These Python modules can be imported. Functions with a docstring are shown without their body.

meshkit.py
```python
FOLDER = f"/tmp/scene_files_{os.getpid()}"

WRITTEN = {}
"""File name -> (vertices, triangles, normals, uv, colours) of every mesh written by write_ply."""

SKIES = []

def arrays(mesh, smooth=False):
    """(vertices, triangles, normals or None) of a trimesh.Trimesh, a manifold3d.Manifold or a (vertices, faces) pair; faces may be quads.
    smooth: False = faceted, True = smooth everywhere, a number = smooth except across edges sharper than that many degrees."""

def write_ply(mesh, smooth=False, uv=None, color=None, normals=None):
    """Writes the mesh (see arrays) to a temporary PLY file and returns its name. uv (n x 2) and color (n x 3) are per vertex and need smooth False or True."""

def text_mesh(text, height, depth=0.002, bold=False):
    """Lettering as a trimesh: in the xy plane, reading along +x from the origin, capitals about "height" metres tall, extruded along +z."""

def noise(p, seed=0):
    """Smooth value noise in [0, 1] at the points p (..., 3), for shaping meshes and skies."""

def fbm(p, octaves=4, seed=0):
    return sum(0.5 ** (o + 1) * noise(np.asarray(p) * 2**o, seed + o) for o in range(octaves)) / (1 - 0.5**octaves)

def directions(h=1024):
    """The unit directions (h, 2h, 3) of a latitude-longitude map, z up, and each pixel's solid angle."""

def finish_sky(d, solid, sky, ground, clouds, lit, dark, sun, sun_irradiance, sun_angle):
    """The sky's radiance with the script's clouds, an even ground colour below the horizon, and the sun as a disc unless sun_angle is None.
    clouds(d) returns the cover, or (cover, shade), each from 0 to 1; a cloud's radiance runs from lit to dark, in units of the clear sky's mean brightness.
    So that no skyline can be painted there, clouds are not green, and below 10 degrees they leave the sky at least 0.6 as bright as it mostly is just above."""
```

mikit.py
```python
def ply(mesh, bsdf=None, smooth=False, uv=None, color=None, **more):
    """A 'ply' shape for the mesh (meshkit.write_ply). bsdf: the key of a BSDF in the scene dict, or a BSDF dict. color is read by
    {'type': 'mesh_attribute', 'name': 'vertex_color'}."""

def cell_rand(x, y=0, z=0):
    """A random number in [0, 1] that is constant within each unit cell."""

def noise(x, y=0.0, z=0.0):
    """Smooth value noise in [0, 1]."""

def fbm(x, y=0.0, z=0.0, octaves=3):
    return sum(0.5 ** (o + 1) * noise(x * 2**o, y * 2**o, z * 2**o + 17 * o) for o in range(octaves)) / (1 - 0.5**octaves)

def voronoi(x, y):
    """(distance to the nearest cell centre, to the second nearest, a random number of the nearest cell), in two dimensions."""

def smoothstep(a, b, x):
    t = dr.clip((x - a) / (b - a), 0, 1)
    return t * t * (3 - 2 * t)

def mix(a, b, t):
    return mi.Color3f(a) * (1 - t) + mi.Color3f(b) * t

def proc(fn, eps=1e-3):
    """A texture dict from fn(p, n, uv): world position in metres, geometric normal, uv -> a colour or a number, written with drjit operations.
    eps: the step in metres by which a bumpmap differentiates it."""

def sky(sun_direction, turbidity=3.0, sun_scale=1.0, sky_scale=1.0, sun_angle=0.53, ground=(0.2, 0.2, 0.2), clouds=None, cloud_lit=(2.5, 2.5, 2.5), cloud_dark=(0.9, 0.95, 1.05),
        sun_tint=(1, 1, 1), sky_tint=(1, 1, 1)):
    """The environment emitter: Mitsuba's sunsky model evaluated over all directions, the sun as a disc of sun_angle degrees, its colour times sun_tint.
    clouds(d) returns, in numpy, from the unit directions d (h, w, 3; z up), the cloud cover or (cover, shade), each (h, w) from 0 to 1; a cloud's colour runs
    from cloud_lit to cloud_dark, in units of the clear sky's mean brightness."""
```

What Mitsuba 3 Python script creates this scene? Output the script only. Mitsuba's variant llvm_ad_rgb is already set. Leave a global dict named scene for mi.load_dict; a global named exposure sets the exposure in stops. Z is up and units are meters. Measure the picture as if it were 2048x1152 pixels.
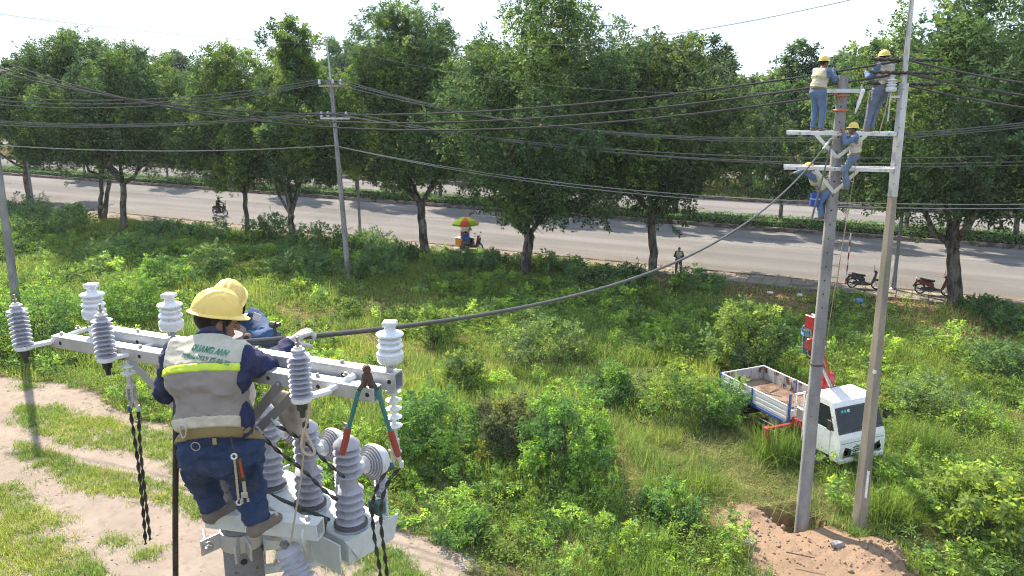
import math, random
import numpy as np
import trimesh, shapely
import shapely.geometry as sg
import drjit as dr
import mitsuba as mi
import mikit, meshkit
from mikit import proc, noise, fbm, voronoi, cell_rand, smoothstep, mix

scene, labels = {}, {}
T = mi.ScalarTransform4f
# ---------------------------------------------------------------- camera, sky, exposure
CAM_H, PITCH, FPX = 11.0, math.radians(13.9), 1600.0        # metres, radians, focal length for a 2048 px wide picture
CP, SP = math.cos(PITCH), math.sin(PITCH)
scene['camera'] = {'type': 'perspective', 'fov': math.degrees(2 * math.atan(1024 / FPX)), 'fov_axis': 'x', 'near_clip': 0.1, 'far_clip': 3000.0,
                   'to_world': T().look_at(origin=[0, 0, CAM_H], target=[0, CP, CAM_H - SP], up=[0, 0, 1])}
SUN = np.array([-0.39, 0.63, 0.665])
exposure = 3.15


def sky_clouds(d):
    q = d * np.array([2.2, 2.2, 5.0])
    c = meshkit.fbm(q + 3.1, 5, 4)
    cover = np.clip(0.85 + 0.5 * (c - 0.5), 0, 1)
    shade = np.clip(0.3 + 2.4 * (meshkit.fbm(q * 1.7 + 9, 4, 8) - 0.5), 0, 1)
    return cover, shade


scene['sky'] = mikit.sky(SUN.tolist(), turbidity=3, clouds=sky_clouds, cloud_lit=(1.70, 1.92, 2.22), cloud_dark=(1.05, 1.22, 1.45), sun_tint=(0.95, 1.0, 1.06), ground=(0.12, 0.13, 0.08))


# ---------------------------------------------------------------- where a picture point lies in the place
def ray(px, py):
    xc, yc = (px - 1024) / FPX, (576 - py) / FPX
    return np.array([xc, CP + SP * yc, -SP + CP * yc])


def at(px, py, Y):
    r = ray(px, py)
    return np.array([0, 0, CAM_H]) + r * (Y / r[1])


def gnd(px, py, z=0.0):
    r = ray(px, py)
    return np.array([0, 0, CAM_H]) + r * ((z - CAM_H) / r[2])


# ---------------------------------------------------------------- materials
def rgb(*c):
    return {'type': 'rgb', 'value': list(map(float, c))}


VC = {'type': 'mesh_attribute', 'name': 'vertex_color'}


def grime(p, n, uv):
    return 0.34 * smoothstep(0.45, 0.8, fbm(p.x * 9, p.y * 9, p.z * 5, 4))


def fine_grime(p, n, uv):
    return 0.16 * smoothstep(0.35, 0.8, fbm(p.x * 23, p.y * 23, p.z * 11, 3)) + 0.05 * noise(p.x * 90, p.y * 90, p.z * 90)


def faint_grime(p, n, uv):
    return 0.22 * smoothstep(0.45, 0.75, fbm(p.x * 11, p.y * 11, p.z * 7, 3))


def dirty(front, col, fn):
    return {'type': 'twosided', 'b': {'type': 'blendbsdf', 'weight': proc(fn), 'a': front, 'c': {'type': 'diffuse', 'reflectance': rgb(*col)}}}


def bumpy(b, fn, scale):
    return {'type': 'bumpmap', 'arbitrary': proc(fn), 'scale': scale, 'bsdf': b}


scene['cloth'] = dirty({'type': 'principled', 'base_color': VC, 'roughness': 0.9, 'sheen': 0.3, 'specular': 0.2}, (0.16, 0.14, 0.12), fine_grime)
scene['matte'] = dirty({'type': 'principled', 'base_color': VC, 'roughness': 0.8, 'specular': 0.3}, (0.11, 0.10, 0.085), grime)
scene['plastic'] = dirty({'type': 'principled', 'base_color': VC, 'roughness': 0.32, 'specular': 0.5}, (0.22, 0.20, 0.17), fine_grime)
scene['glazed'] = dirty({'type': 'principled', 'base_color': VC, 'roughness': 0.18, 'specular': 0.5, 'clearcoat': 0.2, 'clearcoat_gloss': 0.9}, (0.35, 0.34, 0.32), faint_grime)
scene['metal'] = dirty({'type': 'principled', 'base_color': VC, 'roughness': 0.42, 'metallic': 0.6}, (0.22, 0.20, 0.18), grime)
scene['skin'] = {'type': 'principled', 'base_color': VC, 'roughness': 0.5, 'specular': 0.4}
scene['leaf'] = {'type': 'principledthin', 'base_color': VC, 'roughness': 0.36, 'spec_trans': 0.0, 'diff_trans': 0.9, 'eta': 1.5}
scene['grass'] = {'type': 'principledthin', 'base_color': VC, 'roughness': 0.45, 'spec_trans': 0.0, 'diff_trans': 1.0, 'eta': 1.4}
scene['glass_dark'] = {'type': 'principled', 'base_color': rgb(0.012, 0.018, 0.026), 'roughness': 0.08, 'specular': 0.35}
scene['lamp_glass'] = {'type': 'principled', 'base_color': rgb(0.5, 0.53, 0.56), 'roughness': 0.1, 'metallic': 0.6}


def concrete_col(p, n, uv):
    a = fbm(p.x * 3, p.y * 3, p.z * 1.3, 4)
    b = noise(p.x * 60, p.y * 60, p.z * 60)
    pit = smoothstep(0.78, 0.9, noise(p.x * 35 + 7, p.y * 35, p.z * 28))
    c = mix((0.20, 0.20, 0.215), (0.31, 0.305, 0.315), smoothstep(0.25, 0.75, a))
    return c * (0.86 + 0.24 * b) * (1 - 0.45 * pit)


def concrete_tan(p, n, uv):
    a = fbm(p.x * 4 + 3, p.y * 4, p.z * 0.9, 4)
    b = noise(p.x * 55, p.y * 55, p.z * 55)
    stain = smoothstep(0.5, 0.75, fbm(p.x * 7, p.y * 7, p.z * 0.5, 3)) * smoothstep(3.5, 0.3, p.z)
    c = mix((0.22, 0.20, 0.175), (0.32, 0.29, 0.25), smoothstep(0.25, 0.75, a))
    return c * (0.86 + 0.24 * b) * (1 - 0.5 * stain)


scene['concrete'] = {'type': 'diffuse', 'reflectance': proc(concrete_col)}
scene['concrete_warm'] = {'type': 'diffuse', 'reflectance': proc(concrete_tan)}

# the road runs from right-near to left-far; ROAD_N is across it (away), ROAD_S along it (to the right)
ROAD_N, ROAD_S = np.array([0.444, 0.896, 0]), np.array([0.896, -0.444, 0])


def across(p):
    return p.x * 0.444 + p.y * 0.896


def along(p):
    return p.x * 0.896 - p.y * 0.444


def asphalt_col(p, n, uv):
    s, v = along(p), across(p)
    a = fbm(s * 0.08, v * 0.5, 0, 4)
    wheel = fbm(s * 0.02 + 5, v * 1.3, 3, 2)
    g = noise(p.x * 30, p.y * 30)
    c = mix((0.150, 0.149, 0.155), (0.200, 0.198, 0.205), smoothstep(0.25, 0.75, 0.6 * a + 0.4 * wheel))
    seam = 1 - smoothstep(0.025, 0.07, dr.abs(v - 60.2 + 0.05 * noise(s * 0.7)))
    seam = dr.maximum(seam, 1 - smoothstep(0.02, 0.05, dr.abs(v - 76.2)))
    patch = smoothstep(0.66, 0.7, noise(s * 0.11 + 4, v * 0.3, 2))
    dust = smoothstep(2.2, 0.0, v - 49.1) * fbm(s * 0.7, v * 2, 1, 3)
    c = c * (0.9 + 0.2 * g) * (1 - 0.5 * seam) * (1 - 0.09 * patch)
    return mix(c, mi.Color3f(0.26, 0.22, 0.18), 0.75 * dust)


scene['asphalt'] = {'type': 'diffuse', 'reflectance': proc(asphalt_col)}


def slab_col(p, n, uv):
    s, v = along(p), across(p)
    k = cell_rand(dr.floor(s / 0.8), dr.floor((v - 46.76) / 0.75))
    a = fbm(p.x * 2.5, p.y * 2.5, 1, 4)
    c = mix((0.21, 0.185, 0.165), (0.31, 0.285, 0.26), 0.5 * k + 0.5 * a)
    return c * (0.82 + 0.3 * noise(p.x * 40, p.y * 40)) * (1 - 0.35 * smoothstep(0.55, 0.75, fbm(p.x * 1.1, p.y * 1.1, 5, 3)))


scene['slab'] = {'type': 'diffuse', 'reflectance': proc(slab_col)}


def kerb_col(p, n, uv):
    a = fbm(p.x * 2, p.y * 2, p.z * 6, 4)
    return mix((0.09, 0.075, 0.07), (0.25, 0.21, 0.2), smoothstep(0.35, 0.7, a)) * (0.8 + 0.4 * noise(p.x * 30, p.y * 30, p.z * 30))


scene['kerbing'] = {'type': 'diffuse', 'reflectance': proc(kerb_col)}


def bark_col(p, n, uv):
    a = fbm(p.x * 9, p.y * 9, p.z * 2.2, 4)
    lich = smoothstep(0.58, 0.72, fbm(p.x * 3 + 9, p.y * 3, p.z * 1.7, 3))
    c = mix((0.05, 0.042, 0.036), (0.17, 0.15, 0.13), smoothstep(0.3, 0.7, a))
    return mix(c, mi.Color3f(0.28, 0.27, 0.25), 0.6 * lich) * (0.75 + 0.5 * noise(p.x * 40, p.y * 40, p.z * 12))


scene['bark'] = {'type': 'diffuse', 'reflectance': proc(bark_col)}


def soil_bump(p, n, uv):
    return 0.02 * fbm(p.x * 3, p.y * 3, 0, 4) + 0.006 * noise(p.x * 14, p.y * 14) + 0.005 * noise(p.x * 37, p.y * 37)


def soil_grain(p, n, uv):
    g = 0.35 * smoothstep(0.5, 0.8, fbm(p.x * 6, p.y * 6, 2, 4)) + 0.22 * noise(p.x * 45, p.y * 45) * noise(p.x * 13, p.y * 13 + 4)
    crack = 1 - smoothstep(0.0, 0.05, voronoi(p.x * 1.7 + 0.5 * noise(p.x * 5, p.y * 5), p.y * 1.7)[1] - voronoi(p.x * 1.7 + 0.5 * noise(p.x * 5, p.y * 5), p.y * 1.7)[0])
    return dr.minimum(g + 0.25 * crack * smoothstep(0.45, 0.65, noise(p.x * 0.5, p.y * 0.5)), 1.0)


scene['soil'] = {'type': 'twosided', 'b': bumpy({'type': 'blendbsdf', 'weight': proc(soil_grain), 'a': {'type': 'diffuse', 'reflectance': VC}, 'c': {'type': 'diffuse', 'reflectance': rgb(0.15, 0.125, 0.10)}}, soil_bump, 1.0)}


def bed_col(p, n, uv):
    a = fbm(p.x * 3, p.y * 3, p.z * 3, 4)
    return mix((0.15, 0.10, 0.075), (0.26, 0.20, 0.165), smoothstep(0.3, 0.7, a)) * (0.7 + 0.5 * noise(p.x * 25, p.y * 25, p.z * 9))


def bed_side(p, n, uv):
    a = smoothstep(0.52, 0.66, fbm(p.x * 5, p.y * 5, p.z * 3.5, 4))
    return mix((0.38, 0.38, 0.385), (0.13, 0.065, 0.04), a) * (0.85 + 0.2 * noise(p.x * 30, p.y * 30, p.z * 30))


scene['rust_bed'] = {'type': 'twosided', 'b': {'type': 'diffuse', 'reflectance': proc(bed_col)}}
scene['rust_side'] = {'type': 'twosided', 'b': {'type': 'diffuse', 'reflectance': proc(bed_side)}}


# ---------------------------------------------------------------- naming and adding
def numbered(key):
    if key not in scene and key not in labels:
        return key
    i = 1
    while f'{key}_{i:03d}' in scene or f'{key}_{i:03d}' in labels:
        i += 1
    return f'{key}_{i:03d}'


def thing(name, label, cat, group=None, kind=None):
    key = numbered(name)
    labels[key] = {'label': label, 'category': cat}
    if group:
        labels[key]['group'] = group
    if kind:
        labels[key]['kind'] = kind
    return key


def to_tm(m):
    if hasattr(m, 'to_mesh'):
        q = m.to_mesh()
        return trimesh.Trimesh(np.asarray(q.vert_properties)[:, :3], np.asarray(q.tri_verts), process=False)
    if isinstance(m, (tuple, list)):
        v, f = np.asarray(m[0], float), np.asarray(m[1], int)
        if f.shape[1] == 4:
            f = np.vstack([f[:, [0, 1, 2]], f[:, [0, 2, 3]]])
        return trimesh.Trimesh(v, f, process=False)
    return m


PLAIN = {'concrete', 'concrete_warm', 'asphalt', 'slab', 'kerbing', 'bark', 'rust_bed', 'rust_side', 'glass_dark', 'lamp_glass'}


def shape(mesh, mat, col=None, smooth=35):
    m = to_tm(mesh)
    if mat in PLAIN:
        return mikit.ply(m, mat, smooth)
    if smooth is not True and smooth is not False:
        m = trimesh.graph.smooth_shade(m, angle=np.radians(smooth), facet_minarea=None)
        smooth = True
    c = np.asarray(col, float)
    if c.ndim == 1:
        c = np.tile(c, (len(m.vertices), 1))
    return mikit.ply(m, mat, smooth, color=c)


def part(parent, name, mesh, mat, col=None, smooth=35, label=None, kind=None):
    key = numbered(f'{parent}__{name}')
    scene[key] = shape(mesh, mat, col, smooth)
    if label or kind:
        labels[key] = {}
        if label:
            labels[key]['label'] = label
        if kind:
            labels[key]['kind'] = kind
    return key


def single(name, mesh, mat, label, cat, col=None, smooth=35, group=None, kind=None):
    key = thing(name, label, cat, group, kind)
    scene[key] = shape(mesh, mat, col, smooth)
    return key


def setting(name, mesh, mat, col=None, smooth=False, label=None):
    scene[name] = shape(mesh, mat, col, smooth)
    labels[name] = {'kind': 'structure'}
    if label:
        labels[name]['label'] = label
    return name


# ---------------------------------------------------------------- mesh helpers
cat_ = trimesh.util.concatenate


def cat(ms):
    ms = [to_tm(m) for m in ms]
    n = np.cumsum([0] + [len(m.vertices) for m in ms])
    return trimesh.Trimesh(np.vstack([m.vertices for m in ms]), np.vstack([np.asarray(m.faces) + a for m, a in zip(ms, n)]), process=False)


def unit(v):
    v = np.asarray(v, float)
    return v / (np.linalg.norm(v) + 1e-12)


def frame(z, hint=(0, 0, 1)):
    """x, y, z axes (rows) with the given z and y near the hint."""
    z = unit(z)
    h = np.asarray(hint, float)
    if abs(np.dot(unit(h), z)) > 0.97:
        h = np.array([0, 1.0, 0]) if abs(z[1]) < 0.9 else np.array([1.0, 0, 0])
    x = unit(np.cross(h, z))
    return np.array([x, np.cross(z, x), z])


def cbox(size, c=0.004):
    """A box with chamfered edges, centred."""
    h = np.asarray(size, float) / 2
    c = min(c, h.min() * 0.45)
    pts = []
    for s in np.array(np.meshgrid([-1, 1], [-1, 1], [-1, 1])).T.reshape(-1, 3):
        for k in range(3):
            q = (h - c)
            q[k] = h[k]
            pts.append(s * q)
    return trimesh.convex.convex_hull(np.array(pts))


def placed(m, pos=(0, 0, 0), axes=None):
    """Mesh moved so that its x, y, z axes become the rows of axes, then translated."""
    m = to_tm(m)
    v = np.asarray(m.vertices)
    if axes is not None:
        v = v @ np.asarray(axes)
    return trimesh.Trimesh(v + np.asarray(pos), np.asarray(m.faces), process=False)


def rotz(a):
    c, s = math.cos(a), math.sin(a)
    return np.array([[c, s, 0], [-s, c, 0], [0, 0, 1]])


def bx(size, pos, axes=None, c=0.004):
    return placed(cbox(size, c), pos, axes)


def beam(p0, p1, w, h, up=(0, 0, 1), c=0.004):
    """A bar from p0 to p1, w wide (across) and h high (along up)."""
    p0, p1 = np.asarray(p0, float), np.asarray(p1, float)
    return placed(cbox((w, h, np.linalg.norm(p1 - p0)), c), (p0 + p1) / 2, frame(p1 - p0, up))


def hollow_beam(p0, p1, w, h, t=0.006, up=(0, 0, 1)):
    p0, p1 = np.asarray(p0, float), np.asarray(p1, float)
    L, ax, m = np.linalg.norm(p1 - p0), frame(p1 - p0, up), (p0 + p1) / 2
    ring = sg.box(-w / 2, -h / 2, w / 2, h / 2).buffer(-0.006).buffer(0.006).difference(sg.box(-w / 2 + t, -h / 2 + t, w / 2 - t, h / 2 - t))
    e = trimesh.creation.extrude_polygon(ring, L, engine='earcut')
    e.apply_translation([0, 0, -L / 2])
    return placed(e, m, ax)


def tube(points, radii, sides=8, caps=True):
    p = np.asarray(points, float)
    r = np.broadcast_to(np.asarray(radii, float), (len(p),))
    t = np.gradient(p, axis=0)
    t /= np.linalg.norm(t, axis=1, keepdims=True) + 1e-12
    a = np.zeros_like(p)
    h = np.array([0, 0, 1.0]) if abs(t[0, 2]) < 0.9 else np.array([1.0, 0, 0])
    x = unit(np.cross(t[0], h))
    for i in range(len(p)):
        x = unit(x - t[i] * np.dot(x, t[i]))
        a[i] = x
    b, ang = np.cross(t, a), np.arange(sides) * 2 * np.pi / sides
    v = p[:, None] + r[:, None, None] * (np.cos(ang)[None, :, None] * a[:, None] + np.sin(ang)[None, :, None] * b[:, None])
    i, j = np.meshgrid(np.arange(len(p) - 1), np.arange(sides), indexing='ij')
    q = np.stack([i * sides + j, i * sides + (j + 1) % sides, (i + 1) * sides + (j + 1) % sides, (i + 1) * sides + j], -1).reshape(-1, 4)
    v, f = v.reshape(-1, 3), np.vstack([q[:, [0, 1, 2]], q[:, [0, 2, 3]]])
    if caps:
        n = len(v)
        v = np.vstack([v, p[:1], p[-1:]])
        k, e = np.arange(sides), (len(p) - 1) * sides
        f = np.vstack([f, np.stack([(k + 1) % sides, k, k * 0 + n], 1), np.stack([e + k, e + (k + 1) % sides, k * 0 + n + 1], 1)])
    return trimesh.Trimesh(v, f, process=False)


def rod(p0, p1, r0, r1=None, sides=14):
    return tube([p0, np.asarray(p1, float)], [r0, r0 if r1 is None else r1], sides)


def lathe(profile, pos=(0, 0, 0), axis=(0, 0, 1), n=24):
    """Profile of (radius, height) turned about the axis; flat ends are closed by profile points at radius 0."""
    pr = np.asarray(profile, float)
    ang = np.arange(n) * 2 * np.pi / n
    v = np.stack([pr[:, None, 0] * np.cos(ang), pr[:, None, 0] * np.sin(ang), np.repeat(pr[:, 1:], n, 1)], -1).reshape(-1, 3)
    i, j = np.meshgrid(np.arange(len(pr) - 1), np.arange(n), indexing='ij')
    q = np.stack([i * n + j, i * n + (j + 1) % n, (i + 1) * n + (j + 1) % n, (i + 1) * n + j], -1).reshape(-1, 4)
    m = trimesh.Trimesh(v, np.vstack([q[:, [0, 1, 2]], q[:, [0, 2, 3]]]), process=True)
    m.update_faces(m.nondegenerate_faces())
    return placed(m, pos, frame(axis, (0, 1, 0)) if tuple(axis) != (0, 0, 1) else None)


def catenary(p0, p1, sag, n=40):
    t = np.linspace(0, 1, n)[:, None]
    p = np.asarray(p0) * (1 - t) + np.asarray(p1) * t
    p[:, 2] -= (4 * sag * t * (1 - t))[:, 0]
    return p


def spline(pts, n=40):
    pts = np.asarray(pts, float)
    from scipy.interpolate import CubicSpline
    d = np.r_[0, np.cumsum(np.linalg.norm(np.diff(pts, axis=0), axis=1))]
    return CubicSpline(d, pts)(np.linspace(0, d[-1], n))


def bolt(p, axis, r=0.012, L=0.02):
    """Hexagon head on a washer."""
    a = [lathe([(0, 0), (r * 1.5, 0), (r * 1.5, 0.003), (0, 0.003)], p, axis, 12), lathe([(0, 0.003), (r, 0.003), (r, L * 0.6), (r * 0.8, L * 0.7), (0, L * 0.7)], p, axis, 6)]
    return cat(a)


# ---------------------------------------------------------------- soft bodies: smooth unions of tapered bones, meshed by surface nets
def surface_net(fn, lo, hi, h):
    lo, hi = np.asarray(lo, float), np.asarray(hi, float)
    n = np.ceil((hi - lo) / h).astype(int) + 1
    ax = [lo[k] + h * np.arange(n[k]) for k in range(3)]
    P = np.stack(np.meshgrid(*ax, indexing='ij'), -1)
    D = fn(P.reshape(-1, 3)).reshape(n)
    s = D < 0
    c = n - 1
    acc, cnt = np.zeros((*c, 3)), np.zeros(c)
    corner = [(a, b, d) for a in (0, 1) for b in (0, 1) for d in (0, 1)]
    for a in corner:
        for k in range(3):
            if a[k]:
                continue
            b = list(a)
            b[k] = 1
            A = D[a[0]:a[0] + c[0], a[1]:a[1] + c[1], a[2]:a[2] + c[2]]
            B = D[b[0]:b[0] + c[0], b[1]:b[1] + c[1], b[2]:b[2] + c[2]]
            x = (A < 0) != (B < 0)
            t = np.where(x, A / np.where(x, A - B, 1), 0)
            for m in range(3):
                acc[..., m] += x * (a[m] + (t if m == k else 0))
            cnt += x
    on = cnt > 0
    idx = np.full(c, -1)
    idx[on] = np.arange(on.sum())
    V = (np.argwhere(on) + acc[on] / cnt[on][:, None]) * h + lo
    F = []
    for k in range(3):
        u, w = (k + 1) % 3, (k + 2) % 3
        sl0, sl1 = [slice(1, c[m]) for m in range(3)], [slice(1, c[m]) for m in range(3)]
        sl0[k], sl1[k] = slice(0, c[k]), slice(1, c[k] + 1)
        a, b = s[tuple(sl0)], s[tuple(sl1)]
        for flip, hit in ((False, a & ~b), (True, b & ~a)):
            q = np.argwhere(hit)
            if not len(q):
                continue
            q = q + np.array([0 if m == k else 1 for m in range(3)])
            eu, ew = np.eye(3, dtype=int)[u], np.eye(3, dtype=int)[w]
            g = lambda o: idx[tuple((q - o).T)]
            quad = np.stack([g(eu * 0), g(eu), g(eu + ew), g(ew)], 1)
            F.append(quad[:, ::-1] if flip else quad)
    F = np.vstack(F)
    return trimesh.Trimesh(V, np.vstack([F[:, [0, 1, 2]], F[:, [0, 2, 3]]]), process=False)


def bone(p, a, b, ra, rb):
    a, b = np.asarray(a, float), np.asarray(b, float)
    d = b - a
    t = np.clip(((p - a) @ d) / max(d @ d, 1e-9), 0, 1)
    return np.linalg.norm(p - a - t[:, None] * d, axis=1) - (ra + (rb - ra) * t)


def ellip(p, c, r, ax=None):
    q = p - np.asarray(c)
    if ax is not None:
        q = q @ np.asarray(ax).T
    r = np.asarray(r, float)
    k0, k1 = np.linalg.norm(q / r, axis=1), np.linalg.norm(q / r ** 2, axis=1)
    return k0 * (k0 - 1) / np.maximum(k1, 1e-6)


def smin(ds, k):
    out = ds[0]
    for d in ds[1:]:
        h = np.clip(0.5 + 0.5 * (d - out) / k, 0, 1)
        out = d * (1 - h) + out * h - k * h * (1 - h)
    return out


# ================================================================ ground, road, pavement, median
def poly_px(pts):
    """A patch of ground given by the picture points of its outline."""
    return sg.Polygon([gnd(*p)[:2] for p in pts]).buffer(0)


def inside(poly, xy):
    return shapely.contains_xy(poly, xy[:, 0], xy[:, 1])


PIT = np.array([7.50, 19.18])
SOIL = poly_px([(-60, 750), (60, 758), (130, 768), (205, 800), (270, 825), (345, 850), (420, 900), (520, 985), (640, 1020), (780, 1045), (850, 1075), (930, 1112), (925, 1170), (700, 1300), (-200, 1300)])
STRIPS = [[(24, 814), (98, 814), (157, 825), (275, 857), (345, 869), (420, 905), (520, 990), (620, 1020), (560, 1050), (420, 985), (345, 935), (306, 920), (243, 904), (157, 896), (78, 873), (39, 837)],
          [(31, 892), (59, 892), (157, 924), (220, 943), (341, 967), (440, 1010), (420, 1045), (345, 1010), (275, 994), (188, 990), (149, 975), (102, 947), (39, 927)],
          [(-60, 965), (59, 975), (71, 1014), (98, 1018), (149, 1045), (118, 1077), (177, 1108), (260, 1200), (-60, 1200)],
          [(180, 1085), (230, 1068), (270, 1065), (260, 1090), (190, 1105)], [(268, 1104), (295, 1098), (318, 1108), (300, 1128), (265, 1120)],
          [(560, 1075), (700, 1068), (800, 1100), (860, 1150), (820, 1190), (700, 1160), (560, 1110)], [(40, 768), (60, 764), (75, 775), (50, 782)]]
STRIP = shapely.union_all([poly_px(s) for s in STRIPS])
TRAIL = poly_px([(540, 608), (600, 622), (700, 655), (800, 684), (900, 708), (1010, 728), (1150, 732), (1300, 735), (1430, 745), (1520, 800), (1440, 800), (1330, 775), (1250, 775), (1150, 760), (1030, 752), (900, 733), (790, 712), (690, 683), (590, 645)])
CUT = poly_px([(1180, 890), (1290, 840), (1400, 815), (1500, 850), (1640, 930), (1720, 990), (1690, 1050), (1600, 1005), (1480, 1015), (1400, 1050), (1320, 1060), (1240, 1010)])
DUG = poly_px([(1395, 1048), (1450, 1018), (1500, 1006), (1560, 1002), (1640, 1040), (1700, 1072), (1770, 1085), (1830, 1170), (1830, 1300), (1480, 1300), (1540, 1170), (1490, 1095)])
VERGE = sg.Polygon([tuple((ROAD_S * s + ROAD_N * n)[:2]) for s, n in ((-16, 47), (-13, 43.5), (-9, 41), (-2, 41.2), (3, 39.2), (30, 36), (30, 47))])


def near_noise(xy, f, seed):
    return meshkit.fbm(np.c_[xy * f, np.zeros(len(xy))], 4, seed)


def wobble(xy, amp=0.35):
    return xy + amp * np.c_[near_noise(xy, 1.3, 21) - 0.5, near_noise(xy, 1.3, 22) - 0.5] * 2 + 0.5 * amp * np.c_[near_noise(xy, 4.3, 23) - 0.5, near_noise(xy, 4.3, 24) - 0.5] * 2


def rough(poly, xy, amp=0.35):
    return inside(poly, wobble(xy, amp))


def ground_height(xy):
    z = 0.10 * (near_noise(xy, 0.35, 3) - 0.5) + 0.05 * (near_noise(xy, 1.4, 4) - 0.5)
    n = xy @ ROAD_N[:2]
    z = z * np.clip((46.2 - n) / 3, 0, 1)
    z = np.where(n > 46.6, -0.16, z)
    d = xy - PIT
    r = np.maximum(abs(d @ np.array([0.93, 0.36])), abs(d @ np.array([-0.36, 0.93])))
    lump = near_noise(xy, 5.0, 9)
    rim = np.exp(-(np.hypot(*(d - [-0.2, -1.7]).T) / 0.8) ** 2) * 0.10 + np.exp(-(np.hypot(*(d - [1.5, -2.0]).T) / 0.75) ** 2) * 0.30 + np.exp(-(np.hypot(*(d - [-1.3, 0.1]).T) / 0.5) ** 2) * 0.16
    z = z + rim * (0.45 + 1.1 * lump)
    return np.where(r < 0.64 + 0.1 * (lump - 0.5), -0.75 + 0.06 * lump, z)


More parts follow.
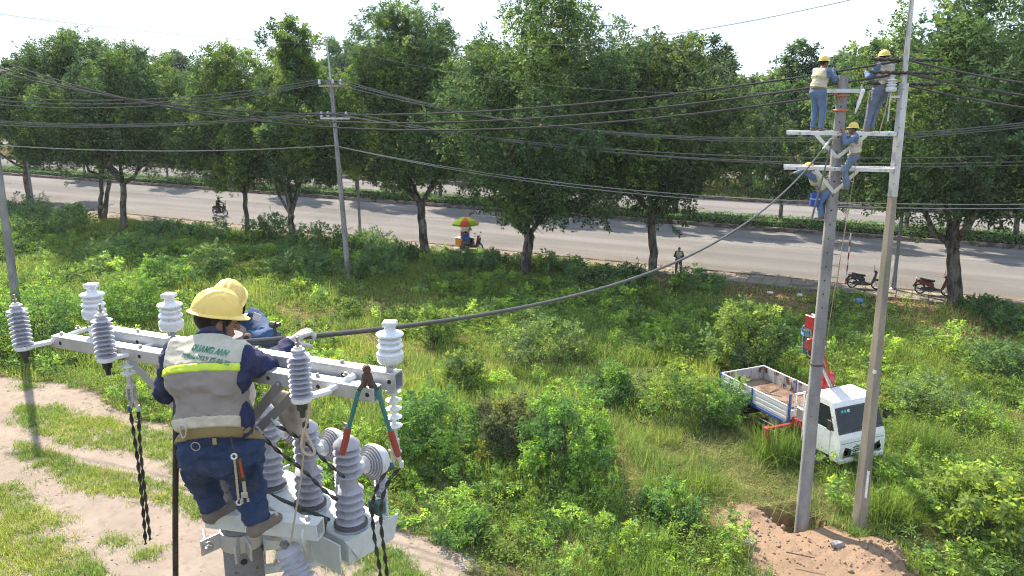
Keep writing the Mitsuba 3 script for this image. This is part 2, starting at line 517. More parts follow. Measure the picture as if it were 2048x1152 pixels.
def build_ground():
    far = lambda a, b, k: np.sign(b - a) * np.geomspace(1, abs(b - a) + 1, k)[1:] + a - np.sign(b - a)
    x = np.unique(np.r_[far(-34, -900, 26), np.arange(-34, 5.8, 0.3), np.arange(5.8, 10.6, 0.075), np.arange(10.6, 34, 0.3), far(34, 900, 26)])
    y = np.unique(np.r_[far(14, -200, 14), np.arange(14, 16.4, 0.2), np.arange(16.4, 20.6, 0.075), np.arange(20.6, 52, 0.3), far(52, 1200, 30)])
    X, Y = np.meshgrid(x, y, indexing='ij')
    xy = np.c_[X.ravel(), Y.ravel()]
    z = ground_height(xy)
    i, j = np.meshgrid(np.arange(len(x) - 1), np.arange(len(y) - 1), indexing='ij')
    k = i * len(y) + j
    q = np.stack([k, k + len(y), k + len(y) + 1, k + 1], -1).reshape(-1, 4)
    litter, pale, dug, brown = np.array([0.085, 0.075, 0.035]), np.array([0.275, 0.235, 0.21]), np.array([0.25, 0.175, 0.128]), np.array([0.20, 0.135, 0.09])
    t = near_noise(xy, 0.9, 12)[:, None]
    col = litter * (0.7 + 0.8 * t)
    col = np.where(rough(TRAIL, xy, 0.3)[:, None], np.array([0.30, 0.23, 0.12]), col)
    col = np.where(rough(CUT, xy, 0.3)[:, None], np.array([0.30, 0.27, 0.13]), col)
    t2 = near_noise(xy, 2.6, 14)[:, None]
    col = np.where(rough(SOIL, xy)[:, None], pale * (0.72 + 0.34 * t + 0.22 * t2) * (1 - [0, 0.02, 0.07] * np.clip(t2 - 0.45, 0, 1) * 2), col)
    col = np.where(rough(DUG, xy, 0.45)[:, None], dug * (0.8 + 0.4 * t), col)
    n = xy @ ROAD_N[:2]
    s = xy @ ROAD_S[:2]
    col = np.where((rough(VERGE, xy, 0.8) & (n < 47))[:, None], brown * (0.7 + 0.8 * t), col)
    col = np.where(((n > 45.2 + 0.8 * (t[:, 0] - 0.5)) & (n < 47) & (s < -10))[:, None], np.array([0.30, 0.24, 0.17]) * (0.6 + 0.8 * t), col)
    col = np.where((n > 110)[:, None], np.array([0.07, 0.08, 0.035]), col)
    pit = z < -0.3
    col = np.where(pit[:, None] & (np.hypot(*(xy - PIT).T) < 1)[:, None], np.array([0.34, 0.2, 0.125]), col)
    setting('ground', (np.c_[xy, z], q), 'soil', np.clip(col, 0, 1), True, 'overgrown lot with bare pale soil, a trodden track and a freshly dug pit')


build_ground()


def strip(n0, n1, z0, z1, s0=-420.0, s1=260.0, seg=80):
    """A slab that runs along the road between n0 and n1 across it."""
    s = np.linspace(s0, s1, seg + 1)
    P = lambda n, z: (s[:, None] * ROAD_S + n * ROAD_N) + np.array([0, 0, z])
    rows = [P(n0, z0), P(n0, z1), P(n1, z1), P(n1, z0)]
    v = np.vstack(rows)
    m = seg + 1
    f = []
    for a in range(3):
        k = np.arange(seg) + a * m
        f.append(np.stack([k, k + 1, k + 1 + m, k + m], 1))
    return (v, np.vstack(f))


setting('road', strip(49.1, 66.0, -0.2, 0.0), 'asphalt', label='wide grey carriageway nearest to the lot')
setting('road_001', strip(69.3, 82.6, -0.2, 0.004), 'asphalt', label='second carriageway beyond the hedged median')
setting('service_road', strip(105, 110.5, -0.2, 0.008), 'asphalt', label='narrow side road far behind the second carriageway')
setting('far_pavement', strip(110.6, 113, -0.2, 0.12), 'rust_bed', label='reddish pavement behind the far side road')
setting('pavement', strip(46.76, 48.9, -0.3, 0.10, s1=-20.0), 'slab', label='narrow paved footway between the lot and the road')
setting('pavement_bed', strip(46.80, 48.86, -0.3, 0.045, s0=-20, s1=260), 'slab')
setting('kerb', strip(48.9, 49.15, -0.3, 0.13), 'kerbing', label='low concrete kerb along the near carriageway')
rng = np.random.default_rng(5)
slab_shape = [mikit.ply(cbox((0.77, 0.70, 0.09), 0.012), 'slab', False) for _ in range(1)]
for i, s in enumerate(np.arange(-19.6, 12, 0.8)):
    for j in range(3):
        w = np.r_[rng.normal(0, 0.012, 3)]
        c = ROAD_S * (s + w[0]) + ROAD_N * (47.12 + 0.71 * j) + np.array([0, 0, 0.065 + 0.8 * w[2]])
        M = np.eye(4)
        M[:3, 0], M[:3, 1], M[:3, 3] = ROAD_S, ROAD_N, c
        M[:3, 2] = unit(np.array([w[0] * 0.8, w[1] * 0.8, 1]))
        scene[numbered('pavement__slab')] = {**slab_shape[0], 'to_world': T(M)}
# median: kerb stones, a grass bed and two clipped hedges
setting('median', strip(66.25, 69.1, -0.2, 0.22), 'soil', np.tile([0.10, 0.12, 0.04], (4 * 81, 1)), label='raised planted strip between the two carriageways')
kerb_shape = mikit.ply(cbox((0.985, 0.24, 0.75), 0.02), 'kerbing', False)
for n0 in (66.12, 69.2):
    for s in np.arange(-70, 12, 1.0) if n0 < 67 else np.arange(-30, 12, 1.0):
        M = np.eye(4)
        M[:3, 0], M[:3, 1], M[:3, 3] = ROAD_S, ROAD_N, ROAD_S * s + ROAD_N * (n0 + rng.normal(0, 0.012)) + np.array([0, 0, -0.05 + rng.normal(0, 0.01)])
        scene[numbered('median__kerb_stone')] = {**kerb_shape, 'to_world': T(M)}
    for a, b in ((-420, -70.5), (11.5, 260)) if n0 < 67 else ((-420, -30.5), (11.5, 260)):
        scene[numbered('median__kerb_stone')] = shape(strip(n0 - 0.12, n0 + 0.12, -0.2, 0.32, a, b, 8), 'kerbing', smooth=False)
setting('far_kerb', strip(82.6, 82.85, -0.2, 0.42), 'kerbing', label='kerb on the far side of the second carriageway')


# ================================================================ leaves and grass
def leaf_quads(P, N, L, W, rng, fold=0.0):
    """One pointed leaf (two triangles) per point: P base points, N normals, L lengths, W widths."""
    n = len(P)
    N = N / (np.linalg.norm(N, axis=1, keepdims=True) + 1e-9)
    r = rng.normal(size=(n, 3))
    a = np.cross(N, r)
    a /= np.linalg.norm(a, axis=1, keepdims=True) + 1e-9
    b = np.cross(N, a)
    L, W = np.broadcast_to(L, n)[:, None], np.broadcast_to(W, n)[:, None]
    v = np.stack([P, P + a * L * 0.5 + b * W * 0.5 - N * L * fold, P + a * L, P + a * L * 0.5 - b * W * 0.5 - N * L * fold], 1)
    k = np.arange(n)[:, None] * 4
    f = np.vstack([k + [0, 1, 2], k + [0, 2, 3]])
    return v.reshape(-1, 3), f


def leaf_shape(v, f, col, mat='leaf'):
    return mikit.ply((v, f), mat, False, color=np.repeat(np.clip(col, 0, 1), 4, 0))


DEEP, MID, FRESH, OLIVE = np.array([0.066, 0.118, 0.058]), np.array([0.120, 0.200, 0.065]), np.array([0.22, 0.33, 0.045]), np.array([0.10, 0.11, 0.045])


def crown_mesh(seed, R, H, blobs, leaves, size, fresh=0.25, hue=(1, 1, 1), shapefn=None):
    """Leaves in upright clumps round the ends of the boughs; z from 0 (lowest leaf) to H. Returns (vertices, faces, leaf colours)."""
    rng = np.random.default_rng(seed)
    C, Rb = [], []
    while len(C) < blobs:
        q = rng.uniform(-1, 1, 3)
        d = np.linalg.norm(q)
        if d > 1 or (d < 0.55 and rng.random() < 0.8):
            continue
        zz = q[2]
        wide = (0.66 + 0.34 * math.cos((zz + 0.25) * 1.2)) if shapefn is None else shapefn(zz)
        wide *= 0.72 + 0.62 * float(meshkit.noise(q / d * 1.7 + seed * 3.1, 5))
        C.append([q[0] * R * wide * 0.93, q[1] * R * wide * 0.93, H * (0.5 + 0.45 * zz)])
        Rb.append(R * rng.uniform(0.09, 0.22) * (1.15 if blobs < 60 else 0.85))
    for _ in range(blobs // 9):                                  # shoots that stand above the crown
        a, u = rng.uniform(0, 6.283), rng.uniform(0, 0.6)
        C.append([math.cos(a) * u * R, math.sin(a) * u * R, H * (0.97 - 0.30 * u * u + rng.uniform(-0.02, 0.07))])
        Rb.append(R * rng.uniform(0.06, 0.11))
    C, Rb, blobs = np.array(C), np.array(Rb), len(C)
    tall = rng.uniform(0.8, 1.7, blobs)
    share = Rb ** 2 * tall
    m = 6                                                         # leaflets on a spray
    ns = leaves // m
    which = rng.choice(blobs, ns, p=share / share.sum())
    d = rng.normal(size=(ns, 3))
    d /= np.linalg.norm(d, axis=1, keepdims=True)
    rad = rng.uniform(0.1, 1.0, ns) ** 0.5
    spike = 1 + 0.9 * (meshkit.noise(d * 2.6 + which[:, None] * 7.7, 3) - 0.42)
    P = C[which] + d * (Rb[which] * rad * spike)[:, None] * np.stack([np.ones(ns), np.ones(ns), tall[which]], 1)
    axis = 0.8 * d + np.array([0, 0, 0.25]) + rng.normal(0, 0.5, (ns, 3))
    axis /= np.linalg.norm(axis, axis=1, keepdims=True)
    N = 0.5 * d + np.array([0, 0, 0.8]) + rng.normal(0, 0.4, (ns, 3))
    side = np.cross(N, axis)
    side /= np.linalg.norm(side, axis=1, keepdims=True) + 1e-9
    N = np.cross(axis, side)
    k = np.tile(np.arange(m), ns)
    rep = lambda q: np.repeat(q, m, 0)
    sgn = np.where(k % 2 == 0, 1.0, -1.0)[:, None]
    t = ((k // 2) / (m / 2))[:, None]
    L = (size * rng.uniform(0.7, 1.3, ns * m))[:, None]
    base_ = rep(P) + rep(axis) * (t - 0.3) * size * 1.9 - np.array([0, 0, 1]) * t ** 2 * size * 0.35
    a = rep(axis) * (0.45 + 0.5 * t) + rep(side) * sgn * (1 - 0.35 * t) + rng.normal(0, 0.22, (ns * m, 3)) - np.array([0, 0, 0.15])
    a /= np.linalg.norm(a, axis=1, keepdims=True)
    n_ = rep(N) + rng.normal(0, 0.35, (ns * m, 3))
    bb = np.cross(n_, a)
    bb /= np.linalg.norm(bb, axis=1, keepdims=True) + 1e-9
    W = L * rng.uniform(0.42, 0.60, (ns * m, 1))
    v = np.stack([base_, base_ + a * L * 0.45 + bb * W * 0.5, base_ + a * L, base_ + a * L * 0.45 - bb * W * 0.5], 1).reshape(-1, 3)
    q = np.arange(ns * m)[:, None] * 4
    f = np.vstack([q + [0, 1, 2], q + [0, 2, 3]])
    wk, rad, leaves = np.repeat(which, m), np.repeat(rad, m), ns * m
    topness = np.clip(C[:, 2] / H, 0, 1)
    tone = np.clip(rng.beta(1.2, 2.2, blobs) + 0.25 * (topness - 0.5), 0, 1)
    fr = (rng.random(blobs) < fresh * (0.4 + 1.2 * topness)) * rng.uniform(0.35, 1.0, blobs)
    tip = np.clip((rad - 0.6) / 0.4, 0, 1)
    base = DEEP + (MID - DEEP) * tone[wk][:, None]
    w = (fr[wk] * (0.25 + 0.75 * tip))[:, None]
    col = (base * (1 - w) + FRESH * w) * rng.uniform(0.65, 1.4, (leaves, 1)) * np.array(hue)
    dead = rng.random(leaves) < 0.005
    col[dead] = [0.20, 0.14, 0.05]
    return v, f, col


def limb_path(p0, p1, rng, bend=0.12, n=7, jit=0.022):
    t = np.linspace(0, 1, n)[:, None]
    p0, p1 = np.asarray(p0, float), np.asarray(p1, float)
    L = np.linalg.norm(p1 - p0)
    off = rng.normal(0, bend * L, 3)
    p = p0 * (1 - t) + p1 * t + np.sin(t * np.pi) * off
    p[1:-1] += rng.normal(0, jit * L, (n - 2, 3))
    return p


def tree(label, base, fork, crown_c, R, H, seed, r0=0.22, stems=1, limbs=6, blobs=46, leaves=17000, size=0.24, fresh=0.25, hue=(1, 1, 1), group=None, lean=(0, 0), shapefn=None, low=None):
    """A tree of its own: base and fork points, the crown's lowest-leaf height crown_c[2], radius R and height H."""
    rng = np.random.default_rng(seed)
    k = thing('tree', label, 'tree', group)
    base, fork = np.asarray(base, float), np.asarray(fork, float)
    wood = []
    for s in range(stems):
        o = np.array([0.28 * s, 0.12 * s, 0]) * (1 if s % 2 else -1)
        P = limb_path(base + o - [0, 0, 0.3], fork + o * 2.2, rng, 0.012, 9, 0.008)
        rr = r0 * np.interp(np.linspace(0, 1, 9), [0, 0.08, 0.2, 1], [1.5, 1.12, 1.0, 0.82]) * (0.8 if stems > 1 else 1)
        wood.append(tube(P, rr * rng.uniform(0.94, 1.06, 9), 12))
    wood.append(lathe([(0, -0.1), (r0 * 0.85, -0.1), (r0 * 1.0, 0.05), (r0 * 0.75, 0.2), (0, 0.3)], fork - [0, 0, 0.08], n=10))
    for i in range(limbs):
        a = 2 * math.pi * (i + rng.uniform(-0.3, 0.3)) / limbs
        el = rng.uniform(0.35, 0.8)
        end = np.array([crown_c[0] + math.cos(a) * R * rng.uniform(0.35, 0.7), crown_c[1] + math.sin(a) * R * rng.uniform(0.35, 0.7), crown_c[2] + H * el])
        P = limb_path(fork, end, rng, 0.10, 8)
        ra = r0 * rng.uniform(0.42, 0.6)
        wood.append(tube(P, np.linspace(ra, ra * 0.2, 8), 8))
        for j in range(2):
            q = P[rng.integers(3, 7)]
            e2 = q + rng.normal(0, 1, 3) * R * 0.28 + [0, 0, R * 0.25]
            wood.append(tube(limb_path(q, e2, rng, 0.1, 5), np.linspace(ra * 0.4, ra * 0.1, 5), 6))
    part(k, 'trunk', cat(wood), 'bark')
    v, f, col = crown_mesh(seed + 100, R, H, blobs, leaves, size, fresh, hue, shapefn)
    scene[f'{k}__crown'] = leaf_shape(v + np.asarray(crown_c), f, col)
    return k


def shared_tree(label, pos, height, variant, yaw, stretch=1.0, group=None):
    """A tree farther back: one of a few grown shapes under its own turn and size."""
    k = thing('tree', label, 'tree', group)
    tr, cr, h0 = variant
    s = height / h0
    M = T().translate(list(map(float, pos))).rotate([0, 0, 1], yaw).scale([s * stretch, s * stretch, s])
    scene[f'{k}__trunk'] = {**tr, 'to_world': M}
    scene[f'{k}__crown'] = {**cr, 'to_world': M}
    return k


def grown(seed, h=12.0, R=4.2, first=2.8, leaves=20000, size=0.32, fresh=0.2, hue=(1, 1, 1), blobs=64):
    rng = np.random.default_rng(seed)
    wood = [tube(limb_path((0, 0, -0.3), (0, 0, first + 0.6), rng, 0.03, 6), np.linspace(0.24, 0.17, 6), 8)]
    for i in range(6):
        a = i * 1.047 + rng.uniform(-0.3, 0.3)
        P = limb_path((0, 0, first), (math.cos(a) * R * 0.55, math.sin(a) * R * 0.55, first + (h - first) * rng.uniform(0.35, 0.75)), rng, 0.1, 6)
        wood.append(tube(P, np.linspace(0.11, 0.03, 6), 6))
    v, f, col = crown_mesh(seed + 50, R, h - first + 0.6, blobs, leaves, size, fresh, hue)
    return shape(cat(wood), 'bark'), leaf_shape(v + [0, 0, first - 0.6], f, col), h


def top_z(px, py, Y):
    return at(px, py, Y)[2]


# ---- the row of trees along the near pavement: picture points of base and fork, crown extents (left, right, top, bottom) at the tree's own distance
ROW = [
    ('tree with two dark stems close together, second from the left edge of the lot', (199, 440), (203, 352), (40, 300, 78, 345), 2, 0.24, 0.18, 12),
    ('tree with one pale leaning trunk beside the twin-stemmed tree', (245, 462), (246, 368), (150, 400, 105, 350), 1, 0.26, 0.25, 13),
    ('slim tree with a straight trunk right of the motorcycle on the road', (495, 478), (490, 388), (372, 600, 105, 385), 1, 0.19, 0.5, 14),
    ('tree with a forked trunk and a tall narrow top standing above its neighbours', (588, 507), (582, 432), (500, 700, 45, 400), 1, 0.25, 0.45, 15),
    ('tree with a dark slanting trunk beside the parasol of the street vendor', (851, 512), (842, 408), (672, 965, 20, 400), 1, 0.3, 0.2, 16),
    ('large tree with a pale forked trunk right of the street vendor', (1046, 552), (1058, 470), (880, 1300, 12, 465), 1, 0.33, 0.3, 17),
    ('tree with a dark bent trunk behind the standing man on the pavement', (1308, 546), (1302, 425), (1130, 1500, 95, 420), 1, 0.27, 0.12, 18),
    ('large tree right of the parked scooters', (1914, 612), (1905, 490), (1690, 2170, -10, 470), 1, 0.36, 0.22, 19),
]
for label, b, fk, (x0, x1, yt, yb), stems, r0, fresh, seed in ROW:
    B = gnd(*b)
    F = at(*fk, B[1])
    L, Rr = at(x0, yb, B[1]), at(x1, yb, B[1])
    top, bot = at((x0 + x1) / 2, yt, B[1])[2], at((x0 + x1) / 2, yb, B[1])[2]
    R = (Rr[0] - L[0]) / 2 * 1.22
    tall = seed == 15
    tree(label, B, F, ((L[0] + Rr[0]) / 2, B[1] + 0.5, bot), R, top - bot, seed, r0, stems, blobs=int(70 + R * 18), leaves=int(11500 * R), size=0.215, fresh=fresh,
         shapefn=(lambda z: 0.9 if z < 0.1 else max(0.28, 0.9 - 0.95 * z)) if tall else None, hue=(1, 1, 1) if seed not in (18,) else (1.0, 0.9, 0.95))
# one more beyond the right edge, whose shade and leaves reach in, and one beyond the left edge
far_rng = np.random.default_rng(77)
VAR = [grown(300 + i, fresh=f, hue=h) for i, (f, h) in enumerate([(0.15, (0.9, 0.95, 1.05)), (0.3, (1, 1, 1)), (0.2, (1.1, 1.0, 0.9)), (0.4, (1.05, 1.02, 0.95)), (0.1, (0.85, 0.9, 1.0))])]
for (px, py), h, v, lab in [((62, 400), 13.5, 0, 'dark tree nearest the left edge of the photo, beside the lamp post'), ((2230, 640), 14.5, 1, None), ((-180, 430), 14.5, 2, None)]:
    shared_tree(lab or ('leafy tree beyond the right edge of the photo' if px > 0 else 'leafy tree beyond the left edge of the photo'), gnd(px, py), h, VAR[v], far_rng.uniform(0, 360), 1.25)
# median trees: slim trunks between the hedges
for (px, lab, h) in [(1025, 'slim median tree left of the large pale-trunked tree', 11.5), (340, 'small median tree behind the twin-stemmed tree', 8.5), (1349, 'slim median tree with a short bushy top behind the dark bent tree', 10.5), (1560, 'slim median tree behind the long cable, left of the new pole', 11.0),
                     (2042, 'slim median tree at the right edge of the photo', 12.5), (715, 'median tree behind the grey utility pole', 11.0), (1175, 'slim median tree with a thin stem right of the pale-trunked tree', 11.0), (1820, 'median tree behind the tree by the scooters', 12.5), (180, 'slim median tree near the left edge', 9.0), (560, 'median tree behind the forked tree', 11.0), (880, 'median tree behind the slanting trunk', 12.0)]:
    r = ray(px, 420)
    n = r[:2] @ ROAD_N[:2]
    Q = np.array([r[0], r[1], 0]) * (67.6 / n)
    shared_tree(lab, Q + [0, 0, 0.2], h, VAR[far_rng.integers(5)], far_rng.uniform(0, 360), 0.85, None)
ANCHORS = [(0, 'left photo edge'), (200, 'twin-stemmed tree'), (495, 'slim straight-trunked tree'), (588, 'fork-trunked tree'), (680, 'grey utility pole'), (850, 'slanting-trunked tree'), (1046, 'large pale-trunked tree'), (1308, 'bent-trunked tree'), (1650, 'new round pole'), (1770, 'tan pole'), (1914, 'big tree by the scooters'), (2048, 'right photo edge')]
SEEN = {}


def seen_label(what, Q):
    """Says where among the near things a far one shows: 'just left of the tan pole', 'second left of' and so on."""
    px = 1024 + FPX * Q[0] / (Q[1] * CP + CAM_H * SP)
    if px < -130 or px > 2180:
        return None
    ax_, name = min(ANCHORS, key=lambda a: abs(a[0] - px))
    side = 'left' if px < ax_ else 'right'
    n = SEEN[(what, name, side)] = SEEN.get((what, name, side), 0) + 1
    return f"{what}, {['', 'second ', 'third ', 'fourth ', 'fifth ', 'sixth '][n - 1]}{side} of the {name}"


# verge and woodland behind the second carriageway
for i, s in enumerate(np.arange(-118, 30, 9.5)):
    n = 93.5 + far_rng.uniform(-1.5, 5.5)
    Q = ROAD_S * (s + far_rng.uniform(-2, 2)) + ROAD_N * n
    lab = seen_label('verge tree behind the second carriageway', Q)
    if lab is None:
        continue
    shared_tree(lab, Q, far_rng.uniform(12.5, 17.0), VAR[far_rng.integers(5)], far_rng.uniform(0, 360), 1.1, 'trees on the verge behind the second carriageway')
for i, s in enumerate(np.arange(-190, 60, 9.5)):
    Q = ROAD_S * (s + far_rng.uniform(-3, 3)) + ROAD_N * (120 + far_rng.uniform(-3, 12))
    lab = seen_label('background tree beyond the side road', Q)
    if lab is None:
        continue
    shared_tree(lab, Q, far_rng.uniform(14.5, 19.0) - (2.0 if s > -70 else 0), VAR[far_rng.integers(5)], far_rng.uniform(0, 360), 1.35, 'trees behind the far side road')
wood_v, wood_f, wood_c, off = [], [], [], 0
for i, s in enumerate(np.arange(-330, 110, 15)):
    for n, h in ((160, 15.5), (185, 17.5)):
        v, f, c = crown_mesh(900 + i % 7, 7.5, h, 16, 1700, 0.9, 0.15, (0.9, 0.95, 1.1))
        v = v + ROAD_S * (s + far_rng.uniform(-4, 4)) + ROAD_N * (n + far_rng.uniform(-6, 6)) + [0, 0, far_rng.uniform(-2.5, 0.5)]
        wood_v.append(v), wood_f.append(f + off), wood_c.append(c)
        off += len(v)
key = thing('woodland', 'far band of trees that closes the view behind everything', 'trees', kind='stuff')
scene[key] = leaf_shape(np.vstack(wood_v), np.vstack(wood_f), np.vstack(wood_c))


# ---- hedges on the median and shrubs on the far verge
def hedge(label, n0, n1, z0, z1, s0=-130.0, s1=24.0, dens=120, seed=3):
    rng = np.random.default_rng(seed)
    k = thing('hedge', label, 'hedge')
    w = n1 - n0
    N = int((s1 - s0) * dens)
    face = rng.choice(3, N, p=[0.42, 0.42, 0.16])
    s, a, b = rng.uniform(s0, s1, N), rng.random(N), rng.random(N)
    n = np.where(face == 0, n0 + 0.06 * rng.normal(size=N), np.where(face == 2, n1, n0 + w * a))
    z = np.where(face == 1, z1 + 0.05 * rng.normal(size=N), z0 + (z1 - z0) * b) + 0.10 * (meshkit.noise(np.c_[s * 0.8, n * 0, n * 0], 6) - 0.5)
    P = s[:, None] * ROAD_S + n[:, None] * ROAD_N + np.c_[n * 0, n * 0, z]
    nor = np.where((face == 1)[:, None], [0, 0, 1.0], -ROAD_N) + rng.normal(0, 0.5, (N, 3))
    v, f = leaf_quads(P, nor, 0.17, 0.11, rng)
    col = (DEEP + (MID - DEEP) * rng.random((N, 1)) ** 1.2) * rng.uniform(1.0, 1.9, (N, 1)) * [1, 1.1, 0.9]
    scene[f'{k}__foliage'] = leaf_shape(v, f, col)
    part(k, 'stem', strip(n0 + 0.08, n1 - 0.08, z0 - 0.1, z1 - 0.12, s0, s1, 60), 'matte', (0.02, 0.03, 0.012), False, kind='stuff')


hedge('low clipped hedge along the near edge of the median', 66.5, 67.3, 0.2, 0.78, seed=3)
hedge('low clipped hedge along the far edge of the median', 68.2, 68.95, 0.2, 0.85, seed=4)


def blades(xy, h, w, col, rng, lean=0.35, flop=0.0, seg=3):
    """Curved blades (tapered strips) rooted at xy."""
    n = len(xy)
    z = ground_height(xy) - 0.02
    base = np.c_[xy, z]
    az = rng.uniform(0, 2 * np.pi, n)
    d = np.c_[np.cos(az), np.sin(az), np.zeros(n)]
    side = np.c_[-np.sin(az + rng.normal(0, 0.7, n)), np.cos(az + rng.normal(0, 0.7, n)), np.zeros(n)]
    ln = np.abs(rng.normal(lean, lean * 0.6, n)) + flop
    v = []
    for i in range(seg + 1):
        t = i / seg
        up = h * (t - 0.45 * ln * t * t * np.clip(ln, 0, 1.4))
        c = base + d * (h * ln * t ** 1.7)[:, None] + np.c_[up * 0, up * 0, np.maximum(up, 0.02 * t)]
        wd = (w * (1 - 0.92 * t ** 1.5) * 0.5)[:, None]
        if i < seg:
            v += [c - side * wd, c + side * wd]
        else:
            v += [c]
    V = np.stack(v, 1)
    m = V.shape[1]
    k = np.arange(n)[:, None] * m
    f = []
    for i in range(seg - 1):
        f += [k + [2 * i, 2 * i + 1, 2 * i + 3], k + [2 * i, 2 * i + 3, 2 * i + 2]]
    f.append(k + [m - 3, m - 2, m - 1])
    return V.reshape(-1, 3), np.vstack(f), np.repeat(np.clip(col, 0, 1), m, 0)


def stuff(name, label, cat_name, pieces, mat='grass'):
    off, V, F, C = 0, [], [], []
    for v, f, c in pieces:
        V.append(v), F.append(f + off), C.append(c)
        off += len(v)
    k = thing(name, label, cat_name, kind='stuff')
    scene[k] = mikit.ply((np.vstack(V), np.vstack(F)), mat, False, color=np.vstack(C))


PATCH_RNG = np.random.default_rng(42)


def scatter(n, y0, y1, xl=0.70):
    """Points over the strip of ground y0..y1 that the lens can reach, evenly by area."""
    out = []
    while sum(map(len, out)) < n:
        y = np.sqrt(PATCH_RNG.uniform(y0 ** 2, y1 ** 2, n))
        x = PATCH_RNG.uniform(-xl, xl, n) * (y + 3)
        p = np.c_[x, y]
        out.append(p[(p @ ROAD_N[:2] < 46.6)])
    return np.vstack(out)[:n]


DRY = np.array([0.46, 0.41, 0.19])
GREENS = [np.array([0.20, 0.325, 0.06]), np.array([0.32, 0.42, 0.08]), np.array([0.10, 0.24, 0.07])]


def grass_colour(xy, rng):
    a = np.clip((near_noise(xy, 0.22, 31) - 0.3) / 0.4, 0, 1)[:, None]
    b = np.clip((near_noise(xy, 0.6, 32) - 0.35) / 0.3, 0, 1)[:, None]
    c = GREENS[0] * (1 - a) + GREENS[1] * a
    c = c * (1 - 0.5 * b) + GREENS[2] * 0.5 * b
    dry = (rng.random((len(xy), 1)) < 0.10 + 0.16 * a) * rng.uniform(0.3, 0.9, (len(xy), 1))
    return (c * (1 - dry) + DRY * dry) * rng.uniform(0.7, 1.35, (len(xy), 1))


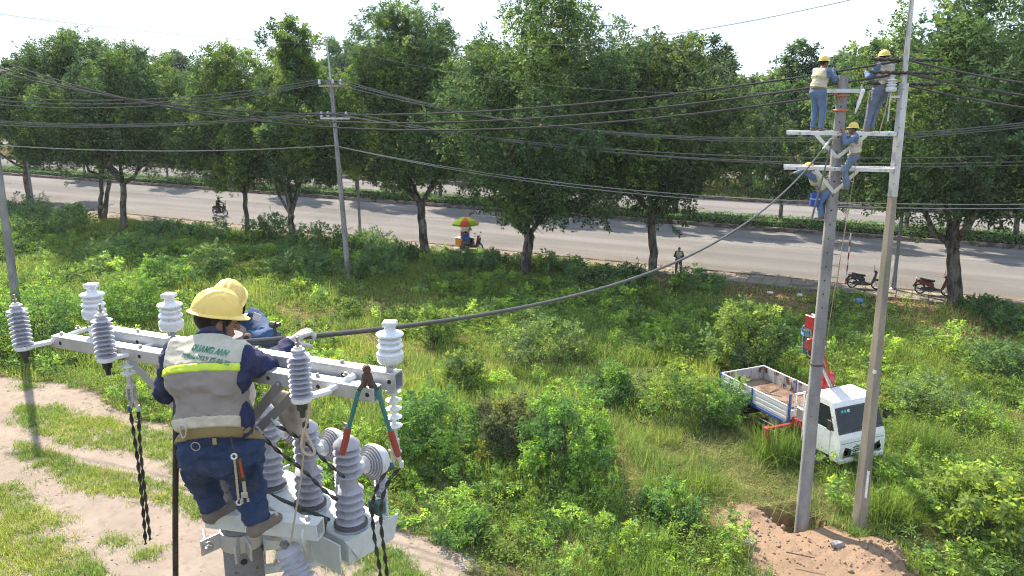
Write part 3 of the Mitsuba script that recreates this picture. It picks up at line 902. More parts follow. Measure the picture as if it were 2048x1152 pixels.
def field():
    rng = np.random.default_rng(8)
    tall, short, dry, weeds = [], [], [], []
    # tall grass and weeds, in clumps
    for n, y0, y1, w, seg in ((150000, 16, 25, 0.016, 3), (150000, 25, 38, 0.024, 3), (105000, 38, 72, 0.042, 2)):
        c = scatter(n // 9, y0, y1)
        xy = np.repeat(c, 9, 0) + rng.normal(0, 0.16 if y0 < 30 else 0.26, (len(c) * 9, 2))
        bare = rough(SOIL, xy) | (rough(TRAIL, xy, 0.5) & (near_noise(xy, 0.8, 91) < 0.6)) | (rough(CUT, xy, 0.6) & (near_noise(xy, 0.7, 92) < 0.55)) | rough(DUG, xy, 0.45)
        keep = ~bare & (xy @ ROAD_N[:2] < 46.5)
        lush = near_noise(xy, 0.28, 41)
        keep &= (near_noise(xy, 0.9, 43) + 0.3 * lush > 0.46)
        keep &= ~(rough(VERGE, xy, 0.8) & (rng.random(len(xy)) < 0.86))
        hgt = 0.22 + 1.25 * np.clip(lush - 0.32, 0, 1) + 0.45 * np.clip(near_noise(xy, 0.9, 44) - 0.4, 0, 1)
        xy, hgt = xy[keep], hgt[keep]
        edge = inside(SOIL.buffer(1.6), xy)
        hgt = np.where(edge, hgt * 0.5, hgt) * rng.uniform(0.55, 1.25, len(xy))
        tall.append(blades(xy, hgt, w * rng.uniform(0.7, 1.3, len(xy)), grass_colour(xy, rng), rng, 0.42, 0.0, seg))
    # broad-leaved weeds between the grass
    for n, y0, y1, L in ((9000, 16, 30, 0.085), (9000, 30, 70, 0.13)):
        xy = scatter(n, y0, y1)
        keep = ~(rough(SOIL, xy) | rough(TRAIL, xy) | rough(CUT, xy) | rough(DUG, xy)) & (near_noise(xy, 0.45, 51) > 0.5) & ~(rough(VERGE, xy, 0.8) & (rng.random(len(xy)) < 0.7))
        xy = xy[keep]
        h = rng.uniform(0.15, 0.75, len(xy)) * (0.4 + 1.2 * near_noise(xy, 0.3, 52))
        m = 16
        P = np.repeat(np.c_[xy, ground_height(xy)], m, 0) + np.c_[rng.normal(0, 0.13, (len(xy) * m, 2)), rng.random(len(xy) * m) ** 0.7 * np.repeat(h, m)]
        v, f = leaf_quads(P, np.array([0, 0, 1.0]) + rng.normal(0, 0.5, P.shape), L * rng.uniform(0.6, 1.4, len(P)), L * 0.55, rng, 0.08)
        t = np.repeat(rng.random((len(xy), 1)), m, 0)
        col = (MID * 1.3 * (1 - t) + np.array([0.27, 0.36, 0.07]) * t) * rng.uniform(0.7, 1.4, (len(P), 1))
        weeds.append((v, f, np.repeat(np.clip(col, 0, 1), 4, 0)))
    mounds = [crown_mesh(700 + i, 0.75, 0.8, 12, 620, 0.085, 0.55, (1.15, 1.2, 0.95)) for i in range(4)] + [crown_mesh(720 + i, 0.75, 0.8, 12, 300, 0.14, 0.4, (1.1, 1.15, 0.95)) for i in range(4)]
    xy = scatter(2600, 16, 60)
    xy = xy[~(rough(SOIL.buffer(0.5), xy) | rough(TRAIL.buffer(0.5), xy) | rough(CUT, xy) | rough(DUG.buffer(0.8), xy)) & (near_noise(xy, 0.3, 71) > 0.44) & ~(rough(VERGE, xy, 0.8) & (rng.random(len(xy)) < 0.8))]
    for q in xy:
        v, f, c = mounds[rng.integers(4) + 4 * (q[1] > 30)]
        a, sc, sz = rng.uniform(0, 6.28), rng.uniform(0.5, 1.7), rng.uniform(0.35, 1.35)
        weeds.append((v @ rotz(a) * [sc, sc, sz] + [q[0], q[1], -0.05], f, np.repeat(np.clip(c * rng.uniform(0.9, 2.3) * [1.1, 1.0, 0.9], 0, 1), 4, 0)))
    # short grass: the strips on the bare soil, the trodden track, a thin scatter elsewhere
    c = scatter(60000, 16, 34)
    inn = inside(STRIP, wobble(c, 0.22)) & (near_noise(c, 2.2, 61) > 0.33)
    sparse = rough(SOIL, c) & (rng.random(len(c)) < 0.06 * np.clip(near_noise(c, 1.1, 63) - 0.5, 0, 1) + 0.05 * inside(STRIP.buffer(0.35), wobble(c, 0.3)))
    trail = rough(TRAIL, c, 0.3) & (rng.random(len(c)) < 0.3)
    extra = ~rough(SOIL, c) & ~rough(DUG, c, 0.2) & (rng.random(len(c)) < 0.12)
    c = c[inn | sparse | trail | extra]
    xy = np.repeat(c, 16, 0) + rng.normal(0, 0.085, (len(c) * 16, 2))
    short.append(blades(xy, rng.uniform(0.06, 0.26, len(xy)), 0.017 * rng.uniform(0.7, 1.3, len(xy)), grass_colour(xy, rng) * [1.05, 1.0, 0.95], rng, 0.7, 0.0, 2))
    # cut grass lying flat, and dry stalks on the track
    c = scatter(60000, 16, 40)
    on = (rough(CUT, c, 0.4) & (rng.random(len(c)) < 0.9)) | (rough(TRAIL, c, 0.3) & (rng.random(len(c)) < 0.35))
    xy = np.repeat(c[on], 7, 0) + rng.normal(0, 0.12, (on.sum() * 7, 2))
    t = rng.random((len(xy), 1))
    col = (np.array([0.34, 0.33, 0.16]) * t + np.array([0.19, 0.28, 0.08]) * (1 - t)) * rng.uniform(0.6, 1.3, (len(xy), 1))
    dry.append(blades(xy, rng.uniform(0.2, 0.75, len(xy)), 0.017 * rng.uniform(0.7, 1.3, len(xy)), col, rng, 1.1, 0.5, 2))
    st = scatter(9000, 16, 34)
    st = st[rough(SOIL, st) & (near_noise(st, 1.6, 95) > 0.45)][:900]
    ico = trimesh.creation.icosphere(0)
    sv = np.asarray(ico.vertices)[None] * (rng.uniform(0.008, 0.035, (len(st), 1, 1)) * rng.uniform(0.6, 1.3, (len(st), 12, 1))) * [1, 1, 0.6] + np.c_[st, ground_height(st)][:, None]
    sf = (np.asarray(ico.faces)[None] + 12 * np.arange(len(st))[:, None, None]).reshape(-1, 3)
    k = thing('pebbles', 'small stones and crumbs of earth strewn over the bare pale soil', 'pebbles', kind='stuff')
    scene[k] = shape((sv.reshape(-1, 3), sf), 'matte', np.repeat(np.array([0.22, 0.18, 0.15]) * rng.uniform(0.5, 1.3, (len(st), 1)), 12, 0), True)
    stuff('tall_grass', 'uneven tall green grass covering the lot', 'grass', tall)
    stuff('short_grass', 'short grass in strips on the bare pale soil', 'grass', short)
    stuff('cut_grass', 'yellowish cut grass lying flat around the dug pit', 'grass', dry)
    stuff('weeds', 'broad-leaved weeds scattered between the grass', 'weeds', weeds, 'leaf')


field()


def shrub(name, label, px, py, wpx, hpx, seed, leaf=0.10, fresh=0.3, hue=(1, 1, 1), n=5200, group=None, dark=1.0):
    """A shrub rooted at the picture point, as wide and high as it measures there."""
    rng = np.random.default_rng(seed)
    B = gnd(px, py)
    B[2] = ground_height(B[None, :2])[0]
    zc = B[1] * CP + (CAM_H - B[2]) * SP
    R, H = wpx / 2 * zc / FPX, hpx * zc / FPX
    k = thing(name, label, 'shrub', group)
    wood = [tube(limb_path(B + np.r_[rng.normal(0, R * 0.12, 2), -0.05], B + np.r_[rng.normal(0, R * 0.5, 2), H * rng.uniform(0.5, 0.95)], rng, 0.08, 5), np.linspace(0.025, 0.006, 5) * max(1, H / 1.5), 5) for _ in range(9)]
    part(k, 'stem', cat(wood), 'bark')
    v, f, col = crown_mesh(seed + 7, R * 1.1, H * 1.05, 46, n, leaf, fresh, hue, lambda z: 0.55 + 0.45 * math.sqrt(max(0, 1 - z * z * .8)) * rng.uniform(0.6, 1.15))
    scene[f'{k}__foliage'] = leaf_shape(v + B, f, col * dark * 1.5)
    return k


G = (1.0, 1.12, 0.9)
for a in [
    ('shrub', 'tall olive-green shrub behind the open truck bed', 1482, 752, 165, 150, 1, 0.16, 0.35, (1.1, 1.0, 0.9), 9000),
    ('shrub', 'dark brownish shrub in the middle of the lot', 1018, 915, 150, 128, 2, 0.11, 0.1, (1.15, 0.82, 0.9), 7500),
    ('shrub', 'bright green shrub right of the dark brownish one', 1130, 960, 200, 178, 3, 0.10, 0.55, G, 13000),
    ('shrub', 'small olive shrub beside the brown track', 932, 768, 90, 62, 4, 0.10, 0.35, (1.1, 1, .9), 3500),
    ('shrub', 'round leafy shrub between the track and the truck', 1216, 810, 108, 75, 5, 0.11, 0.45, G, 4500),
    ('shrub', 'wide yellowish-green shrub left of the truck bed', 1352, 838, 190, 90, 6, 0.10, 0.6, (1.1, 1.05, .9), 7000),
    ('shrub', 'low yellow-green shrub under the long cable', 872, 690, 100, 72, 7, 0.14, 0.7, (1.15, 1.05, .8), 3500),
    ('shrub', 'low wide shrub on the far edge of the brown track', 1085, 728, 190, 80, 8, 0.12, 0.25, (1.1, 1, 1), 5500),
    ('shrub', 'dark shrub in tree shade left of the grey utility pole', 425, 555, 95, 60, 9, 0.16, 0.1, (1, .95, .9), 3000),
    ('shrub', 'sunlit shrub behind the foreground helmets', 335, 580, 120, 60, 10, 0.15, 0.5, G, 3500),
    ('shrub', 'large-leaved pale green shrub at the lower right edge', 1968, 1085, 170, 150, 11, 0.17, 0.75, (1.15, 1.0, 0.85), 2600),
    ('shrub', 'bright bush behind the leftmost grey insulator', 90, 690, 200, 110, 12, 0.13, 0.6, G, 6500),
    ('shrub', 'bright bush between two white insulators', 262, 640, 150, 85, 13, 0.13, 0.6, G, 5000),
    ('shrub', 'leafy bush beside the tall dark grass right of the hanging tails', 872, 915, 190, 140, 14, 0.10, 0.3, G, 9500),
    ('shrub', 'small shrub at the rear corner of the truck bed', 1440, 850, 120, 95, 15, 0.10, 0.4, G, 4000),
    ('shrub', 'grey-green bush right of the truck cab', 1850, 830, 130, 80, 16, 0.09, 0.3, (1.2, 1.1, 1.2), 4000),
    ('shrub', 'low bush below the truck, near the dug pit', 1340, 1040, 130, 75, 17, 0.09, 0.3, G, 4000),
    ('shrub', 'green bush at the bottom edge right of the bare soil', 940, 1085, 120, 60, 18, 0.08, 0.4, G, 3500),
    ('shrub', 'shaded bush beside the base of the slanting tree', 760, 560, 120, 60, 19, 0.17, 0.15, (1, 1, 1), 3000),
    ('shrub', 'shaded bush near the base of the large pale trunk', 600, 560, 130, 55, 20, 0.17, 0.15, (1, 1, 1), 3000),
    ('shrub', 'bush at the right edge in the tree shade', 2010, 760, 130, 75, 21, 0.12, 0.2, (1, 1, 1), 3500),
    ('shrub', 'shaded bush at the far left of the verge', 90, 470, 150, 45, 22, 0.2, 0.1, (1, 1, 1), 3000),
    ('shrub', 'shaded bush below the leaning pale trunk', 260, 520, 140, 50, 23, 0.18, 0.15, (1, 1, 1), 3000),
]:
    shrub(*a)
for i, (px, off_) in enumerate(zip((60, 150, 330, 400, 545, 640, 740, 800, 915, 985, 1110, 1190, 1260, 1400, 1970, 2030), far_rng.uniform(0.6, 4.5, 16))):
    r_ = ray(px, 500)
    Q_ = np.array([r_[0], r_[1], 0]) * ((46.3 - off_) / (r_[:2] @ ROAD_N[:2]))
    py_ = 576 - FPX * math.tan(math.atan2(-CAM_H, Q_[1]) + PITCH)
    shrub('shrub', seen_label('dark low bush along the pavement', Q_), px, py_, far_rng.uniform(70, 130), far_rng.uniform(28, 55), 60 + i, 0.19, 0.12, (0.95, 1.0, 0.95), 2600)
# shrubs and small trees under the row behind the second carriageway
for i, s in enumerate(np.arange(-60, 20, 5.5)):
    q = ROAD_S * (s + far_rng.uniform(-2, 2)) + ROAD_N * (85 + far_rng.uniform(0, 4))
    lab = seen_label('bush behind the second carriageway', q)
    if lab is None:
        continue
    k = thing('shrub', lab, 'shrub', 'bushes on the far verge')
    v, f, col = crown_mesh(640 + i % 4, 2.2, 2.2 + far_rng.uniform(0, 1.6), 14, 1400, 0.34, 0.3)
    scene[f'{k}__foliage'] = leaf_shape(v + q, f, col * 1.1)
vr = np.random.default_rng(12)
q = np.c_[vr.uniform(-140, 40, 26000), vr.uniform(83, 104.5, 26000)]
P = q[:, :1] * ROAD_S[:2] + q[:, 1:] * ROAD_N[:2]
bl = blades(P, vr.uniform(0.2, 0.6, len(P)), 0.11 * vr.uniform(0.7, 1.3, len(P)), np.array([0.12, 0.18, 0.03]) * vr.uniform(0.6, 1.4, (len(P), 1)), vr, 0.5, 0, 2)
bl[0][:, 2] += 0.16
q = np.c_[vr.uniform(-120, 24, 16000), vr.uniform(67.3, 68.2, 16000)]
P2 = q[:, :1] * ROAD_S[:2] + q[:, 1:] * ROAD_N[:2]
b2 = blades(P2, vr.uniform(0.1, 0.3, len(P2)), 0.09 * np.ones(len(P2)), np.array([0.14, 0.22, 0.03]) * vr.uniform(0.6, 1.4, (len(P2), 1)), vr, 0.5, 0, 2)
b2[0][:, 2] += 0.40
stuff('verge_grass', 'grass on the median and on the verge behind the second carriageway', 'grass', [bl, b2])
# dead leaves and small rubbish on the shaded verge
lr = np.random.default_rng(31)
q = np.c_[lr.uniform(-16, 9, 5000), lr.uniform(38.5, 46.6, 5000)]
P = np.c_[q[:, :1] * ROAD_S[:2] + q[:, 1:] * ROAD_N[:2], np.zeros(5000)]
P = P[rough(VERGE, P[:, :2], 0.6)]
v, f = leaf_quads(P + [0, 0, 0.06], np.array([0, 0, 1.0]) + lr.normal(0, 0.4, P.shape), 0.16, 0.09, lr)
pal = np.array([[0.30, 0.19, 0.11], [0.16, 0.1, 0.06], [0.42, 0.34, 0.26], [0.62, 0.6, 0.57]])
lc = pal[lr.choice(4, len(P), p=[0.42, 0.38, 0.15, 0.05])]
stuff('litter', 'dead leaves and scraps of rubbish on the bare verge below the pavement', 'litter', [(v, f, np.repeat(lc, 4, 0))])


# ================================================================ utility poles, wires
STEEL, GALV, WHITE, PORC = (0.54, 0.55, 0.58), (0.44, 0.46, 0.49), (0.70, 0.71, 0.72), (0.60, 0.63, 0.68)
POLY, BLACK, RUST, ROPE = (0.36, 0.38, 0.45), (0.016, 0.016, 0.018), (0.16, 0.07, 0.04), (0.42, 0.36, 0.26)


def shed_profile(n, r_core, r_shed, z0, z1, thick=0.4):
    """Outline of an insulator body with n rounded sheds between z0 and z1."""
    pr, p = [(r_core, z0)], (z1 - z0) / n
    for i in range(n):
        a = z0 + i * p
        pr += [(r_core, a + 0.10 * p), (r_shed * 0.82, a + 0.16 * p), (r_shed * 0.985, a + 0.22 * p), (r_shed, a + 0.30 * p), (r_shed * 0.97, a + 0.38 * p), (r_core + 0.45 * (r_shed - r_core), a + (0.40 + 0.35 * thick) * p), (r_core, a + (0.55 + 0.40 * thick) * p)]
    return pr + [(r_core, z1)]


def pole_mesh(base, top, r0, r1, sides=20):
    z = np.linspace(0, 1, 12)[:, None]
    return tube(np.asarray(base) * (1 - z) + np.asarray(top) * z, np.linspace(r0, r1, 12), sides)


def pole_holes(k, base, top, r0, r1, t0, t1, n, mat='matte'):
    """The small round climbing holes down the side that faces the lot."""
    base, top = np.asarray(base), np.asarray(top)
    ms = []
    for t in np.linspace(t0, t1, n):
        c = base * (1 - t) + top * t
        d = unit([-c[0], -c[1], 0])
        ms.append(lathe([(0, 0), (0.022, 0), (0.02, 0.003), (0, 0.003)], c + d * (r0 + (r1 - r0) * t - 0.0005), d, 8))
    part(k, 'climbing_hole', cat(ms), mat, (0.03, 0.03, 0.03), kind='stuff')


def pin_insulator(pos, s=1.0, label=None, group=None, cat_='insulator', name='insulator', axis=(0, 0, 1), detail=24):
    """White porcelain post insulator with three sheds, a bell foot and a saddle head; its steel pin stands on pos."""
    k = thing(name, label, cat_, group)
    pr = [(0, 0.035), (0.058, 0.035), (0.066, 0.045), (0.070, 0.062), (0.069, 0.085), (0.058, 0.097), (0.048, 0.102), (0.048, 0.108), (0.066, 0.113), (0.068, 0.121), (0.062, 0.130), (0.046, 0.137), (0.045, 0.143), (0.060, 0.147), (0.062, 0.153), (0.056, 0.160), (0.042, 0.166), (0.042, 0.172),
          (0.068, 0.177), (0.072, 0.184), (0.068, 0.190), (0.036, 0.198), (0.029, 0.206), (0.028, 0.225), (0.034, 0.232)]
    b = [lathe(np.array(pr + [(0, 0.232)]) * s, (0, 0, 0), n=detail)]
    for q in (-1, 1):
        b.append(bx(np.array([0.074, 0.026, 0.026]) * s, np.array([0, 0.021 * q, 0.240]) * s, c=0.01 * s))
    ax = frame(axis, (0, 1, 0))
    part(k, 'body', placed(cat(b), pos, ax), 'glazed', PORC)
    part(k, 'pin', placed(cat([lathe(np.array([(0, -0.05), (0.012, -0.05), (0.012, 0.036), (0, 0.036)]) * s, n=10), lathe(np.array([(0, 0), (0.026, 0), (0.026, 0.012), (0, 0.012)]) * s, n=8)]), pos, ax), 'metal', GALV)
    return k


# ---- grey concrete pole in the middle of the lot edge
MB = np.array([-9.6, 45.9, 0.0])
MT = at(662, 163, 45.9)
k = thing('utility_pole', 'slender grey concrete utility pole standing alone at the lot edge between two trees', 'utility pole')
part(k, 'shaft', pole_mesh(MB - [0, 0, 0.3], MT, 0.17, 0.10, 14), 'concrete')
pole_holes(k, MB, MT, 0.17, 0.10, 0.15, 0.95, 22)
part(k, 'mast', rod(MT - [0, 0, 0.3], at(654, 88, 45.9), 0.055, 0.03), 'metal', GALV)


def cross_arm(k, c, half, ax, w=0.09, col=STEEL, brace=True):
    part(k, 'crossarm', beam(c - ax * half, c + ax * half, w, w), 'metal', col)
    if brace:
        for s in (-1, 1):
            part(k, 'brace', beam(c + ax * half * 0.5 * s + [0, -0.06, -0.02], c + [0, -0.1, -0.65] + ax * 0.06 * s, 0.05, 0.012), 'metal', GALV)


WAX = unit([1, -0.12, 0])
AU, AL = at(664, 172, 45.75), at(670, 237, 45.75)
cross_arm(k, AU, 0.75, WAX, 0.10, (0.36, 0.28, 0.23))
cross_arm(k, AL, 0.85, WAX, 0.09, STEEL)
MID_INS = {}
for i, (c, o) in enumerate([(AU, -0.72), (AU, 0.5), (AU, 0.05), (AL, -0.78), (AL, -0.4), (AL, 0.65)]):
    p = c + WAX * o + [0, 0, 0.06]
    MID_INS[i] = p
    pin_insulator(p, 1.25, ['white insulator at the left end of the grey pole\'s upper crossarm', 'white insulator at the right end of the grey pole\'s upper crossarm', 'white insulator at the top of the grey pole', 'white insulator at the left end of the grey pole\'s lower crossarm', 'second white insulator from the left on the grey pole\'s lower crossarm', 'white insulator at the right end of the grey pole\'s lower crossarm'][i], detail=10)
# ---- pole at the left edge
LB = np.array([-21.85, 34.0, 0])
LT = np.array([-21.6, 34.0, 12.2])
k = thing('utility_pole', 'tall grey concrete utility pole cut by the left edge of the photo', 'utility pole')
part(k, 'shaft', pole_mesh(LB - [0, 0, 0.3], LT, 0.19, 0.11, 18), 'concrete')
part(k, 'crossarm', beam(LT + [-1.1, 0.1, -0.4], LT + [1.1, -0.2, -0.4], 0.09, 0.09), 'metal', STEEL)
# ---- lamp posts along the pavement
for px, py, lab in ((67, 412, 'grey lamp post behind the leftmost pole, beside the road'), (721, 480, 'thin dark lamp post right of the grey utility pole'), (1786, 582, 'grey lamp post behind the concrete pole, between the parked scooters')):
    B = gnd(px, py)
    k = thing('street_lamp', lab, 'street lamp')
    h = 9.0
    part(k, 'post', tube([B, B + [0, 0, h * 0.6], B + [0, 0, h]], [0.115, 0.085, 0.05], 12), 'metal', (0.22, 0.24, 0.27))
    part(k, 'base', lathe([(0, 0), (0.24, 0), (0.22, 0.06), (0.15, 0.12), (0.13, 0.75), (0.115, 0.8), (0, 0.8)], B + [0, 0, 0.08], n=12), 'metal', (0.2, 0.21, 0.24))
    arm = spline([B + [0, 0, h], B + ROAD_N * 0.5 + [0, 0, h + 0.6], B + ROAD_N * 1.6 + [0, 0, h + 0.85]], 10)
    part(k, 'arm', tube(arm, np.linspace(0.045, 0.03, 10), 8), 'metal', (0.22, 0.24, 0.27))
    part(k, 'lantern', bx((0.24, 0.6, 0.1), arm[-1] + ROAD_N * 0.2, rotz(math.atan2(ROAD_N[1], ROAD_N[0]) - math.pi / 2), 0.04), 'metal', GALV)
# ---- red and white ranging pole
B = gnd(1690, 580)
k = thing('marker_post', 'thin red and white banded marker post on the pavement beside the parked scooter', 'post')
for i in range(9):
    part(k, 'band', rod(B + [0, 0, 0.36 * i], B + [0, 0, 0.36 * (i + 1)], 0.04, 0.04, 8), 'plastic', (0.75, 0.72, 0.7) if i % 2 == 0 else (0.28, 0.05, 0.04))
part(k, 'foot', lathe([(0, 0), (0.14, 0), (0.12, 0.1), (0.05, 0.14), (0, 0.14)], B, n=12), 'concrete')

# ---- the pair of poles on the right: new round pole in its pit, hexagonal concrete pole with a steel head
NB, NT = np.array([7.64, 18.98, -0.86]), np.array([7.60, 18.95, 11.33])
k = thing('utility_pole', 'new round grey concrete pole standing in a freshly dug pit', 'utility pole')
part(k, 'shaft', pole_mesh(NB, NT, 0.180, 0.118, 28), 'concrete')
pole_holes(k, NB, NT, 0.180, 0.118, 0.55, 0.97, 16)
NEWPOLE = k


def npole(z):
    t = (z - NB[2]) / (NT[2] - NB[2])
    return NB * (1 - t) + NT * t


part(k, 'band', lathe([(0.155, 0), (0.168, 0.003), (0.168, 0.05), (0.155, 0.053)], npole(at(1632, 732, 18.9)[2]), n=24), 'matte', (0.10, 0.07, 0.06), label='dark rope band round the lower part of the new pole')
HB, HT = np.array([8.95, 18.55, -0.2]), at(1808, 166, 18.45)
HS = at(1786, 388, 18.5)


def hpole(z):
    t = (z - HB[2]) / (HT[2] - HB[2])
    return HB * (1 - t) + HT * t


def prism(p0, p1, a0, a1, cham=0.22, yaw=0.35):
    def ring(s):
        c = cham * s
        return np.array([(-s, -s + c), (-s + c, -s), (s - c, -s), (s, -s + c), (s, s - c), (s - c, s), (-s + c, s), (-s, s - c)]) * [1, 1.15]
    ax = rotz(yaw)
    n = 7
    V, F = [], []
    for i in range(n):
        t = i / (n - 1)
        c = np.asarray(p0) * (1 - t) + np.asarray(p1) * t
        r = ring(a0 * (1 - t) + a1 * t)
        V.append(np.c_[r, np.zeros(8)] @ ax + c)
    V = np.vstack(V)
    for i in range(n - 1):
        for j in range(8):
            F.append((i * 8 + j, i * 8 + (j + 1) % 8, (i + 1) * 8 + (j + 1) % 8, (i + 1) * 8 + j))
    F = [(a, b, c) for a, b, c, d in F] + [(a, c, d) for a, b, c, d in F] + [(m * 8 + 0, m * 8 + j, m * 8 + j + 1) if m else (0, j + 1, j) for m in (0, n - 1) for j in range(1, 7)]
    return trimesh.Trimesh(V, np.array(F), process=False)


k = thing('utility_pole', 'square tan concrete pole with a pale steel upper section and a thin mast', 'utility pole')
HEXPOLE = k
part(k, 'shaft', prism(HB, hpole(HS[2]), 0.136, 0.072), 'concrete_warm', smooth=False)
part(k, 'steel_sleeve', prism(hpole(HS[2] - 0.05), HT, 0.078, 0.076), 'metal', (0.60, 0.62, 0.65), False)
for dz in np.arange(0.25, 2.5, 0.42):
    c = hpole(HS[2] + dz)
    part(k, 'bolt', bolt(c + unit([-c[0], -c[1], 0]) * 0.086, unit([-c[0], -c[1], 0]), 0.02, 0.03), 'metal', (0.3, 0.3, 0.31))
part(k, 'mast', rod(HT - [0, 0, 0.25], HT + (at(1835, -120, 18.2) - HT), 0.062, 0.045, 16), 'metal', (0.58, 0.61, 0.65))
hd = unit([-HB[0], -HB[1], 0])
part(k, 'climbing_hole', cat([lathe([(0, 0), (0.018, 0), (0.016, 0.003), (0, 0.003)], hpole(z) + hd * (0.148 - 0.0082 * z), hd, 8) for z in np.arange(2.6, 7.0, 0.34)]), 'matte', (0.04, 0.035, 0.03), kind='stuff')
q = hpole(1.35)
part(k, 'notice', bx((0.15, 0.012, 0.75), q + hd * 0.158 + [0.05, 0, 0], rotz(math.atan2(hd[1], hd[0]) - math.pi / 2), 0.003), 'matte', (0.72, 0.74, 0.76), label='torn white paper notice on the foot of the tan pole')
q = hpole(4.35)
part(k, 'plate', bx((0.08, 0.012, 0.09), q + hd * 0.135, rotz(math.atan2(hd[1], hd[0]) - math.pi / 2), 0.003), 'matte', (0.75, 0.75, 0.76))
# crossarms of the pair
PX = unit(np.array([8.95 - 7.6, 18.55 - 18.95, 0]))
PN = np.array([PX[1], -PX[0], 0])                            # towards the lot and the camera


def arm_pt(px, py):
    """The point on the plane in front of the two poles that shows at this picture point."""
    r = ray(px, py)
    o = np.array([7.6, 18.95, 0]) + PN * 0.19
    t = ((o - [0, 0, CAM_H]) @ PN) / (r @ PN)
    return np.array([0, 0, CAM_H]) + r * t


UA0, UA1 = arm_pt(1574, 265), arm_pt(1793, 269)
LA0, LA1 = arm_pt(1568, 338), arm_pt(1787, 338)
UA1[2] = UA0[2] = (UA0[2] + UA1[2]) / 2
LA1[2] = LA0[2] = (LA0[2] + LA1[2]) / 2
for nm, a, b, lab, br in (('crossarm', UA0, UA1, 'upper pale steel crossarm joining the new pole to the tan pole', ((0.27, 0.55), (0.73, 0.55))), ('crossarm', LA0, LA1, 'lower pale steel crossarm joining the new pole to the tan pole', ((0.30, 0.55), (0.68, 0.55)))):
    k = thing(nm, lab, 'crossarm')
    part(k, 'beam', cat([hollow_beam(a, b, 0.085, 0.085), hollow_beam(a - PN * 0.40, b - PN * 0.40, 0.085, 0.085)]), 'metal', (0.66, 0.69, 0.72), False)
    for t, dz in br:
        e = a * (1 - t) + b * t
        f = a * 0.455 + b * 0.545 + [0, 0, -dz]
        f = np.array([npole(f[2])[0], npole(f[2])[1], f[2]]) + PN * 0.175
        part(k, 'brace', beam(e + [0, 0, -0.03] + PN * 0.05, f + PN * 0.03, 0.08, 0.014, PN), 'metal', (0.68, 0.71, 0.74))
    for t in (0.12, 0.47, 0.56, 0.93):
        part(k, 'bolt', bolt(a * (1 - t) + b * t + PN * 0.0435, PN, 0.016, 0.03), 'metal', (0.32, 0.33, 0.35))
# head gear of the new pole
k = thing('pole_bracket', 'small forked steel bracket on top of the new pole', 'bracket')
c = npole(10.98)
part(k, 'plate', cat([beam(c - PX * 0.36 + PN * 0.14, c + PX * 0.42 + PN * 0.14, 0.05, 0.09), beam(c - PX * 0.36 - PN * 0.14, c + PX * 0.42 - PN * 0.14, 0.05, 0.09)]), 'metal', (0.55, 0.57, 0.6))
part(k, 'pin', cat([rod(c + PX * 0.40 + [0, 0, -0.3], c + PX * 0.40 + [0, 0, 0.15], 0.02), rod(c - PX * 0.33 + [0, 0, -0.55], c - PX * 0.33 + [0, 0, 0.05], 0.022)]), 'metal', GALV)
single('cloth_strip', surface_net(lambda p: smin([bone(p, c + PX * 0.42 + PN * 0.15, c + PX * 0.36 + PN * 0.16 + [0, 0, -0.25], 0.05, 0.035), bone(p, c + PX * 0.36 + PN * 0.16 + [0, 0, -0.25], c + PX * 0.30 + PN * 0.16 + [0, 0, -0.5], 0.04, 0.02)], 0.03), c + [-0.2, -0.6, -0.65], c + [0.9, 0.5, 0.2], 0.02), 'cloth', 'white rag hanging from the bracket on the new pole', 'rag', (0.78, 0.78, 0.78))
for z in (10.55, 10.88):
    single('strap', tube(np.array([npole(z) + (0.150 * math.cos(a) * PX + 0.150 * math.sin(a) * PN) for a in np.linspace(0, 2 * math.pi, 25)]), 0.022, 6), 'plastic', 'orange strap round the top of the new pole, ' + ('lower of two' if z < 10.7 else 'upper of two'), 'strap', (0.55, 0.13, 0.05))
IP = hpole(HT[2] - 0.30) + PX * (-0.26) + PN * 0.05
pin_insulator(IP + [0, 0, 0.05], 1.7, 'pale grey insulator fixed to the left of the tan pole\'s steel head', detail=20)
single('insulator_bracket', cat([beam(IP, IP + PX * 0.2, 0.06, 0.05), beam(IP + [0, 0, -0.55], IP + [0, 0, 0.03], 0.05, 0.03, PX)]), 'metal', 'steel bracket that carries the insulator beside the tan pole', 'bracket', STEEL)

# ---- wires
def wire(label, pts, r, col=(0.03, 0.03, 0.034), mat='cloth', group=None, name='overhead_wire', cat_='wire', sides=6):
    return single(name, tube(pts, r, sides), mat, label, cat_, col, True, group)


LP = LT + np.array([0, 0, -0.35])
CAB = (0.06, 0.062, 0.068)
Hc = [hpole(HT[2]) + [0, 0, 0.50], hpole(HT[2]) + [-0.05, -0.1, 0.22], hpole(HT[2]) + [0, 0.1, -0.02]]
lab3 = ['uppermost of the three thick black cables crossing the whole photo', 'middle one of the three thick black cables crossing the whole photo', 'lowest of the three thick black cables crossing the whole photo']
for i in range(3):
    a = LP + [0.9 * (i - 1), 0.1, 0.25 - 0.02 * i]
    wire(lab3[i], catenary(a, Hc[i], 1.62 + 0.07 * i, 70), 0.028, CAB, group=None)
    e = Hc[i] + (at(2300, [190, 213, 240][i], 15.5) - Hc[i])
    wire(lab3[i].replace('crossing the whole photo', 'running right from the tan pole'), catenary(Hc[i], e, 0.12, 16), 0.025, CAB)
    part('overhead_wire' if i == 0 else f'overhead_wire_{2 * i:03d}', 'preformed_tie', tube(Hc[i] + np.linspace(-0.75, 0.75, 60)[:, None] * unit([1, -0.12, -0.02]) + 0.010 * np.c_[np.zeros(60), np.cos(np.linspace(0, 60, 60)), np.sin(np.linspace(0, 60, 60))], 0.036, 6), 'plastic', (0.02, 0.02, 0.022), True)
side = np.array([34.0, 22.0, 0])
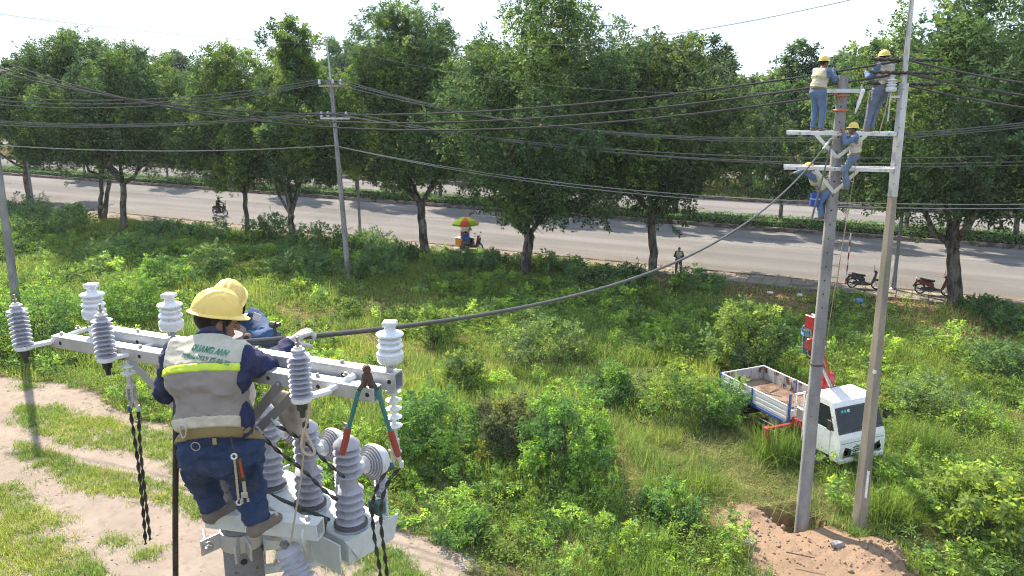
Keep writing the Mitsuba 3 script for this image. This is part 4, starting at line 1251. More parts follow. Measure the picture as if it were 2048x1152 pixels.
for i, (p, left, right, sl, sr, nm) in enumerate([(MID_INS[0], (-300, 150), (2350, 205), 1.3, 2.2, 'left insulator of the upper crossarm'), (MID_INS[1], (-300, 166), (2350, 212), 1.5, 2.3, 'right insulator of the upper crossarm'), (MID_INS[2], (-300, 158), (2350, 208), 1.4, 2.25, 'top insulator of the grey pole'),
                                                  (MID_INS[3], (-300, 210), (2350, 296), 0.9, 1.25, 'left insulator of the lower crossarm'), (MID_INS[4], (-300, 222), (2350, 310), 0.9, 1.3, 'second insulator of the lower crossarm'), (MID_INS[5], (-300, 216), (2350, 318), 0.9, 1.3, 'right insulator of the lower crossarm')]):
    h = p + [0, 0, 0.29]
    wire('thin wire running left from the ' + nm, catenary(at(*left, 50.0), h, sl, 40), 0.026, (0.15, 0.15, 0.16))
    wire('thin wire running right from the ' + nm, catenary(h, at(*right, 33.0), sr, 50), 0.024, (0.15, 0.15, 0.16))
c = at(668, 291, 45.8)
wire('pale wire running left from halfway up the grey pole', catenary(at(-300, 262, 46), c, 0.65, 40), 0.026, (0.30, 0.30, 0.31))
for i, (d, s) in enumerate(((0, 1.2), (0.25, 1.3))):
    wire('pale wire running right from halfway up the grey pole, ' + ('upper' if i == 0 else 'lower') + ' of two', catenary(c, at(2350, 402 + 6 * i, 30.0) + [0, 0, -d * 0.1], s, 50), 0.019, (0.28, 0.28, 0.29))
wire('thin lightning wire at the top left running to the mast of the grey pole', catenary(at(-250, -10, 46), at(655, 90, 45.9), 0.35, 30), 0.012, (0.2, 0.2, 0.21))
wire('thin lightning wire running right from the mast of the grey pole', catenary(at(655, 90, 45.9), at(2350, 90, 33), 2.2, 50), 0.012, (0.2, 0.2, 0.21))
wire('thin wire against the sky at the top right', catenary(at(1050, 90, 34), at(1826, -30, 18.3), 0.35, 30), 0.009, (0.12, 0.12, 0.12))
wire('stay wire slanting to the mast of the tan pole', catenary(hpole(HT[2]) + [-0.1, 0, 0.2], at(1822, -8, 18.2), 0.0, 6), 0.008, (0.12, 0.12, 0.12))
for j in range(2):
    wire(('upper' if j == 0 else 'lower') + ' faint wire low over the road behind the left trees', catenary(at(-300, 306 + 10 * j, 62), at(1000, 360 + 8 * j, 62), 0.5, 30), 0.012, (0.25, 0.25, 0.25))


# ================================================================ people
def hand_sdf(w, d, n, s, curl, spread, sc, thumb=1.0):
    """Palm, five fingers of different lengths bent by curl (radians a joint) towards the palm normal n, thumb on side s."""
    w, d, n, s = (np.asarray(q, float) for q in (w, d, n, s))
    B = []
    P = lambda a, b, c: w + (d * a + s * b + n * c) * sc
    B.append((P(-0.01, 0, 0), P(0.045, 0.012, 0), 0.026, 0.026))
    for b in (-0.027, -0.009, 0.010, 0.028):
        B.append((P(0.015, b * 0.6, 0), P(0.078, b, 0), 0.015, 0.012))
    for i, (b, L) in enumerate(((-0.030, 0.030), (-0.010, 0.038), (0.010, 0.041), (0.030, 0.037))):
        p, a = P(0.080, b, 0.0), 0.35 * curl
        fan = spread * (b / 0.03)
        for j, f in enumerate((1.0, 0.72, 0.55)):
            a2 = a + curl * j * (1 + 0.08 * i)
            v = unit(d * math.cos(a2) + n * math.sin(a2) + s * fan * 0.18)
            q = p + v * L * f * sc
            B.append((p, q, (0.0105 - 0.0012 * j), (0.0098 - 0.0014 * j)))
            p = q
    p = P(0.020, 0.026, 0.006)
    for j, (L, a) in enumerate(((0.038, 0.85), (0.030, 0.55), (0.024, 0.25))):
        v = unit(d * math.cos(a) * 0.9 + s * math.sin(a) + n * (0.35 + 0.3 * j) * thumb)
        q = p + v * L * sc
        B.append((p, q, 0.0135 - 0.0015 * j, 0.012 - 0.002 * j))
        p = q
    return [(a, b, ra * sc, rb * sc) for a, b, ra, rb in B]


def bones_sdf(B, k):
    def fn(p):
        out = np.full(len(p), 9.0)
        ds = [bone(p, *b) for b in B]
        return smin(ds, k)
    return fn


def bones_box(B, m=0.04):
    P = np.array([q for a, b, _, _ in B for q in (a, b)])
    r = max(max(x[2], x[3]) for x in B)
    return P.min(0) - r - m, P.max(0) + r + m


def helmet_mesh(sc=1.0):
    """Safety helmet: ribbed dome, rim all round, peak in front (+y)."""
    nu, nv = 26, 56
    V = []
    ph = np.arange(nv) * 2 * np.pi / nv
    for i in range(nu):
        if i < 19:
            u = i / 18 * math.pi / 2
            r, z = 0.132 * math.sin(u) ** 0.93, 0.142 * math.cos(u)
            x, y = r * np.sin(ph), r * 1.16 * np.cos(ph)
            ridge = 0.008 * np.exp(-(x / 0.016) ** 2) + 0.005 * (np.exp(-((np.abs(x) - 0.048) / 0.010) ** 2))
            fade = np.clip((z - 0.02) / 0.05, 0, 1) * np.clip((0.135 - np.abs(y)) / 0.03, 0, 1)
            k = 1 + ridge * fade / 0.12
            V.append(np.stack([x * k, y * k, z * k], 1))
        else:
            front = np.clip(np.cos(ph), 0, 1) ** 1.6
            out, dz = [(0.137, -0.002), (0.146, -0.007), (0.151, -0.011), (0.151, -0.016), (0.143, -0.015), (0.128, -0.008), (0.0, 0.03)][i - 19]
            ext = out + (0.030 * front + 0.001) * (1 if 0.14 < out else 0) * (1 if out > 0.150 else 0.6)
            V.append(np.stack([ext * np.sin(ph) * 0.98, ext * 1.14 * np.cos(ph), dz - 0.012 * front * (out > 0.14)], 1))
    V = np.vstack(V) * sc
    i, j = np.meshgrid(np.arange(nu - 1), np.arange(nv), indexing='ij')
    q = np.stack([i * nv + j, (i + 1) * nv + j, (i + 1) * nv + (j + 1) % nv, i * nv + (j + 1) % nv], -1).reshape(-1, 4)
    m = trimesh.Trimesh(V, np.vstack([q[:, [0, 2, 1]], q[:, [0, 3, 2]]]), process=True)
    m.update_faces(m.nondegenerate_faces())
    m.fix_normals()
    return m


SKIN, DENIM, NAVY, VEST, HELM = (0.24, 0.125, 0.075), (0.10, 0.165, 0.30), (0.022, 0.034, 0.085), (0.46, 0.42, 0.36), (0.72, 0.53, 0.13)
STAND = dict(pelvis=(0, 0, .90), waist=(0, 0, 1.03), chest=(0, 0.01, 1.22), neck=(0, 0, 1.40), head=(0, .03, 1.535), shL=(-.175, 0, 1.355), shR=(.175, 0, 1.355), elL=(-.225, -.03, 1.09), elR=(.225, -.03, 1.09), wrL=(-.22, .08, .86), wrR=(.22, .08, .86),
             hipL=(-.09, 0, .87), hipR=(.09, 0, .87), knL=(-.10, .03, .48), knR=(.10, .03, .48), anL=(-.11, -.02, .09), anR=(.11, -.02, .09))


def person(label, feet, facing, pose, wear, sc=1.0, h=0.02, group=None, look=None, handcurl=0.6, hands=None, world=None):
    """A person: feet (the ground point below), facing (horizontal direction), pose (joints in metres: right, forward, up)."""
    k = thing('person', label, 'person', group)
    f = unit([facing[0], facing[1], 0])
    ax = np.array([[f[1], -f[0], 0], f, [0, 0, 1.0]])
    Jl = {**STAND, **pose}
    J = {n: np.asarray(feet) + sc * (np.asarray(q, float) @ ax) for n, q in Jl.items()}
    J.update({n: np.asarray(q, float) for n, q in (world or {}).items()})
    R = ax[0]
    rt = unit(J['shR'] - J['shL'])
    rh = unit(J['hipR'] - J['hipL'])
    hf = unit((np.asarray(look, float) @ ax) if look is not None else f)
    hr = unit(np.cross(hf, [0, 0, 1]))
    hu = np.cross(hr, hf)
    hax = np.array([hr, hf, hu])

    def S(B):
        return [(a, b, ra * sc, rb * sc) for a, b, ra, rb in B]
    up = unit(J['neck'] - J['chest'])
    torso = [(J['shL'] * .9 + J['shR'] * .1, J['shR'] * .9 + J['shL'] * .1, .070, .070), (J['chest'] - rt * .075 * sc, J['chest'] + rt * .075 * sc, .112, .112), (J['waist'] - rt * .065 * sc, J['waist'] + rt * .065 * sc, .108, .108),
             (J['chest'], J['waist'], .115, .115), (J['chest'], J['neck'], .10, .06)]
    hipb = [(J['hipL'], J['hipR'], .112, .112), (J['waist'] - rh * .05 * sc, J['waist'] + rh * .05 * sc, .105, .105), (J['waist'], J['pelvis'], .11, .12)]
    arms = [b for s in 'LR' for b in ((J['sh' + s], J['el' + s], .060, .047), (J['el' + s], J['wr' + s], .046, .032))]
    legs = [b for s in 'LR' for b in ((J['hip' + s], J['kn' + s], .090, .063), (J['kn' + s], J['an' + s], .062, .046))]
    neck = [(J['neck'], J['head'] - hu * .05 * sc, .052, .050)]
    hb = [(J['wr' + s], J['wr' + s] + unit(J['wr' + s] - J['el' + s]) * 0.03 * sc, .028, .026) for s in 'LR']

    def grown_(B, g):
        return [(a, b, ra + g, rb + g) for a, b, ra, rb in S(B)]
    H = J['head']

    def head(p):
        q = (p - H) @ hax.T / sc
        cran = ellip(q, (0, -.012, .03), (.076, .094, .092))
        jaw = ellip(q, (0, .018, -.045), (.056, .068, .068))
        nose = bone(q, (0, .088, .012), (0, .108, -.022), .009, .014)
        brow = bone(q, (-.035, .078, .03), (.035, .078, .03), .014, .014)
        lips = bone(q, (-.018, .083, -.052), (.018, .083, -.052), .009, .009)
        d = smin([cran, jaw, brow], .03)
        d = smin([d, nose, lips], .012)
        for sx in (-1, 1):
            d = smin([d, ellip(q, (.080 * sx, -.008, -.005), (.012, .024, .034))], .008)
            d = np.maximum(d, -(np.linalg.norm(q - np.array([.030 * sx, .096, .012]), axis=1) - .016))
        return d * sc

    skinB = S(neck + hb + [(a, b, ra - .012, rb - .012) for a, b, ra, rb in torso + hipb + arms + legs])
    fnb = bones_sdf(skinB, .03 * sc)
    lo, hi = bones_box(skinB)
    lo, hi = np.minimum(lo, H - .17 * sc), np.maximum(hi, H + .17 * sc)
    near = h < 0.015
    part(k, 'body', surface_net(lambda p: smin([fnb(p), head(p)], .02 * sc), lo, hi, h * 0.85), 'skin', wear.get('skin', SKIN), True)
    for sx in (-1, 1):
        c = H + np.array([.030 * sx, .082, .012]) * sc @ hax
        part(k, 'eye', trimesh.Trimesh(trimesh.creation.icosphere(1, 0.0125 * sc).vertices + c, trimesh.creation.icosphere(1).faces, process=False), 'glazed', (0.03, 0.02, 0.018), True)
    hairB = lambda p: np.maximum(ellip((p - H) @ hax.T / sc, (0, -.018, .035), (.083, .098, .096)), ((p - H) @ hax.T / sc) @ np.array([0, .75, -.66]) - .028) * sc
    part(k, 'hair', surface_net(hairB, H - .14 * sc, H + .16 * sc, h * 0.8), 'cloth', (0.018, 0.015, 0.014), True)

    def wrinkle(p, amp):
        w = amp * (meshkit.noise(p * np.array([14, 14, 26]) / sc, 5) - .5) + .6 * amp * (meshkit.noise(p * np.array([31, 31, 47]) / sc, 6) - .5)
        if near:                                                  # creases: thin ridges that run slantwise
            r = meshkit.noise(np.c_[p[:, 0] * 9 + p[:, 2] * 7, p[:, 1] * 9, p[:, 2] * 24 - p[:, 0] * 8], 8)
            w = w - 0.45 * amp * np.exp(-((r - .5) / .055) ** 2)
        return w

    shirtB = grown_(torso + arms, .012 * sc)
    f_sh = bones_sdf(shirtB, .035 * sc)
    cuff = [(J['wr' + s], unit(J['wr' + s] - J['el' + s])) for s in 'LR']

    def shirt(p):
        d = f_sh(p) + wrinkle(p, .014 * sc)
        nk = np.linalg.norm((p - J['neck']) - ((p - J['neck']) @ up)[:, None] * up, axis=1) < .10 * sc
        d = np.where(nk, np.maximum(d, (p - J['neck']) @ up - .035 * sc), d)
        for c, a in cuff:
            q = (p - c) @ a
            d = np.where(np.linalg.norm(p - c, axis=1) < .12 * sc, np.maximum(d, q - .0 * sc), d)
        return np.maximum(d, -((p - J['waist']) @ up) - .10 * sc)
    lo, hi = bones_box(shirtB)
    part(k, 'shirt', surface_net(shirt, lo, hi, h), 'cloth', wear['shirt'], True)
    trB = grown_(hipb + legs, .016 * sc)
    f_tr = bones_sdf(trB, .03 * sc)
    lo, hi = bones_box(trB)

    def trousers(p):
        d = f_tr(p) + wrinkle(p, .020 * sc)
        for s in 'LR':
            a = unit(J['an' + s] - J['kn' + s])
            q = (p - J['an' + s]) @ a
            d = np.where(np.linalg.norm(p - J['an' + s], axis=1) < .13 * sc, np.maximum(d, q - .03 * sc), d)
        return np.maximum(d, (p - J['waist']) @ up - .02 * sc)
    part(k, 'trousers', surface_net(trousers, lo, hi, h), 'cloth', wear['trousers'], True)
    out = dict(key=k, J=J, rt=rt, up=up, sc=sc, hax=hax, H=H, ax=ax, shirt=shirt)
    if 'vest' in wear:
        vB = grown_(torso, .024 * sc)
        f_v = bones_sdf(vB, .04 * sc)

        def vest(p):
            d = f_v(p) + wrinkle(p, .012 * sc)
            d = np.maximum(d, (p - J['neck']) @ up - .012 * sc)
            for s, sg_ in (('L', -1), ('R', 1)):
                d = np.maximum(d, ((p - J['sh' + s]) @ rt) * sg_ - .012 * sc - .10 * np.clip(-((p - J['sh' + s]) @ up) - .10 * sc, 0, 1))
            return np.maximum(d, -((p - J['waist']) @ up) - .055 * sc)
        lo, hi = bones_box(vB)
        part(k, 'vest', surface_net(vest, lo, hi, h), 'cloth', wear['vest'], True)
        band = lambda zc, hw: (lambda p: np.maximum(vest(p) - .005 * sc, np.abs((p - J['waist']) @ up - zc * sc) - hw * sc))
        part(k, 'reflective_band', surface_net(band(wear.get('band', .20), .020), lo - .02, hi + .02, h * .8), 'plastic', (0.50, 0.66, 0.03), True)
        part(k, 'hem', surface_net(band(-.030, .026), lo - .02, hi + .02, h * .8), 'cloth', wear.get('hem', (0.55, 0.52, 0.42)), True)
        out['vest'] = vest
        out['vest_box'] = (lo, hi)
    if wear.get('belt'):
        part(k, 'belt', surface_net(lambda p: np.maximum(f_tr(p) - .014 * sc, np.abs((p - J['waist']) @ up + .075 * sc) - .024 * sc), *bones_box(trB), h * .8), 'cloth', wear['belt'], True)
    for s in 'LR':
        a, kn = J['an' + s], J['kn' + s]
        fw = unit(np.asarray(wear.get('toe', (0, 1, 0))) @ ax)
        B = [(a + [0, 0, -.02 * sc], a - fw * .02 * sc + [0, 0, -.058 * sc], .040 * sc, .036 * sc), (a - fw * .02 * sc + [0, 0, -.060 * sc], a + fw * .13 * sc + [0, 0, -.066 * sc], .036 * sc, .029 * sc)]
        part(k, 'shoe', surface_net(lambda p: np.maximum(bones_sdf(B, .03 * sc)(p), a[2] - .09 * sc - p[:, 2]), *bones_box(B), h * .7), 'cloth', wear.get('shoe', (0.12, 0.10, 0.09)), True)
        el, wr = J['el' + s], J['wr' + s]
        d = unit(wr - el)
        sd = rt * (-1 if s == 'R' else 1)
        if hands and s in hands:
            d, n = unit(hands[s][0]), unit(hands[s][1])
            sd = np.cross(d, n) * (1 if s == 'L' else -1)
            cu = hands[s][2]
        else:
            n = unit(f - d * (f @ d)) if abs(f @ d) < .9 else unit(-up)
            n = unit(sd - d * (sd @ d)) * .8 + n * .4
            n = unit(n - d * (n @ d))
            sd, cu = unit(np.cross(d, n)) * (1 if s == 'L' else -1), handcurl
        HBn = hand_sdf(wr + d * .012 * sc, d, n, sd, cu, .5, sc * 1.02)
        gl = wear.get('glove')
        part(k, 'glove' if gl else 'hand', surface_net(bones_sdf(HBn, .006 * sc), *bones_box(HBn, .02), min(h * .55, .0085) if not near else .0045), 'cloth' if gl else 'skin', gl or wear.get('skin', SKIN), True)
    if wear.get('helmet'):
        hm = placed(helmet_mesh(sc * .81), H + hu * .055 * sc - hf * .010 * sc, hax)
        hk = part(k, 'helmet', hm, 'plastic', wear['helmet'], 40)
        for sx in (-1, 1):
            P = [H + np.array(q) * sc @ hax for q in ((.108 * sx, .0, .05), (.088 * sx, .012, -.03), (.062 * sx, .035, -.09), (.0, .055, -.128))]
            part(k, 'chin_strap', tube(spline(P, 10), .007 * sc, 5), 'cloth', (0.02, 0.02, 0.022), True)
    return out


WORK = dict(shirt=DENIM, trousers=(0.11, 0.18, 0.32), vest=VEST, helmet=HELM, belt=(0.20, 0.16, 0.10), shoe=(0.16, 0.13, 0.11), glove=(0.05, 0.05, 0.055), skin=SKIN)

# ---- four linemen on the pair of poles
zu, zl = UA0[2] + 0.045, LA0[2] + 0.045
p = UA0 * 0.715 + UA1 * 0.285 - PN * 0.2
person('lineman standing on the upper crossarm left of the new pole, hands at the cable', [p[0], p[1], zu], (0.75, 0.5), dict(pelvis=(0, -.09, .90), waist=(0, -.09, 1.03), chest=(0, -.05, 1.22), neck=(0, -.02, 1.39), head=(0, .03, 1.53), shL=(-.175, -.02, 1.35), shR=(.175, -.03, 1.35),
       elL=(-.22, .14, 1.16), elR=(.23, .16, 1.14), wrL=(-.10, .27, 1.38), wrR=(.10, .27, 1.40), hipL=(-.09, -.09, .87), hipR=(.09, -.09, .87), knL=(-.10, .0, .48), knR=(.10, .02, .48)), WORK, 1.0, .02, look=(0, 1, -.05))
p = UA0 * 0.235 + UA1 * 0.765 - PN * 0.2
person('lineman standing on the upper crossarm beside the tan pole, leaning left', [p[0], p[1], zu], (-0.35, 0.9), dict(pelvis=(.12, -.10, .90), waist=(.15, -.11, 1.03), chest=(.19, -.08, 1.22), neck=(.20, -.05, 1.40), head=(.19, .0, 1.535), shL=(.02, -.05, 1.36), shR=(.37, -.07, 1.35),
       elL=(-.08, .08, 1.13), elR=(.43, .05, 1.10), wrL=(.0, .26, 1.25), wrR=(.28, .24, 1.18), hipL=(.03, -.10, .87), hipR=(.21, -.10, .87), knL=(-.02, .0, .48), knR=(.14, .02, .48), anL=(-.11, -.02, .09), anR=(.06, .02, .09)), {**WORK, 'trousers': (0.13, 0.17, 0.26)}, 1.06, .02, look=(-.2, 1, -.1))
p = LA0 * 0.47 + LA1 * 0.53 + PN * 0.10
p3 = arm_pt(1690, 378) + PN * 0.12
person('lineman between the two crossarms at the front of the new pole, seen from the side', p3 - [0, 0, 0.0], (-0.95, 0.3), dict(pelvis=(0, -.10, .86), waist=(0, -.13, .98), chest=(0, -.13, 1.18), neck=(0, -.09, 1.35), head=(0, -.03, 1.49), shL=(-.17, -.10, 1.31), shR=(.17, -.10, 1.31),
       elL=(-.20, .12, 1.16), elR=(.2, .10, 1.14), wrL=(-.10, .17, 1.40), wrR=(.10, .18, 1.38), hipL=(-.09, -.10, .83), hipR=(.09, -.10, .83), knL=(-.10, .08, .48), knR=(.10, .05, .46), anL=(-.10, .0, .09), anR=(.11, -.05, .09)), {**WORK, 'glove': None, 'trousers': (0.13, 0.18, 0.28)}, 0.92, .018, look=(0, 1, .05))
p4 = arm_pt(1646, 442) - PN * 0.26
person('lineman bending left under the lower crossarm with a blue bag at his belt', p4, (-0.92, 0.35), dict(pelvis=(0, -.06, .70), waist=(0, .04, .80), chest=(0, .22, .93), neck=(0, .34, 1.05), head=(0, .42, 1.17), shL=(-.17, .30, 1.02), shR=(.17, .30, 1.02), elL=(-.22, .50, 1.16), elR=(.22, .52, 1.12), wrL=(-.15, .70, 1.10), wrR=(.12, .72, 1.06),
       hipL=(-.09, -.06, .68), hipR=(.09, -.06, .68), knL=(-.10, .10, .40), knR=(.10, .03, .38), anL=(-.08, .04, .09), anR=(.08, -.04, .09)), {**WORK, 'trousers': (0.12, 0.2, 0.36)}, 1.0, .018, look=(0, .9, .1))
bag = p4 + np.array([-0.26, -0.12, 0.33])
k = thing('tool_bag', 'bright blue cylindrical bag hanging from the bending lineman', 'bag')
part(k, 'body', lathe([(0, 0), (0.10, 0.0), (0.115, 0.03), (0.112, 0.28), (0.105, 0.31), (0.09, 0.32), (0, 0.30)], bag, n=18), 'cloth', (0.03, 0.07, 0.34))
part(k, 'strap', tube(spline([bag + [-.1, 0, .3], bag + [0, 0, .48], bag + [.1, 0, .3]], 10), .008, 5), 'cloth', BLACK, True)
part(k, 'band', lathe([(0.114, 0.17), (0.118, 0.172), (0.118, 0.195), (0.113, 0.197)], bag, n=18), 'cloth', (0.3, 0.4, 0.6))
# rod and ropes on the pair
single('hot_stick', rod(arm_pt(1660, 290) + PN * 0.25, arm_pt(1622, 432) + PN * 0.35, 0.016, 0.024, 10), 'plastic', 'dark grey rod hanging aslant from the end of the long cable', 'rod', (0.10, 0.10, 0.11))


def rope(label, pts, r, n=30, col=ROPE, name='rope'):
    return single(name, tube(spline(pts, n), r, 6), 'cloth', label, 'rope', col, True)


rope('rope hanging behind the lineman next to the tan pole', [arm_pt(1782, 160), arm_pt(1772, 215), arm_pt(1758, 265) + PN * .05], 0.011)
rope('rope from the leaning lineman down to the upper crossarm', [arm_pt(1741, 180), arm_pt(1733, 220), arm_pt(1726, 262) + PN * .05], 0.010)
rope('long thin hand line hanging right of the new pole', [arm_pt(1714, 300) + PN * .1, arm_pt(1704, 370) + PN * .1, arm_pt(1693, 450) - PN * .1, arm_pt(1668, 600) - PN * .2, arm_pt(1652, 720) - PN * .3], 0.008, 40)
rope('orange belt strap from the left lineman to the top of the new pole', [arm_pt(1648, 183) - PN * .2, arm_pt(1668, 185) - PN * .05, npole(10.72) + PN * .14], 0.014, 12, (0.55, 0.12, 0.04), 'strap')
k = thing('rope_ladder', 'thin rope ladder hanging behind the lower half of the new pole', 'ladder')
t_ = np.linspace(0, 1, 12)
r0 = [arm_pt(1668 - 31 * t, 400 + 250 * t) - PN * .34 for t in t_]
r1 = [q + PX * 0.34 for q in r0]
for r in (r0, r1):
    part(k, 'rail', tube(r, 0.007, 5), 'cloth', (0.12, 0.11, 0.10), True)
for q, e in zip(r0, r1):
    part(k, 'rung', rod(q, e, 0.008, 0.008, 5), 'cloth', (0.12, 0.11, 0.10))
# ---- the long heavy cable from the foreground to the pair of poles
CA, CB = at(478, 685, 4.22), arm_pt(1656, 284) + PN * 0.10
lc = catenary(CA, CB, 0.93, 140)
k = thing('power_cable', 'thick grey cable sagging across the lot from the foreground workers to the new pole', 'cable')
part(k, 'sheath', tube(lc, 0.0168, 12), 'plastic', (0.050, 0.052, 0.060), True)
e = unit(lc[-1] - lc[-2])
part(k, 'end_sleeve', tube([CB - e * .55, CB - e * .5, CB, CB + e * .12], [0.02, 0.030, 0.030, 0.022], 10), 'plastic', (0.5, 0.5, 0.52), label='pale gripping sleeve at the pole end of the cable')
part(k, 'shackle', tube(spline([CB + e * .1, CB + e * .2 + PN * .05, CB + e * .32, CB + e * .2 - PN * .05, CB + e * .1], 16), 0.014, 6), 'metal', GALV, True)

# ---- people farther off
F54 = gnd(1356, 551)
person('man standing on the pavement in a pale vest and jeans, watching the work', F54 + [0, 0, .1], (-0.2, -1), dict(wrL=(-.10, .18, 1.06), wrR=(.10, .2, 1.04), elL=(-.26, -.02, 1.10), elR=(.26, -.02, 1.10), knL=(-.13, .03, .48), knR=(.12, .03, .48), anL=(-.16, -.02, .09), anR=(.14, .0, .09)),
       dict(shirt=(0.03, 0.035, 0.05), trousers=(0.05, 0.07, 0.13), vest=(0.42, 0.43, 0.40), shoe=(.03, .03, .03)), 1.0, .024)
q = at(1619, 640, 31.0)
B = np.array([q[0], q[1], 0.35])
person('worker in a blue shirt and yellow helmet behind the raised crane hook', B, (-0.3, -1), dict(wrL=(-.20, .25, 1.05), wrR=(.20, .25, 1.05)), {**WORK, 'shirt': (0.10, 0.22, 0.42), 'vest': (0.2, 0.3, 0.42)}, 1.0, .024)


# ================================================================ the near pole with its crossarms, switch and two workers
C0 = np.array([-1.67, 4.43, 0.0])
AX = unit([0.921, -0.389, 0])
BX = np.array([-AX[1], AX[0], 0])
UPZ = np.array([0, 0, 1.0])


def level(px, py, z):
    return gnd(px, py, z)


def line_px(p0, p1, px):
    """The point of the line p0-p1 in the picture column px."""
    k = (px - 1024) / FPX
    f = lambda p: p[0] - k * (p[1] * CP + (CAM_H - p[2]) * SP)
    t = f(p0) / (f(p0) - f(p1))
    return p0 + (p1 - p0) * t


k = thing('utility_pole', 'near grey concrete pole that carries the switch gear and the two foreground workers', 'utility pole')
NEARPOLE = k
part(k, 'shaft', pole_mesh(C0 + [0, 0, -0.3], C0 + [0, 0, 9.62], 0.17, 0.108, 32), 'concrete')
pole_holes(k, C0, C0 + [0, 0, 9.62], 0.17, 0.108, 0.55, 0.93, 16)
# crossarms
FA0, FA1 = level(113, 668, 9.55), level(757, 772, 9.55)
FA1 = FA0 + AX * ((FA1 - FA0) @ AX)
RA0, RA1 = level(187, 650, 9.60), level(800, 742, 9.60)
RA1 = RA0 + AX * ((RA1 - RA0) @ AX)
ARM_COL = (0.56, 0.575, 0.61)
for nm, a, b, h, lab in (('front', FA0, FA1, 0.075, 'near galvanized crossarm of the foreground pole, with the grey arresters bolted to it'), ('rear', RA0, RA1, 0.095, 'rear galvanized crossarm of the foreground pole, carrying the white insulators')):
    k = thing('crossarm', lab, 'crossarm')
    z = np.array([0, 0, -h / 2])
    part(k, 'beam', hollow_beam(a + z, b + z, 0.080, h, 0.007), 'metal', ARM_COL, False)
    for t in (0.02, 0.17, 0.30, 0.42, 0.58, 0.70, 0.84, 0.97):
        q = a * (1 - t) + b * t + z
        part(k, 'bolt', bolt(q + [0, 0, h / 2], UPZ, 0.011, 0.026), 'metal', (0.42, 0.43, 0.45))
        part(k, 'bolt_hole', lathe([(0, 0.0015), (0.011, 0.0015), (0.012, 0)], q - BX * 0.0405 + AX * 0.03, -BX, 12), 'matte', (0.03, 0.03, 0.032))
    FRONT = FA0 * 0.5 + FA1 * 0.5
    mid = a * 0.5 + b * 0.5
    for s in (-1, 1):
        e = mid + AX * 0.56 * s + z - UPZ * h * 0.3
        f = C0 + [0, 0, 8.98] + AX * 0.07 * s + (-BX if nm == 'front' else BX) * 0.115
        part(k, 'brace', beam(e + (-BX if nm == 'front' else BX) * 0.02, f, 0.055, 0.008, -BX), 'metal', (0.46, 0.48, 0.52))
        part(k, 'brace_bolt', bolt(e - BX * 0.045, -BX, 0.012, 0.03), 'metal', (0.3, 0.3, 0.32))
    part(k, 'through_rod', rod(mid + AX * 0.14 - BX * 0.3 + z, mid + AX * 0.14 + BX * 0.3 + z, 0.009, sides=8), 'metal', GALV)
# white insulators on the rear crossarm
for px, lab in ((191, 'leftmost white post insulator on the foreground crossarm'), (345, 'white post insulator on the foreground crossarm left of the helmets'), (781, 'white post insulator at the right end of the foreground crossarm')):
    pin_insulator(line_px(RA0, RA1, px) + [0, 0, 0.012], 1.0, lab, axis=(0.02, 0, 1), detail=40)
# grey arresters on outriggers from the front crossarm
LILAC = (0.31, 0.32, 0.39)


def arrester_body(n, r, h, core=0.024):
    return lathe([(0, 0)] + shed_profile(n, core, r, 0, h, 0.2) + [(0.034, h), (0.034, h + 0.012), (0, h + 0.012)], n=36)


for px, py, end, lab, tilt in ((47, 694, (168, 662), 'leftmost grey ribbed arrester, at the left end of the foreground crossarm', (-0.03, 0, 1)), (213, 717, (322, 684), 'second grey ribbed arrester from the left on the foreground crossarm', (0.0, 0, 1)), (603, 797, (703, 756), 'grey ribbed arrester in front of the worker\'s right hand', (0.0, -.02, 1))):
    P = level(px, py, 9.50)
    e = level(*end, 9.556) + UPZ * 0.004
    od = unit((e - P) * [1, 1, 0])
    k = thing('arrester', lab, 'arrester')
    ax = frame(tilt, (0, 1, 0))
    part(k, 'housing', placed(arrester_body(9, 0.058, 0.235), P + [0, 0, 0.012], ax), 'plastic', (0.33, 0.34, 0.41))
    part(k, 'cap', placed(lathe([(0, 0.245), (0.030, 0.245), (0.032, 0.25), (0.032, 0.262), (0.022, 0.268), (0.020, 0.275), (0, 0.275)], n=24), P, ax), 'matte', (0.6, 0.58, 0.56))
    part(k, 'stud', placed(lathe([(0, 0.27), (0.008, 0.27), (0.008, 0.285), (0.013, 0.285), (0.013, 0.297), (0.007, 0.30), (0.007, 0.325), (0, 0.325)], n=6), P, ax), 'metal', (0.30, 0.27, 0.24))
    part(k, 'bottom_plug', placed(lathe([(0, -0.10), (0.013, -0.10), (0.016, -0.062), (0.026, -0.058), (0.028, -0.02), (0.024, -0.012), (0, -0.012)], n=20), P, ax), 'plastic', BLACK)
    part(k, 'foot', lathe([(0, -0.014), (0.05, -0.014), (0.053, -0.004), (0.048, 0.012), (0, 0.012)], P, n=24), 'glazed', (0.62, 0.64, 0.68))
    part(k, 'outrigger', cat([beam(P + od * 0.02, P + od * 0.15 + [0, 0, 0.012], 0.055, 0.022), beam(P + od * 0.12 + [0, 0, 0.008], e + od * 0.02 + UPZ * 0.008, 0.036, 0.024)]), 'glazed', (0.66, 0.68, 0.71))
    part(k, 'bolt', bolt(e - od * 0.03 + UPZ * 0.019, UPZ, 0.011, 0.022), 'metal', (0.4, 0.4, 0.42))


